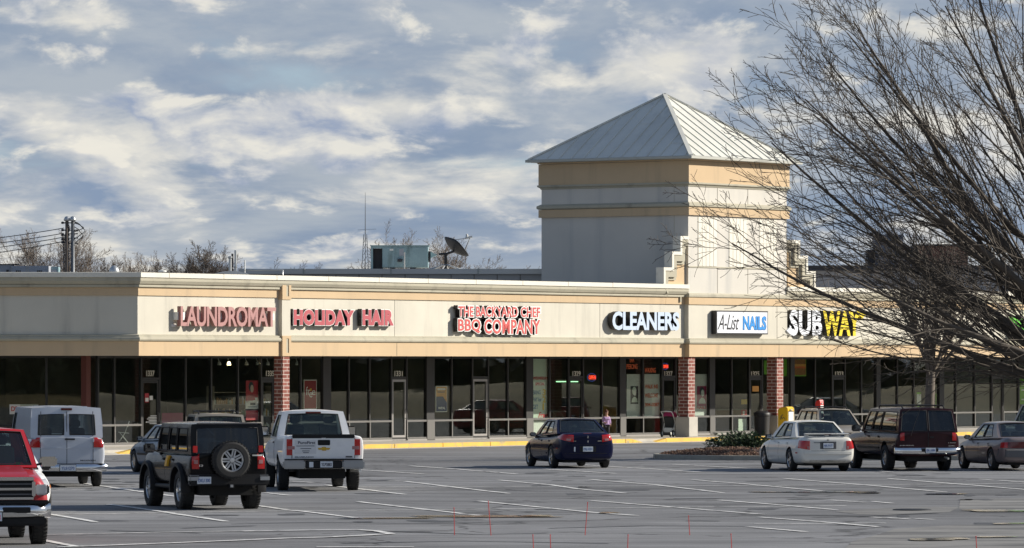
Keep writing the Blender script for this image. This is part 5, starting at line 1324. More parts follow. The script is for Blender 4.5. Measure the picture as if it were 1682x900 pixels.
def girl():
    d = 2.0; t = put(thing('person', 'young girl in a lilac top and black trousers behind the navy sedan', 'person'), fu(996, d), d, .15)
    t.rotation_euler.z += math.radians(-35)
    s = 1.12 / 1.0
    def v(x, y, z): return (x * s, y * s, z * s)
    # body: pelvis root, spine, neck, head, arms (one lifted in front), legs in a small step
    J = [v(0, 0, .47), v(0, 0, .56), v(0, 0, .66), v(0, 0, .735), v(0, 0, .79), v(0, -.01, .86), v(0, -.012, .94),
         v(.095, 0, .715), v(.135, .0, .59), v(.125, -.07, .475), v(.120, -.10, .43),
         v(-.095, 0, .715), v(-.14, -.01, .60), v(-.10, -.12, .53), v(-.07, -.16, .52),
         v(.055, 0, .44), v(.06, -.03, .25), v(.06, .01, .06), v(.06, -.07, .03),
         v(-.055, 0, .44), v(-.06, .02, .25), v(-.06, .07, .06), v(-.06, .0, .03)]
    E_ = [(0, 1), (1, 2), (2, 3), (3, 4), (4, 5), (5, 6), (3, 7), (7, 8), (8, 9), (9, 10), (3, 11), (11, 12), (12, 13), (13, 14), (0, 15), (15, 16), (16, 17), (17, 18), (0, 19), (19, 20), (20, 21), (21, 22)]
    R = [.085, .078, .082, .07, .034, .066, .055, .040, .030, .024, .018, .040, .030, .024, .018, .060, .044, .030, .024, .060, .044, .030, .024]
    R = [r * s for r in R]
    skin_mesh(J, E_, R, 'skin', 'body', t)
    g = 1.13
    skin_mesh([J[i] for i in (1, 2, 3, 7, 8, 9, 11, 12, 13, 0)], [(0, 1), (1, 2), (2, 3), (3, 4), (4, 5), (2, 6), (6, 7), (7, 8), (0, 9)], [x * s for x in (.106, .100, .080, .054, .044, .034, .054, .044, .034, .112)], 'top_lilac', 'sweater', t)
    skin_mesh([J[i] for i in (0, 15, 16, 17, 19, 20, 21)], [(0, 1), (1, 2), (2, 3), (0, 4), (4, 5), (5, 6)], [x * s for x in (.096, .075, .056, .044, .075, .056, .044)], 'trousers_black', 'trousers', t)
    for i in (18, 22): 
        m = MB(); x, y, z = J[i]; m.obox((x, y + .02, .03), (.035, 0, 0), (0, .085, 0), (0, 0, .03)); m.build('shoe', MAT['shoe'], t, bevel=.015, smooth=True)
    hm = MB(); cx_, cy_, cz_ = J[5]
    n_ = 14; vs = []; fs = []
    for a in range(n_):
        for b in range(8):
            th = 2 * math.pi * a / n_; ph = math.radians(90 - b * 18); r = .082 * s * (1.0 if math.sin(th) > -.2 else .99)
            zz = cz_ + .035 + .085 * s * math.sin(ph)
            if math.sin(th) < -.35: zz = max(zz, cz_ + .055)
            vs.append((cx_ + r * math.cos(ph) * math.cos(th), cy_ + .012 + r * math.cos(ph) * math.sin(th), zz))
    fs = [(a * 8 + b, ((a + 1) % n_) * 8 + b, ((a + 1) % n_) * 8 + b + 1, a * 8 + b + 1) for a in range(n_) for b in range(7)]
    hm.add(vs, fs); hm.tube([(cx_, cy_ + .085, cz_ + .09), (cx_, cy_ + .12, cz_ + .05), (cx_, cy_ + .115, cz_ - .06)], [.03, .034, .014], 8); hm.lathe([(0, 0), (.035, .01), (.035, .045), (0, .06)], c=(cx_, cy_ + .04, cz_ + .105), n=10)
    hm.build('hair', MAT['hair_auburn'], t, smooth=True)
    f = MB(); y0 = cy_ - .072 * s
    for sx in (-.026, .026): f.lathe([(0, -.006), (.007, -.004), (.007, .004), (0, .006)], 'y', (cx_ + sx, y0 + .004, cz_ + .03), 8)
    f.build('eyes', MAT['black'], t)
    f = MB(); f.obox((cx_, y0 - .003, cz_ + .005), (.008, 0, 0), (0, .012, 0), (0, .004, .014)); f.build('nose', MAT['skin'], t, smooth=True)
    f = MB(); f.obox((cx_, y0 + .004, cz_ - .025), (.018, 0, 0), (0, .005, 0), (0, 0, .004)); f.build('mouth', MAT['ink_red'], t)
    for hand, fwd in ((J[10], Vector((-.02, -.6, -.8))), (J[14], Vector((.4, -.9, .1)))):
        p = Vector(hand); fw = fwd.normalized(); sd = fw.cross(Vector((1, 0, 0))).normalized(); m = MB()
        m.tube([p - fw * .01, p + fw * .03], [.018, .017], 8)
        for k_, ln in enumerate((.036, .042, .040, .030)):
            o_ = p + fw * .028 + sd * (.012 - .008 * k_); m.tube([o_, o_ + fw * ln * .5, o_ + fw * ln * .9 + Vector((0, 0, -.012))], [.0055, .005, .004], 5)
        m.tube([p + sd * .012, p + sd * .03 + fw * .018, p + sd * .028 + fw * .034], [.006, .0055, .004], 5); m.build('hand', MAT['skin'], t, smooth=True)
girl()

# ------------------------------------------------------------------ beyond the right hand end of the lot: a dry grass bank with dark evergreens, mirrored in the shop glass
pbr('dry_grass', (.26, .20, .095), .95, vary=(.3, .4), bump=(8, .6)); pbr('evergreen_mass', (.016, .026, .013), .9, vary=(.5, .4))
def belt(a, b, seed, cards):
    rnd = random.Random(seed); n = 150; t = (b - a).normalized(); s_ = Vector((t.y, -t.x)); vs = []
    for i in range(n + 1):
        p = a.lerp(b, i / n); h = 1.25 + .40 * math.sin(i * .27) + .30 * math.sin(i * .71 + 1) + rnd.uniform(-.05, .05)
        for o, z in ((-1, 0), (1.5, h * .35), (4, h * .75), (7, h), (10, h * 1.05), (18, h * .9), (40, .5), (42, 0)): q = p + s_ * o; vs.append((q.x, q.y, z))
    g = MB(); g.add(vs, [(i * 8 + j, i * 8 + j + 1, (i + 1) * 8 + j + 1, (i + 1) * 8 + j) for i in range(n) for j in range(7)]); tag(g.build('grass_bank', MAT['dry_grass'], None, smooth=True), kind='structure')
    g = MB()
    for i in range(cards):
        p = a.lerp(b, rnd.random()) + s_ * rnd.uniform(22.0, 30.0); h = rnd.uniform(.4, 1) ** 1.0 * rnd.uniform(.6, 6.5) + .3
        d = Vector((rnd.gauss(0, 1), rnd.gauss(0, 1), rnd.gauss(0, 1))).normalized(); e_ = d.cross(Vector((rnd.gauss(0, 1), rnd.gauss(0, 1), rnd.gauss(0, 1)))).normalized(); c = Vector((p.x, p.y, h)); r = rnd.uniform(.5, 1.1)
        g.add([c - d * r, c + e_ * r * .6, c + d * r, c - e_ * r * .6], [(0, 1, 2, 3)])
    for i in range(n):
        q = [a.lerp(b, (i + k_) / n) + s_ * 24 for k_ in (0, 1)]; hh = [4.2 + 1.3 * math.sin((i + k_) * .31) + .8 * math.sin((i + k_) * 1.07) for k_ in (0, 1)]
        g.add([(q[0].x, q[0].y, 0), (q[1].x, q[1].y, 0), (q[1].x, q[1].y, hh[1]), (q[0].x, q[0].y, hh[0]), (q[0].x + 4, q[0].y, 0), (q[1].x + 4, q[1].y, 0), (q[1].x + 4, q[1].y, hh[1] * .9), (q[0].x + 4, q[0].y, hh[0] * .9)], [(0, 1, 2, 3), (4, 7, 6, 5), (3, 2, 6, 7)])
    tag(g.build('evergreen_wood', MAT['evergreen_mass'], None, fix=False), kind='stuff')
belt(Vector((62, 150)), Vector((150, 420)), 31, 3200)
belt(Vector((190, -45)), Vector((-190, -45)), 32, 4200)      # unseen bank and evergreens added behind the camera to darken reflections

# ================================================================== vehicles
from mathutils.bvhtree import BVHTree
pbr('tyre', (.022, .022, .022), .85, bump=(60, .3)); pbr('alloy', (.52, .53, .54), .3, .85); pbr('chrome', (.70, .71, .72), .08, 1.0); pbr('car_black', (.010, .010, .011), .55, spec=.3); pbr('underbody', (.008, .008, .008), .9)
pbr('lamp_red', (.42, .012, .012), .12, coat=.6); pbr('lamp_dark_red', (.10, .008, .010), .15, coat=.5); pbr('lamp_clear', (.44, .44, .45), .1, coat=.5); pbr('lamp_back', (.36, .17, .17), .15, coat=.5); pbr('lamp_amber', (.60, .17, .02), .2); pbr('plate_white', (.62, .66, .70), .4); pbr('plate_blue', (.08, .14, .34), .4); pbr('plate_dark', (.06, .06, .08), .5)
pbr('seat_grey', (.07, .07, .075), .8); pbr('trim_grey', (.10, .10, .105), .5); pbr('bumper_silver', (.34, .35, .36), .3, .6); pbr('gold_emblem', (.55, .36, .05), .3, .7); pbr('amber_tag', (.70, .36, .02), .5); pbr('sticker_ink', (.05, .06, .08), .6); pbr('sticker_sheet', (.66, .66, .66), .5)
glassy('car_glass', (.50, .58, .57), .80, .015, 1.55, (.02, .025, .026)); glassy('car_glass_dark', (.12, .13, .15), .45, .015, 1.55, (.010, .011, .013))
def paint_(name, col, metal=.0, rough=.42): return pbr(name, col, rough if max(col) > .1 else .25, metal, coat=(.55 if max(col) > .1 else .25), spec=(.25 if max(col) > .1 else .08), vary=(1.5, .04), grime=(2.2, tuple(c * .85 + min(.02, c * .25) for c in col), .55, .8, (1, 1, 2)))
paint_('paint_red', (.36, .016, .024)); paint_('paint_van', (.52, .55, .60), .05); paint_('paint_hummer', (.006, .006, .0065)); paint_('paint_blue', (.10, .145, .20), .2); paint_('paint_tan', (.34, .30, .24), .2); paint_('paint_white', (.82, .82, .81))
paint_('paint_navy', (.007, .009, .032)); paint_('paint_pearl', (.66, .65, .60)); paint_('paint_maroon', (.030, .011, .014)); paint_('paint_mauve', (.20, .165, .16), .2); paint_('paint_beige', (.45, .41, .34), .1)

def car_loft(stations, paint, name='body', arches=(), sub=1, cuts=(), crown=.02):
    """stations front to rear: (x, z_bottom, z_top, half_width, half_width_top, z_widest)"""
    secs = []
    for (x, zb, zt, w, wt, zm) in stations:
        h = [(0, zb), (w * .80, zb), (w * .95, zb + .05), (w, zm), (w * .4 + wt * .6, zt - .10), (wt * .96, zt - .012), (wt * .72, zt + .004), (0, zt + crown)]
        ring_ = [(x, y, z) for y, z in h] + [(x, -y, z) for y, z in h[-2:0:-1]]
        secs.append(ring_)
    n = len(secs[0]); g = MB(); g.add([p for s_ in secs for p in s_], [(i * n + k, i * n + (k + 1) % n, (i + 1) * n + (k + 1) % n, (i + 1) * n + k) for i in range(len(secs) - 1) for k in range(n)])
    def cap(base):
        # centre column of quads between the two sides
        fs = []
        half = n // 2
        for k in range(half):
            a, b = k, k + 1; c, d = (n - k - 1) % n, (n - k) % n
            q = [base + a, base + b, base + c, base + d]
            q = list(dict.fromkeys(q))
            if len(q) >= 3: fs.append(tuple(q))
        return fs
    g.f += cap(0); g.m += [0] * (len(g.f) - len(g.m)); g.f += cap((len(secs) - 1) * n); g.m += [0] * (len(g.f) - len(g.m))
    me = g.mesh(name, [MAT[paint], MAT['underbody']])
    o = bpy.data.objects.new('tmp_body', me); COL.objects.link(o)
    m = o.modifiers.new('s', 'SUBSURF'); m.levels = sub + 1; m.render_levels = sub + 1
    tmp = []
    for c in list(arches) + list(cuts):
        cm = MB()
        if c[0] == 'cyl': cm.cyl((c[1], c[2], c[3]), (c[1], c[4], c[3]), c[5], 36, 1)
        else: cm.box(*c[1:7], m=c[7] if len(c) > 7 else 1)
        co = bpy.data.objects.new('tmp_cut', cm.mesh('cut', [MAT[paint], MAT['underbody']])); COL.objects.link(co); co.hide_render = True; tmp.append(co)
        b = o.modifiers.new('b', 'BOOLEAN'); b.operation = 'DIFFERENCE'; b.object = co; b.solver = 'EXACT'
    out = baked(o)
    for co in tmp: d = co.data; bpy.data.objects.remove(co); bpy.data.meshes.remove(d)
    out.name = name; out.polygons.foreach_set('use_smooth', [True] * len(out.polygons)); out.set_sharp_from_angle(angle=math.radians(38))
    return out
def lerp(a, b, t): return a + (b - a) * t
class Cabin:
    def __init__(s, bf, br, tf, tr, wb, wt, zb, zt, zbf=None, zbr=None, bulge_f=.10, bulge_r=.08, bulge_s=.03, crown=.03):
        """x of belt front / rear and roof front / rear, half widths at belt and roof, heights"""
        s.__dict__.update(locals())
        s.zbf = zb if zbf is None else zbf; s.zbr = zb if zbr is None else zbr
    def P(s, face, u, v):
        if face in ('left', 'right'):
            sg = 1 if face == 'left' else -1
            x = lerp(lerp(s.bf, s.br, u), lerp(s.tf, s.tr, u), v); z = lerp(lerp(s.zbf, s.zbr, u), s.zt - .015, v); y = lerp(s.wb, s.wt, v) + s.bulge_s * (1 - (2 * v - 1) ** 2) * .6
            return Vector((x, sg * y, z))
        if face == 'front':
            x = lerp(s.bf, s.tf, v); y = lerp(lerp(s.wb, -s.wb, u), lerp(s.wt, -s.wt, u), v); b = 1 - (2 * u - 1) ** 2
            return Vector((x + s.bulge_f * b, y, lerp(s.zbf, s.zt - .015, v) + s.crown * b * v))
        x = lerp(s.br, s.tr, v); y = lerp(lerp(s.wb, -s.wb, u), lerp(s.wt, -s.wt, u), v); b = 1 - (2 * u - 1) ** 2
        return Vector((x - s.bulge_r * b, y, lerp(s.zbr, s.zt - .015, v) + s.crown * b * v))
    def frame(s, wins, paint, parent, pillars=None):
        g = MB()
        for face in ('left', 'right', 'front', 'rear'):
            ws = wins.get(face, [])
            us = sorted(set([0., 1.] + [w[0] for w in ws] + [w[1] for w in ws])); vs = sorted(set([0., 1.] + [w[2] for w in ws] + [w[3] for w in ws]))
            def dense(a, k):
                o = []
                for p, q in zip(a, a[1:]):
                    m = max(1, int(math.ceil((q - p) * k)))
                    o += [p + (q - p) * i / m for i in range(m)]
                return o + [a[-1]]
            us = dense(us, 8); vs = dense(vs, 4)
            for u0, u1 in zip(us, us[1:]):
                for v0, v1 in zip(vs, vs[1:]):
                    cu, cv = (u0 + u1) / 2, (v0 + v1) / 2
                    if any(w[0] < cu < w[1] and w[2] < cv < w[3] for w in ws): continue
                    g.quad(s.P(face, u0, v0), s.P(face, u1, v0), s.P(face, u1, v1), s.P(face, u0, v1))
        k = 8
        ed = []
        for i in range(k + 1):
            t = i / k; row = []
            for j in range(k + 1):
                u = j / k; a, b = s.P('front', u, 1), s.P('rear', u, 1); q = a.lerp(b, t); q.z += .02 * (1 - (2 * u - 1) ** 2) * (1 - (2 * t - 1) ** 2) + 0; row.append(q)
            ed.append(row)
        for i in range(k):
            for j in range(k): g.quad(ed[i][j], ed[i][j + 1], ed[i + 1][j + 1], ed[i + 1][j])
        bm = bmesh.new(); me = g.mesh('cabin', [MAT[paint]], fix=False); bm.from_mesh(me); bmesh.ops.remove_doubles(bm, verts=bm.verts, dist=.004); bmesh.ops.recalc_face_normals(bm, faces=bm.faces); bm.to_mesh(me); bm.free()
        o = bpy.data.objects.new('tmp', me); COL.objects.link(o); m = o.modifiers.new('s', 'SOLIDIFY'); m.thickness = .035; m.offset = -1; m.use_even_offset = False
        out = baked(o); out.polygons.foreach_set('use_smooth', [True] * len(out.polygons)); out.set_sharp_from_angle(angle=math.radians(34)); out.name = 'cabin'
        return link('cabin', out, parent)
    def glass(s, wins, parent, mats):
        nm = {'front': 'windshield', 'rear': 'rear_window', 'left': 'side_window', 'right': 'side_window'}
        for face, ws in wins.items():
            for w in ws:
                g = MB(); k = 6; e = .012
                pts = [[None] * (k + 1) for _ in range(k + 1)]
                for i in range(k + 1):
                    for j in range(k + 1):
                        u = lerp(w[0], w[1], i / k); v = lerp(w[2], w[3], j / k)
                        p = s.P(face, u, v); d = {'front': Vector((1, 0, .4)), 'rear': Vector((-1, 0, .4)), 'left': Vector((0, 1, .2)), 'right': Vector((0, -1, .2))}[face].normalized()
                        pts[i][j] = p - d * e
                for i in range(k):
                    pass
                g.add([p for row in pts for p in row], [(i * (k + 1) + j, (i + 1) * (k + 1) + j, (i + 1) * (k + 1) + j + 1, i * (k + 1) + j + 1) for i in range(k) for j in range(k)])
                g.build(nm[face], MAT[w[4] if len(w) > 4 else mats.get(face, 'car_glass')], parent, smooth=True)
                # rubber seal round the pane
                sl = MB(); ring_ = [s.P(face, lerp(w[0], w[1], a), lerp(w[2], w[3], b)) for a, b in [(i / 6, 0) for i in range(6)] + [(1, i / 6) for i in range(6)] + [(1 - i / 6, 1) for i in range(6)] + [(0, 1 - i / 6) for i in range(7)]]
                sl.tube(ring_, .012, 5, cap=False); sl.build('window_seal', MAT['car_black'], parent, smooth=True)
WHEELS = {}
def wheel_mesh(r, w, style, rimmat='alloy'):
    key = (r, w, style, rimmat)
    if key in WHEELS: return WHEELS[key]
    rr = r * {'hummer': .60, 'truck': .58, 'car': .66, 'hub': .62, 'steel': .60}[style]
    t = MB(); h = w / 2
    t.lathe([(rr, -h * .85), (rr + .02, -h), (r - .05, -h), (r - .012, -h * .82), (r, -h * .6), (r, h * .6), (r - .012, h * .82), (r - .05, h), (rr + .02, h), (rr, h * .85), (rr, -h * .85)], 'y', n=36)
    if style in ('hummer', 'truck'):
        for k in range(36):
            a = 2 * math.pi * k / 36; c = Vector((math.cos(a) * (r + .001), 0, math.sin(a) * (r + .001))); tx = Vector((-math.sin(a), 0, math.cos(a)))
            for sy in (-1, 1): t.obox(c + Vector((0, sy * h * .62, 0)) + tx * .012 * sy, tx * .018, (0, h * .26, 0), Vector((math.cos(a), 0, math.sin(a))) * .008)
    tm = t.mesh('tyre', MAT['tyre'], 30)
    g = MB(); f = h * .75
    g.lathe([(0, f * .45), (rr * .90, f * .35), (rr * .93, f), (rr, f * 1.08), (rr + .008, f * 1.0), (rr, -f), (0, -f)], 'y', n=32, m=1 if style in ('car', 'hummer', 'truck') else 0)
    g.lathe([(rr * .88, f * .9), (rr * .95, f * 1.12), (rr * 1.01, f * 1.12), (rr * 1.01, f * .9)], 'y', n=32)
    ns = {'hummer': 7, 'truck': 8, 'car': 5, 'hub': 9, 'steel': 8}[style]
    for k in range(ns):
        a = 2 * math.pi * k / ns; ca, sa = math.cos(a), math.sin(a); rad = Vector((ca, 0, sa)); tan = Vector((-sa, 0, ca)); wd = rr * {'hummer': .09, 'truck': .13, 'car': .16, 'hub': .12, 'steel': .2}[style]
        if style == 'hummer':
            for o_ in (-.11, .11): g.obox(rad * rr * .58 + tan * rr * o_ + Vector((0, f * .8, 0)), rad * rr * .36, Vector((0, f * .14, 0)), tan * wd * .75)
        else: g.obox(rad * rr * .56 + Vector((0, f * .8, 0)), rad * rr * .38, Vector((0, f * .16, 0)), tan * wd)
    g.lathe([(0, f * 1.12), (rr * .20, f * 1.10), (rr * .26, f * .9), (rr * .26, f * .4)], 'y', n=20)
    WHEELS[key] = (tm, g.mesh('rim', [MAT[rimmat], MAT['underbody']], 30)); return WHEELS[key]
class Veh:
    def __init__(s, name, label, cat, px0, px1, py, head, L, W, wb, toward=False, anchor=None):
        """px0..px1: left and right edge in the photo; py: ground under the nearest axle; head: degrees left of straight away"""
        th = math.radians(head); h = Vector((-math.sin(th), math.cos(th), 0))
        if toward: h = -h
        Ya = (CH) * F / (py - HY); yc = Ya + abs(h.y) * wb / 2
        lf = Vector((-h.y, h.x, 0)); X = 0
        for _ in range(6):
            ps = []
            for a in (-.5, .5):
                for b in (-.5, .5):
                    for f in ((.985, .90), (.90, 1.0)):
                        p = Vector((X, yc, 0)) + h * L * a * f[0] + lf * W * b * f[1]; ps.append(CX + F * p.x / p.y)
            cur = (min(ps), max(ps)); tgt = (px0 + px1) / 2 if anchor is None else None
            if anchor == 'left': X += (px0 - cur[0]) / F * yc
            elif anchor == 'right': X += (px1 - cur[1]) / F * yc
            else: X += (tgt - (cur[0] + cur[1]) / 2) / F * yc
        print(label[:40], 'width px want', px1 - px0, 'got', round(cur[1] - cur[0], 1), 'Y', round(yc, 1))
        s.root = thing(name, label, cat, (X, yc, 0), math.atan2(h.y, h.x)); s.L, s.W = L, W; s.wb = wb
    def body(s, me):
        s.b = link('body', me, s.root); s.bvh = BVHTree.FromPolygons([v.co[:] for v in me.vertices], [p.vertices[:] for p in me.polygons]); return s.b
    def wheels(s, r, w, track, style, xf=None, rim='alloy'):
        xf = s.wb / 2 if xf is None else xf
        tm, rm = wheel_mesh(r, w, style, rim)
        for x in (xf, xf - s.wb):
            for sg in (1, -1):
                o = link('wheel', tm, s.root); o.location = (x, sg * (track / 2), r); o.rotation_euler = (0, 0, 0 if sg > 0 else math.pi); link('rim', rm, o)
        MB().cyl((xf - s.wb, -track / 2, r), (xf - s.wb, track / 2, r), .06, 8).build('axle', MAT['underbody'], s.root); MB().cyl((xf, -track / 2, r), (xf, track / 2, r), .05, 8).build('axle', MAT['underbody'], s.root)
    def patch(s, name, mat, corners, d, k=6, lift=.008, parent=None, depth=.02, bvh=None):
        """a panel that lies on the bodywork: a quad of points shot along d on to the body"""
        c = [Vector(q) for q in corners]; d = Vector(d).normalized(); kk = (k, k) if isinstance(k, int) else k
        P = {}
        for i in range(kk[0] + 1):
            for j in range(kk[1] + 1):
                u, v = i / kk[0], j / kk[1]; q = c[0].lerp(c[1], u).lerp(c[3].lerp(c[2], u), v)
                hit = (bvh or s.bvh).ray_cast(q - d * 2.0, d, 6)
                if hit[0] is not None: P[i, j] = hit[0]
        g = MB(); idx = {}
        for key, p in P.items(): idx[key] = len(g.v); g.v.append(tuple(p - d * lift)); g.v.append(tuple(p + d * depth))
        n_ = 0
        cells = {(i, j) for i in range(kk[0]) for j in range(kk[1]) if all((i + a, j + b) in P for a in (0, 1) for b in (0, 1))}
        for (i, j) in cells:
            q = [idx[i, j], idx[i + 1, j], idx[i + 1, j + 1], idx[i, j + 1]]; g.f.append(tuple(q)); g.m.append(0)
            for (a, b), nb in (((0, 1), (i, j - 1)), ((1, 2), (i + 1, j)), ((2, 3), (i, j + 1)), ((3, 0), (i - 1, j))):
                if nb not in cells: g.f.append((q[a], q[b], q[b] + 1, q[a] + 1)); g.m.append(0)
        if not g.f: return None
        return g.build(name, MAT[mat], parent or s.root, smooth=40)
    def back(s, name, mat, y0, y1, z0, z1, k=6, lift=.008, **kw):
        return s.patch(name, mat, [(-4, y0, z0), (-4, y1, z0), (-4, y1, z1), (-4, y0, z1)], (1, 0, 0), k, lift, **kw)
    def fore(s, name, mat, y0, y1, z0, z1, k=6, lift=.008, **kw):
        return s.patch(name, mat, [(4, y0, z0), (4, y1, z0), (4, y1, z1), (4, y0, z1)], (-1, 0, 0), k, lift, **kw)
    def side(s, name, mat, sg, x0, x1, z0, z1, k=(8, 3), lift=.006, **kw):
        return s.patch(name, mat, [(x0, sg * 3, z0), (x1, sg * 3, z0), (x1, sg * 3, z1), (x0, sg * 3, z1)], (0, -sg, 0), k, lift, **kw)
    def corner(s, name, mat, sg, yi, yo, z0i, z1i, z0o, z1o, wrap=.35, k=8, lift=.012, front=False):
        """a lamp wrapped round a corner: inner edge at half width yi, outer edge on the flank wrap metres along"""
        f = 1 if front else -1; l = s.L / 2
        return s.patch(name, mat, [(f * (l - wrap), sg * yo, z0o), (f * l * .985, sg * yi, z0i), (f * l * .985, sg * yi, z1i), (f * (l - wrap), sg * yo, z1o)], (-f * .8, -sg * .5, 0), k, lift)
    def box(s, name, mat, *b, bevel=.01, parent=None, smooth=False): return MB().box(*b).build(name, MAT[mat] if isinstance(mat, str) else mat, parent or s.root, bevel=bevel, smooth=smooth)
    def bar(s, name, mat, x, z0, z1, hw, front=False, bulge=.06, back=.22, wrap=.20):
        """a pressed bumper: rounded in section and swept back at its ends"""
        f = 1 if front else -1; g = MB(); ns, nc = 17, 9; vs = []
        for i in range(ns):
            q = -1 + 2 * i / (ns - 1); y = hw * math.sin(q * math.pi / 2) if False else hw * q; dx = -wrap * abs(q) ** 5
            for k in range(nc):
                a = math.radians(-90 + 180 * k / (nc - 1)); vs.append((x + f * (dx - .0 + bulge * (math.cos(a) - 1)), y, (z0 + z1) / 2 + (z1 - z0) / 2 * math.sin(a)))
            vs.append((x - f * back + f * dx * .3, y, z1 - .01)); vs.append((x - f * back + f * dx * .3, y, z0 + .01))
        n = nc + 2
        fs = [(i * n + k, i * n + (k + 1) % n, (i + 1) * n + (k + 1) % n, (i + 1) * n + k) for i in range(ns - 1) for k in range(n)] + [tuple(range(n)), tuple((ns - 1) * n + k for k in range(n - 1, -1, -1))]
        g.add(vs, fs); return g.build(name, MAT[mat], s.root, smooth=50)
    def plate(s, x, y, z, txt='', w=.31, h=.155, mat='plate_white', ink='plate_blue', fwd=False):
        o = MB().box(-w / 2, w / 2, 0, .012, -h / 2, h / 2).build('number_plate', MAT[mat], s.root, bevel=.004); o.location = (x, y, z); o.rotation_euler = (0, 0, math.radians(90 if fwd else -90))
        MB().box(-w / 2 - .01, w / 2 + .01, .004, .02, -h / 2 - .01, h / 2 + .01).build('plate_frame', MAT['car_black'], o)
        if txt: q = link('plate_number', text_mesh(txt, [MAT[ink]], w * .82, h * .5, .003, bold=.02), o); q.location = (-w * .41, -.001, -h * .28)
    def mirrors(s, x, y, z, mat='car_black', size=(.06, .10, .075), arm=True):
        for sg in (1, -1):
            o = MB().box(-size[0], size[0], -size[1], size[1], -size[2], size[2]).build('door_mirror', MAT[mat], s.root, bevel=.03, smooth=30); o.location = (x, sg * (y + size[1]), z)
            MB().box(-size[0] * .1 - .012 - size[0], -size[0] - .001, -size[1] * .85, size[1] * .85, -size[2] * .8, size[2] * .8).build('mirror_glass', MAT['chrome'], o)
            if arm: MB().tube([(.02, -sg * size[1] * .5, -size[2] * .3), (.05, -sg * (size[1] + .12), -size[2] * .8)], .022, 6).build('mirror_arm', MAT['car_black'], o)
    def seats(s, rows, z, wb=.42, head=.36):
        g = MB()
        for x in rows:
            for y in (-wb, wb):
                g.obox((x, y, z - .22), (.09, 0, .02), (0, .23, 0), (-.06, 0, .30)); g.obox((x - .08, y, z + .20), (.05, 0, 0), (0, .12, 0), (0, 0, .09))
        g.build('seats', MAT['seat_grey'], s.root, bevel=.03, smooth=40)
    def under(s, x0, x1, w, z0, z1): s.box('underbody', 'underbody', x0, x1, -w, w, z0, z1, bevel=0)
    def words(s, txt, y0, y1, z0, z1, x, mat, name='badge', fwd=False, **k):
        o = link(name, text_mesh(txt, [MAT[mat]], abs(y1 - y0), z1 - z0, .004, **k), s.root)
        o.rotation_euler = (0, 0, math.radians(-90)); o.location = (x, y0, z0); return o
    def rear_x(s, y, z, bvh=None):
        h = (bvh or s.bvh).ray_cast(Vector((-6, y, z)), Vector((1, 0, 0)), 12); return h[0].x if h[0] is not None else -s.L / 2
def arch(v_r, xf, xr, z, yi=.5, yo=1.4): return [('cyl', x, sg * yi, z, sg * yo, v_r) for x in (xf, xr) for sg in (1, -1)]

def sedan(name, label, px0, px1, py, head, paint, L=4.8, W=1.79, H=1.45, wb=2.8, toward=False, anchor=None, deck=1.02, fat=0.0, style='car', r=.325, glass='car_glass', wagon=False, belt=.93, tail_round=1.0, cab=None, wins=None):
    v = Veh(name, label, 'car', px0, px1, py, head, L, W, wb, toward, anchor); l = L / 2; w = W / 2
    dk = deck
    rear = [(-l * .55, .19, belt + .035, w, w * .86, .62), (-l * .78, .20, dk, w * .985, w * .82, .64), (-l * .91, .23, dk + .02, w * .95, w * .80, .66), (-l * .972, .27, dk + .005, w * .90, w * .76, .66), (-l, .33, dk - .09, w * .80, w * .68, .62)]
    if wagon: rear = [(-l * .55, .19, belt + .02, w, w * .88, .62), (-l * .85, .21, belt + .03, w * .98, w * .87, .64), (-l * .965, .25, belt + .03, w * .94, w * .84, .64), (-l, .32, belt - .05, w * .86, w * .78, .62)]
    st_ = [(l, .34, .60, w * .70, w * .60, .50), (l * .965, .25, .69, w * .84, w * .72, .52), (l * .88, .21, .78, w * .95, w * .80, .56), (l * .70, .19, .86, w * .99, w * .83, .60), (l * .44, .18, belt - .01, w, w * .86, .62), (l * .2, .18, belt, w, w * .87, .62), (-l * .2, .18, belt + .01, w, w * .87, .62)] + rear
    xf = wb / 2 + l * .03
    me = car_loft(st_, paint, arches=arch(r + .045, xf, xf - wb, r + .01, w * .62)); v.body(me)
    c = Cabin(*(cab or (l * .45, -l * .74, l * .10, -l * .42)), w * .87, w * .64, belt - .02, H, zbf=belt - .03, zbr=(belt if wagon else dk - .01)); v.cab = c
    ws = wins or {'left': [(.17, .47, .10, .88), (.505, .80, .10, .88)], 'right': [(.17, .47, .10, .88), (.505, .80, .10, .88)], 'front': [(.05, .95, .05, .93)], 'rear': [(.06, .94, .08, .92)]}
    c.frame(ws, paint, v.root); c.glass(ws, v.root, {'front': 'car_glass', 'rear': glass, 'left': glass, 'right': glass})
    v.wheels(r, .21, W - .24, style, xf); v.under(-l * .9, l * .9, w * .72, .17, .40); v.seats([l * .02, -l * .36], belt + .12)
    # seams, handles, mirrors
    for sg in (1, -1):
        for x in (l * .40, -l * .06, -l * .44): v.side('door_seam', 'car_black', sg, x - .006, x + .006, .30, belt - .06, (1, 8), .002, depth=.004)
        for x in (l * .02, -l * .38): v.side('door_handle', paint, sg, x - .09, x + .02, belt - .14, belt - .105, (3, 1), .025)
        v.side('rocker_strip', paint, sg, -l * .40, l * .42, .42, .47, (12, 1), .014)
    v.mirrors(l * .36, w * .88, belt + .04, 'car_black', (.07, .09, .065))
    return v

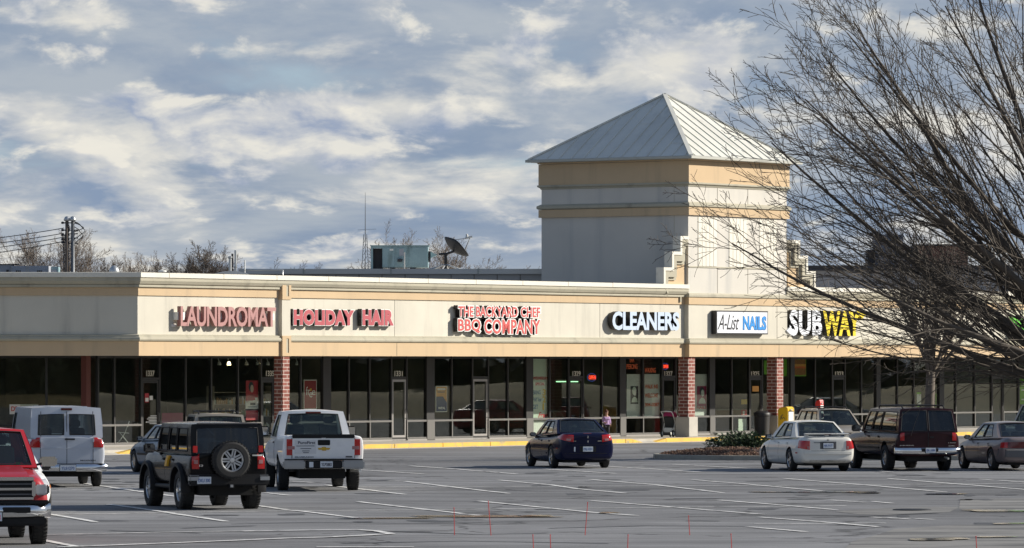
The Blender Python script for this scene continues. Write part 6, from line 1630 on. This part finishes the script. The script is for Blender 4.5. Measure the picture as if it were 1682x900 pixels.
# --- navy saloon driving by
v = sedan('sedan', 'dark navy sedan with large red wraparound tail lamps in mid lane', 860, 1008, 768.5, 13.5, 'paint_navy', L=4.80, W=1.79, H=1.45, deck=1.04, r=.335)
for sg in (1, -1):
    v.corner('tail_lamp', 'lamp_red', sg, .42, .86, .78, .99, .90, 1.035, .42, 9)
    v.corner('reverse_lamp', 'lamp_back', sg, .50, .62, .82, .88, .83, .89, .06, 3, .018)
v.back('trunk_seam', 'car_black', -.62, .62, .70, .708, (10, 1), .002); v.back('bumper_groove', 'car_black', -.70, .70, .44, .452, (10, 1), .002)
x = v.rear_x(0, .58); v.plate(x - .02, 0, .575, 'FKJ 1731'); v.back('plate_recess', 'car_black', -.25, .25, .49, .66, 4, .003)
for z in (.80, .93): MB().prism([(0, -.05), (.018, 0), (0, .05), (-.018, 0)], -.01, .0).build('emblem', MAT['chrome'], v.root).matrix_local = Matrix.Translation((v.rear_x(0, z) - .004, 0, z)) @ Matrix.Rotation(math.radians(-90), 4, 'Z')
v.back('brake_lamp', 'lamp_dark_red', -.12, .12, 1.03, 1.05, (3, 1), .01); v.back('badge', 'chrome', -.42, -.30, .80, .825, (2, 1), .006); v.back('badge', 'chrome', .36, .58, .80, .82, (3, 1), .006)
v.back('reflection_tag', 'plate_white', .38, .42, .50, .64, (1, 3), .01); v.side('marker_lamp', 'lamp_red', 1, -2.06, -1.96, .58, .61, (2, 1), .01)

# --- white pearl saloon with boot spoiler
v = sedan('sedan', 'pearl white sedan with boot spoiler parked nearest of the right hand row', 1244, 1404, 773.5, 12.5, 'paint_pearl', L=4.82, W=1.78, H=1.43, deck=.99, r=.325)
for sg in (1, -1):
    v.corner('tail_lamp', 'lamp_red', sg, .53, .84, .63, .88, .68, .90, .26, 8)
    v.corner('reverse_lamp', 'lamp_back', sg, .54, .60, .65, .73, .65, .73, .04, 3, .018)
MB().prism([(-2.34, 1.06), (-2.36, 1.085), (-2.18, 1.10), (-2.12, 1.075)], -.66, .66).build('spoiler', MAT['paint_pearl'], v.root, bevel=.008)
g = MB()
for y in (-.6, 0, .6): g.box(-2.28, -2.16, y - .05, y + .05, .98, 1.077)
g.build('spoiler_foot', MAT['paint_pearl'], v.root); v.box('brake_lamp', 'lamp_dark_red', -2.361, -2.34, -.10, .10, 1.064, 1.078, bevel=0)
x = v.rear_x(0, .74); v.plate(x - .022, 0, .745, 'HJK 9177'); v.back('plate_recess', 'trim_grey', -.24, .24, .65, .86, 4, .002); v.back('bumper_step', 'paint_pearl', -.82, .82, .50, .57, (14, 1), .03); v.back('trunk_seam', 'car_black', -.50, .50, .595, .602, (10, 1), .002); v.back('lower_valance', 'car_black', -.70, .70, .28, .33, (8, 1), .006)
MB().lathe([(.022, -.006), (.030, 0), (.030, .006), (.022, .008)], 'x', (v.rear_x(0, .91) - .006, 0, .91), 14).build('emblem', MAT['trim_grey'], v.root); v.words('MAXIMA', .42, .20, .82, .845, v.rear_x(.36, .83) - .006, 'sticker_ink', bold=.02)
v.side('marker_lamp', 'lamp_red', 1, -2.10, -1.96, .52, .555, (2, 1), .012)

# --- mauve saloon with full width lamp bar
v = sedan('sedan', 'dusty mauve sedan with full width dark tail lamp bar at right edge', 1566, 1730, 772.5, 12.5, 'paint_mauve', L=4.85, W=1.81, H=1.39, deck=.96, anchor='left', r=.32, style='hub', belt=.90)
v.back('tail_lamp_bar', 'lamp_dark_red', -.78, .78, .66, .84, (16, 4), .014); v.back('bumper', 'trim_grey', -.86, .86, .40, .60, (16, 4), .06); v.back('bumper_trim', 'chrome', -.86, .86, .60, .625, (16, 1), .05)
for sg in (1, -1): v.corner('tail_lamp', 'lamp_red', sg, .70, .86, .67, .83, .67, .83, .26, 5, .016)
x = v.rear_x(0, .70); v.plate(x - .04, 0, .68, 'HLT 1953', mat='plate_white')
# --- blue grey saloon behind the off-roader
v = sedan('sedan', 'faded blue grey older sedan half hidden behind the black off-roader', 208, 330, 778, 21, 'paint_blue', L=4.55, W=1.70, H=1.38, deck=.98, anchor='left', r=.31, style='hub')
for sg in (1, -1): v.corner('tail_lamp', 'lamp_red', sg, .5, .80, .67, .83, .67, .83, .2, 5)
v.side('side_moulding', 'car_black', 1, -1.9, 1.9, .50, .56, (18, 1), .012); v.plate(v.rear_x(0, .55) - .02, 0, .6, 'CJK 481'); v.box('parcel_card', 'paper_white', -1.45, -1.40, .22, .44, 1.10, 1.24, bevel=0)
# --- white saloon nose behind the red truck
v = sedan('sedan', 'white sedan nose showing right behind the red pickup', -60, 89.5, 846, 12, 'paint_white', L=4.7, W=1.80, H=1.42, toward=True, anchor='right', r=.32)
for sg in (1, -1):
    v.corner('headlight', 'lamp_clear', sg, .46, .82, .60, .72, .62, .76, .32, 6, .012, True)
    v.side('marker_lamp', 'lamp_amber', sg, 1.86, 2.0, .56, .63, (2, 2), .015)
v.fore('grille', 'car_black', -.38, .38, .52, .66, 5, .008); v.plate(2.37, 0, .45, 'FLK 220', fwd=True)

# --- estate cars
def rack(v, z, w, x0, x1, bars=()):
    for sg in (1, -1): MB().tube([(x1, sg * w, z), (x1 - .12, sg * w, z + .07), (x0 + .12, sg * w, z + .07), (x0, sg * w, z)], .022, 8).build('roof_rail', MAT['car_black'], v.root, smooth=True)
    for x in bars: MB().tube([(x, -w, z + .075), (x, w, z + .075)], .018, 8).build('cross_bar', MAT['car_black'], v.root)
v = sedan('station_wagon', 'tan station wagon with black roof rails facing out behind white sedan', 1297, 1437, 743, 13, 'paint_tan', L=4.6, W=1.74, H=1.50, toward=True, wagon=True, r=.32,
    cab=(1.02, -2.14, .30, -1.92), wins={'left': [(.10, .33, .1, .88), (.36, .62, .1, .88), (.65, .92, .1, .88)], 'right': [(.10, .33, .1, .88), (.36, .62, .1, .88), (.65, .92, .1, .88)], 'front': [(.05, .95, .05, .93)], 'rear': [(.07, .93, .08, .9)]}, belt=.95)
rack(v, 1.50, .52, -1.7, .1, (-.2, -1.3)); v.box('sunroof', 'car_glass_dark', -.55, -.05, -.36, .36, 1.515, 1.535, bevel=.005)
for sg in (1, -1): v.corner('headlight', 'lamp_clear', sg, .46, .82, .62, .76, .64, .78, .32, 6, .012, True)
v.fore('grille', 'car_black', -.38, .38, .56, .70, 5, .008)
def suv(name, label, px0, px1, py, head, paint, L, W, H, wb, r, zb, belt, cab, wins, style='truck', toward=False, anchor=None, hood=None, glass='car_glass_dark', rear_z=None, tw=.24, cat='suv', roofw=.80, tyrew=.25, sharp=True, rim='alloy'):
    v = Veh(name, label, cat, px0, px1, py, head, L, W, wb, toward, anchor); l = L / 2; w = W / 2; hd = hood or belt - .05
    st_ = [(l, zb + .10, hd - .16, w * .82, w * .74, zb + .35), (l * .975, zb + .02, hd - .07, w * .92, w * .80, zb + .35), (l * .90, zb, hd - .02, w * .985, w * .84, zb + .35), (l * .66, zb, hd, w, w * .87, zb + .36), (l * .42, zb, belt - .02, w, w * .89, zb + .36), (l * .1, zb, belt, w, w * .91, zb + .36), (-l * .4, zb, belt, w, w * .91, zb + .36), (-l * .8, zb, belt, w * .995, w * .91, zb + .36), (-l * .955, zb, belt, w * .985, w * .905, zb + .36), (-l * .985, zb + .01, belt, w * .965, w * .90, zb + .36), (-l, zb + .05, belt - .01, w * .925, w * .875, zb + .36)]
    xf = wb / 2 + l * .04
    me = car_loft(st_, paint, arches=arch(r + .065, xf, xf - wb, r + .03, w * .62), crown=.008); v.body(me); v.xf = xf
    c = Cabin(*cab, w * .905, w * roofw, belt - .02, H, bulge_r=.03, bulge_f=.09); v.cab = c
    c.frame(wins, paint, v.root); c.glass(wins, v.root, {'front': 'car_glass', 'rear': glass, 'left': glass, 'right': glass})
    v.wheels(r, tyrew, W - tyrew - .02, style, xf, rim); v.under(-l * .93, l * .93, w * .62, r * .75, zb + .15); v.seats([l * .1, -l * .28], belt + .12)
    for sg in (1, -1):
        for x in (l * .38, -l * .02, -l * .36): v.side('door_seam', 'car_black', sg, x - .006, x + .006, zb + .08, belt - .08, (1, 8), .002, depth=.004)
        for x in (l * .06, -l * .30): v.side('door_handle', 'car_black', sg, x - .09, x + .03, belt - .17, belt - .13, (3, 1), .03)
    return v
W3 = lambda a: {'left': a, 'right': a}
# --- maroon long wagon
v = suv('suv', 'long dark maroon wagon with twin rear barn doors and chrome bumper', 1386, 1575, 772.5, 12.5, 'paint_maroon', 5.57, 1.96, 1.80, 3.34, .37, .42, 1.13, (1.02, -2.76, .42, -2.60), {**W3([(.05, .25, .08, .88), (.28, .48, .08, .88), (.51, .93, .08, .88)]), 'front': [(.05, .95, .05, .93)], 'rear': [(.035, .485, .06, .90), (.515, .965, .06, .90)]}, style='truck')
rack(v, 1.81, .62, -2.3, .1, (-.3, -1.2, -2.1))
for sg in (1, -1):
    v.patch('tail_lamp', 'lamp_red', [(-4, sg * .99, .88), (-4, sg * .865, .88), (-4, sg * .865, 1.14), (-4, sg * .99, 1.14)], (1, -sg * .12, 0), (4, 8), .014)
    v.side('wheel_arch_trim', 'chrome', sg, v.xf - 3.34 - .44, v.xf - 3.34 + .44, .83, .86, (8, 1), .012); v.side('side_moulding', 'car_black', sg, -1.2, 1.2, .62, .68, (12, 1), .014)
v.back('door_split', 'car_black', -.012, .012, .62, 1.12, (1, 6), .004); v.back('door_latch', 'car_black', -.16, -.05, .95, 1.0, (2, 1), .02)
v.bar('rear_bumper', 'chrome', -2.935, .49, .68, .99); v.box('bumper_pad', 'car_black', -2.94, -2.79, -.26, .26, .55, .66, bevel=.01); v.plate(-2.958, -.02, .60, 'FJK 1088')
v.words('SUBURBAN', .86, .44, .73, .755, v.rear_x(.6, .74) - .006, 'chrome', bold=.02); v.words('1500', -.60, -.82, .80, .825, v.rear_x(-.6, .8) - .006, 'chrome', bold=.02); v.words('GMC', -.60, -.80, .71, .74, v.rear_x(-.6, .72) - .006, 'chrome', bold=.03)
MB().tube([(-2.75, -.5, .40), (-2.95, -.55, .36)], .03, 8).build('exhaust_pipe', MAT['galv'], v.root); v.mirrors(1.0, .93, 1.20, 'car_black', (.07, .13, .10))
# --- tan wagon roof behind the off-roader
v = suv('suv', 'tan wagon with roof bars whose top shows over the black off-roader', 290, 412, 769, 9, 'paint_tan', 4.5, 1.75, 1.60, 2.6, .34, .36, 1.02, (.95, -2.2, .40, -1.85), {**W3([(.08, .30, .1, .88), (.34, .58, .1, .88), (.62, .92, .1, .88)]), 'front': [(.05, .95, .05, .93)], 'rear': [(.06, .94, .08, .88)]}, glass='car_glass')
rack(v, 1.61, .58, -1.5, .1, (-.2, -1.2))
for sg in (1, -1): v.patch('tail_lamp', 'lamp_red', [(-4, sg * .86, .75), (-4, sg * .7, .75), (-4, sg * .7, 1.0), (-4, sg * .86, 1.0)], (1, -sg * .12, 0), 5, .012)
v.mirrors(.9, .84, 1.05, 'car_black')
# --- the black off-roader
v = suv('off_roader', 'boxy black off-roader with spare wheel on the tailgate', 229, 440, 836, 17.5, 'paint_hummer', 4.44, 1.76, 1.83, 2.76, .41, .50, 1.20, (.88, -2.17, .55, -2.07), {**W3([(.04, .30, .10, .86), (.345, .56, .10, .86), (.60, .90, .10, .86)]), 'front': [(.05, .95, .06, .92)], 'rear': [(.07, .93, .02, .86)]}, style='hummer', hood=1.22, roofw=.87, tyrew=.28, cat='off-roader')
for sg in (1, -1):
    v.patch('tail_lamp', 'lamp_red', [(-4, sg * .90, .87), (-4, sg * .745, .87), (-4, sg * .745, 1.30), (-4, sg * .90, 1.30)], (1, -sg * .06, 0), (4, 8), .02)
    for z0, z1 in ((1.215, 1.36),): v.box('tail_lamp', 'lamp_red', -2.20, -2.14, sg * .715 - .05, sg * .715 + .05, z0, z1, bevel=.008)
    v.patch('reverse_lamp', 'lamp_back', [(-4, sg * .86, .98), (-4, sg * .77, .98), (-4, sg * .77, 1.06), (-4, sg * .86, 1.06)], (1, -sg * .06, 0), (2, 2), .03)
    for x in (v.xf, v.xf - 2.76):
        g = MB(); pr = [(.475, .70), (.475, .98), (.56, .985), (.60, .93), (.60, .74)]
        k = 14; vs = []
        for i in range(k + 1):
            a = math.radians(-8 + 196 * i / k)
            for rr_, y in ((.475, .74), (.475, .93), (.54, .93), (.56, .86), (.56, .74)): vs.append((x + rr_ * math.cos(a), sg * y, .44 + rr_ * math.sin(a)))
        g.add(vs, [(i * 5 + j, i * 5 + (j + 1) % 5, (i + 1) * 5 + (j + 1) % 5, (i + 1) * 5 + j) for i in range(k) for j in range(5)]); g.build('wheel_flare', MAT['trim_grey'] if 0 else MAT['car_black'], v.root, smooth=40)
    MB().tube([(.85, sg * .81, .47), (-.75, sg * .81, .47)], .05, 10).build('step_bar', MAT['car_black'], v.root, smooth=40)
v.box('rear_bumper', 'car_black', -2.34, -2.15, -.87, .87, .52, .76, bevel=.03, smooth=30)
for sg in (1, -1): v.box('bumper_end', 'bumper_silver', -2.355, -2.17, sg * .755 - .12, sg * .755 + .12, .60, .74, bevel=.03, smooth=30)
v.box('hitch', 'car_black', -2.39, -2.27, -.09, .03, .46, .56, bevel=.01); MB().box(-2.40, -2.389, -.06, 0, .485, .54).build('hitch_socket', MAT['bumper_silver'], v.root)
tm, rm = wheel_mesh(.40, .27, 'hummer'); o = link('spare_wheel', tm, v.root); o.location = (-2.37, -.02, 1.06); o.rotation_euler = (0, 0, math.radians(90)); link('rim', rm, o)
MB().cyl((-2.21, -.02, 1.06), (-2.29, -.02, 1.06), .14, 12).build('spare_carrier', MAT['car_black'], v.root)
v.plate(-2.352, .56, .635, 'DKU 300'); v.words('H3', .70, .55, .92, .965, v.rear_x(.62, .93) - .005, 'chrome', bold=.03); v.mirrors(.86, .86, 1.27, 'car_black', (.07, .12, .10))
v.back('tailgate_handle', 'metal_grey', -.74, -.52, 1.14, 1.17, (3, 1), .02)
v.side('window_tag', 'amber_tag', 1, -.42, -.24, .90, 1.13, (2, 2), .05); v.box('rain_gutter', 'car_black', -2.13, .5, -.745, -.725, 1.81, 1.835, bevel=0); v.box('roof_edge', 'trim_grey', -2.14, -2.07, -.66, .66, 1.815, 1.845, bevel=.01)
# --- silver van
v = suv('van', 'silver grey full size van with two square rear windows', 7, 178, 799, 11.5, 'paint_van', 4.95, 2.0, 2.00, 2.80, .355, .44, 1.26, (2.10, -2.44, 1.40, -2.34), {**W3([(.05, .17, .12, .80)]), 'front': [(.05, .95, .08, .92)], 'rear': [(.10, .46, .10, .76), (.54, .90, .10, .76)]}, style='steel', hood=1.15, roofw=.86, tyrew=.22, cat='van', glass='car_glass', rim='trim_grey')
v.cab
for sg in (1, -1): v.patch('tail_lamp', 'lamp_red', [(-4, sg * .965, 1.00), (-4, sg * .72, 1.00), (-4, sg * .72, 1.25), (-4, sg * .965, 1.25)], (1, -sg * .03, 0), 6, .03)
v.back('door_split', 'car_black', -.006, .006, .52, 1.24, (1, 6), .004); v.back('body_crease', 'paint_van', -.68, .68, .97, .985, (10, 1), .012); v.back('door_handle', 'car_black', -.20, .05, 1.19, 1.225, (3, 1), .03)
for y in (-.66, .66): v.back('door_seam', 'car_black', y - .006, y + .006, .52, 1.24, (1, 6), .003)
for y in (-.66, .66): v.box('door_hinge', 'paint_van', -2.53, -2.47, y - .02, y + .02, 1.13, 1.23)
g = MB(); g.box(-2.45, -2.42, -.008, .008, 1.28, 1.90); g.box(-2.47, -2.44, -.66, -.645, 1.28, 1.9); g.box(-2.47, -2.44, .645, .66, 1.28, 1.9); g.build('door_seam', MAT['trim_grey'], v.root)
v.box('brake_lamp', 'lamp_dark_red', -2.42, -2.36, -.14, .14, 1.93, 1.985, bevel=.01)
v.bar('rear_bumper', 'chrome', -2.68, .40, .59, 1.0); v.box('bumper_step', 'car_black', -2.60, -2.45, -.90, .90, .571, .60, bevel=.01); v.plate(-2.70, 0, .49, 'YLS1270', w=.40, h=.15); v.words('MAXIVAN', -.34, -.72, .66, .69, v.rear_x(-.5, .67) - .006, 'sticker_ink', bold=.03)
g = MB()
for y in (-.5, -.2, .1, .4): g.box(-2.2, 1.2, y - .04, y + .04, 2.0, 2.022)
g.build('roof_rib', MAT['paint_van'], v.root); MB().lathe([(.05, .02), (.13, 0), (.13, .06), (.05, .09), (0, .09)], 'x', (v.rear_x(.66, .8) + .1, .66, .78), 4).build('bump_stop', MAT['paint_van'], v.root) if 0 else None
v.mirrors(1.75, .98, 1.32, 'car_black', (.07, .11, .14))

# --- pickups
def pickup(name, label, px0, px1, py, head, paint, toward=False, anchor=None, L=5.7, W=2.02, H=1.93, wb=3.5, r=.39, zb=.52, rail=1.36, hood=1.22, style='truck', rim='alloy', cabx=(1.25, -.52, .62, -.36)):
    v = Veh(name, label, 'pickup', px0, px1, py, head, L, W, wb, toward, anchor); l = L / 2; w = W / 2
    st_ = [(l, zb + .10, hood - .14, w * .84, w * .72, zb + .30), (l * .98, zb + .03, hood - .06, w * .93, w * .78, zb + .30), (l * .91, zb, hood - .02, w * .985, w * .82, zb + .32), (l * .62, zb, hood + .02, w, w * .86, zb + .34), (l * .46, zb, hood + .06, w * .99, w * .88, zb + .36), (l * .38, zb, rail - .09, w * .985, w * .89, zb + .38), (-l * .16, zb, rail - .06, w * .985, w * .90, zb + .38), (-l * .19, zb, rail, w * .99, w * .94, zb + .40), (-l * .6, zb, rail, w, w * .95, zb + .40), (-l * .95, zb + .02, rail, w * .99, w * .95, zb + .40), (-l * .985, zb + .04, rail, w * .975, w * .945, zb + .40), (-l, zb + .08, rail - .01, w * .95, w * .92, zb + .40)]
    xf = wb / 2 + l * .09
    me = car_loft(st_, paint, arches=arch(r + .075, xf, xf - wb, r + .05, w * .66), cuts=[('box', -l + .07, -l * .19 - .02, -w * .82, w * .82, .95, 2.2, 0)], crown=.004); v.body(me); v.xf = xf
    c = Cabin(*cabx, w * .90, w * .74, rail - .11, H, bulge_f=.10, bulge_r=.03); v.cab = c
    ws = {**W3([(.30, .88, .08, .86)]), 'front': [(.05, .95, .06, .93)], 'rear': [(.10, .90, .12, .88)]}
    c.frame(ws, paint, v.root); c.glass(ws, v.root, {})
    v.wheels(r, .26, W - .30, style, xf, rim); v.under(-l * .93, l * .9, w * .55, r * .8, zb + .2); v.seats([.10], rail + .14)
    for sg in (1, -1):
        for x in (l * .40, -l * .13): v.side('door_seam', 'car_black', sg, x - .006, x + .006, zb + .08, rail - .16, (1, 8), .002, depth=.004)
        v.side('door_handle', 'car_black', sg, -.20, -.05, rail - .22, rail - .18, (3, 1), .03)
    v.side('bed_gap', 'car_black', 1, -l * .185 - .012, -l * .185 + .012, zb + .08, rail - .05, (1, 8), .003, depth=.004)
    return v
v = pickup('pickup_truck', 'white work pickup seen from behind with lettered tailgate', 428, 598.5, 805.5, 8.0, 'paint_white')
l = 2.85
for sg in (1, -1):
    v.patch('tail_lamp', 'lamp_red', [(-4, sg * 1.01, .88), (-4, sg * .79, .88), (-4, sg * .79, 1.27), (-4, sg * 1.01, 1.27)], (1, -sg * .10, 0), (6, 8), .018)
    v.patch('reverse_lamp', 'lamp_back', [(-4, sg * .99, 1.02), (-4, sg * .81, 1.02), (-4, sg * .81, 1.10), (-4, sg * .99, 1.10)], (1, -sg * .10, 0), (4, 2), .024)
    v.back('gate_gap', 'car_black', sg * .765 - .008, sg * .765 + .008, .80, 1.34, (1, 6), .003)
v.back('tailgate', 'paint_white', -.755, .755, .80, 1.30, 6, .022); v.box('gate_cap', 'car_black', -2.885, -2.76, -.755, .755, 1.29, 1.385, bevel=.015)
x = v.rear_x(0, 1.1) - .024
v.box('gate_handle', 'car_black', x - .012, x + .01, -.16, .14, 1.12, 1.25, bevel=.02)
g = MB(); g.prism([(-.13, -.022), (-.045, -.022), (-.045, -.045), (.06, -.045), (.045, -.022), (.13, -.022), (.15, .022), (.05, .022), (.05, .045), (-.05, .045), (-.05, .022), (-.15, .022)], -.014, 0); o = g.build('emblem', MAT['gold_emblem'], v.root, bevel=.004); o.matrix_local = Matrix.Translation((x, -.01, 1.035)) @ Matrix.Rotation(math.radians(-90), 4, 'Z')
v.box('sticker', 'sticker_sheet', x - .002, x + .01, .18, .70, .92, 1.24, bevel=0)
v.words('PuroFirst', .62, .20, 1.15, 1.22, x - .003, 'sticker_ink', 'sticker_words', bold=.02)
for z, a, b in ((1.105, .66, .22), (1.04, .56, .30), (.985, .52, .34), (.945, .50, .36)): v.box('sticker_line', 'sticker_ink', x - .005, x - .001, b, a, z - .008, z + .008, bevel=0)
v.words('SILVERADO', .70, .24, .825, .85, x - .003, 'sticker_ink', bold=.03); v.box('badge', 'trim_grey', x - .005, x + .01, -.70, -.54, .825, .86, bevel=0)
for sg in (1, -1): v.box('bumper_end', 'bumper_silver', -2.99, -2.83, sg * .72 - .27, sg * .72 + .27, .55, .76, bevel=.035, smooth=30)
v.box('rear_bumper', 'car_black', -2.985, -2.80, -.449, .449, .56, .745, bevel=.02); v.box('bumper_step', 'car_black', -2.97, -2.78, -.95, .95, .761, .79, bevel=.01); v.plate(-2.995, -.06, .66, 'YLP3883', mat='plate_white', ink='plate_dark'); v.box('hitch_tag', 'plate_white', -2.998, -2.986, .26, .36, .59, .72, bevel=0)
MB().tube([(-2.2, -.75, .50), (-2.95, -.88, .50)], .035, 10).build('exhaust_pipe', MAT['galv'], v.root); v.box('brake_lamp', 'lamp_dark_red', -.415, -.36, -.19, .19, 1.865, 1.91, bevel=.008); v.mirrors(1.05, .95, 1.42, 'car_black', (.07, .13, .12))
g = MB(); 
for y in (-.42, .42): g.box(-.9, .4, y - .05, y + .05, .42, .56)
g.box(-2.6, -1.4, -.3, .3, .40, .48); g.build('chassis_rail', MAT['underbody'], v.root)

v = pickup('pickup_truck', 'red pickup with chrome cross bar grille cut by the left edge', -110, 83, 893, 11.5, 'paint_red', toward=True, anchor='right', rail=1.42, hood=1.23, H=1.96, zb=.50, wb=3.5, cabx=(1.40, -.52, .72, -.36))
xh = 2.80
def fbox(name, mat, y0, y1, z0, z1, x0=2.72, x1=2.90, bevel=.022): return v.box(name, mat, x0, x1, y0, y1, z0, z1, bevel=bevel, smooth=30)
fbox('grille_backing', 'car_black', -.69, .69, .80, 1.14, 2.70, 2.885)
for z0, z1 in ((1.11, 1.17), (.945, .985), (.785, .825)): fbox('grille_bar', 'chrome', -.70, .70, z0, z1, 2.74, 2.945)
for y in (-.685, 0, .685): fbox('grille_bar', 'chrome', y - .03, y + .03, .826, 1.109, 2.74, 2.94)
for z in (.875, 1.05): fbox('grille_slat', 'trim_grey', -.65, .65, z - .012, z + .012, 2.74, 2.905, 0)
for sg in (1, -1):
    fbox('headlight', 'lamp_clear', sg * .82 - .10, sg * .82 + .10, .86, 1.04, 2.60, 2.86); fbox('turn_lamp', 'trim_grey', sg * .945 - .024, sg * .945 + .024, .87, 1.03, 2.55, 2.80)
v.bar('front_bumper', 'chrome', 3.03, .47, .71, 1.0, True, .10, .28, .30); v.box('bumper_pad', 'car_black', 2.70, 2.93, -.95, .95, .701, .775, bevel=.02, smooth=30); v.box('air_dam', 'car_black', 2.74, 2.95, -.90, .90, .34, .499, bevel=.03, smooth=30)
for y in (-.38, .38): v.box('bumper_slot', 'car_black', 2.98, 3.034, y - .24, y + .24, .56, .66, bevel=.01)
v.plate(3.04, -.02, .50, 'FMW 4172', fwd=True, ink='ink_red'); v.mirrors(1.25, .97, 1.40, 'chrome', (.06, .15, .085)); v.box('wiper', 'car_black', 1.32, 1.36, -.6, .5, 1.235, 1.25, bevel=0); v.box('inspection_sticker', 'paper_green', 1.20, 1.21, .56, .64, 1.33, 1.39, bevel=0)
# hood ridge of the red pickup
g = MB(); g.prism([(1.3, 1.20), (2.80, 1.08), (2.86, 1.13), (2.78, 1.185), (2.2, 1.27), (1.3, 1.345)], -.66, .66); g.build('hood_bulge', MAT['paint_red'], v.root, bevel=.05, smooth=50)

v = suv('suv', 'pale beige sport utility passing in front of the shops at right edge', 1630, 1790, 752, 145, 'paint_beige', 4.6, 1.80, 1.75, 2.65, .36, .42, 1.08, (.95, -2.2, .45, -2.0), {**W3([(.06, .28, .08, .88), (.32, .56, .08, .88), (.6, .92, .08, .88)]), 'front': [(.05, .95, .05, .93)], 'rear': [(.06, .94, .08, .88)]}, anchor='left', glass='car_glass')
v.mirrors(.9, .88, 1.13, 'car_black')
for sg in (1, -1): v.corner('headlight', 'lamp_clear', sg, .46, .82, .74, .9, .76, .92, .32, 6, .012, True)

# invented car copies beyond the right edge, added for reflections in the shop glass
def mirrored(src, name, label, px, dist, turn, paint=None):
    p = BW(fu(px, SF), SF); q = Vector((p.x + .946 * dist, p.y + .325 * dist, 0)); c = copy_tree(src); c.name = name; c.location = q; c.rotation_euler = (0, 0, math.radians(turn)); c['label'] = label; c.pop('group', None)
    if paint:
        for ch in c.children:
            if ch.name.split('.')[0] in ('body', 'cabin'):
                ch.data = ch.data.copy()
                for i, m in enumerate(ch.data.materials):
                    if m.name.startswith('paint_'): ch.data.materials[i] = MAT[paint]
    return c
roots = [o for o in COL.objects if o.parent is None and o.get('category') == 'car']
mirrored(roots[0], 'sedan', 'red sedan added unseen beyond the right edge, mirrored low in the empty shop windows', 820, 30, 60, 'paint_red')
mirrored(roots[1], 'sedan', 'white sedan added unseen beyond the right edge, mirrored in the salon windows', 400, 34, 110)
mirrored(roots[0], 'sedan', 'second red sedan added unseen beyond the right edge, mirrored nearer the tower', 960, 42, 20, 'paint_red')
mirrored(roots[1], 'sedan', 'white sedan added unseen beyond the right edge, mirrored in the sandwich shop windows', 1430, 26, 80)
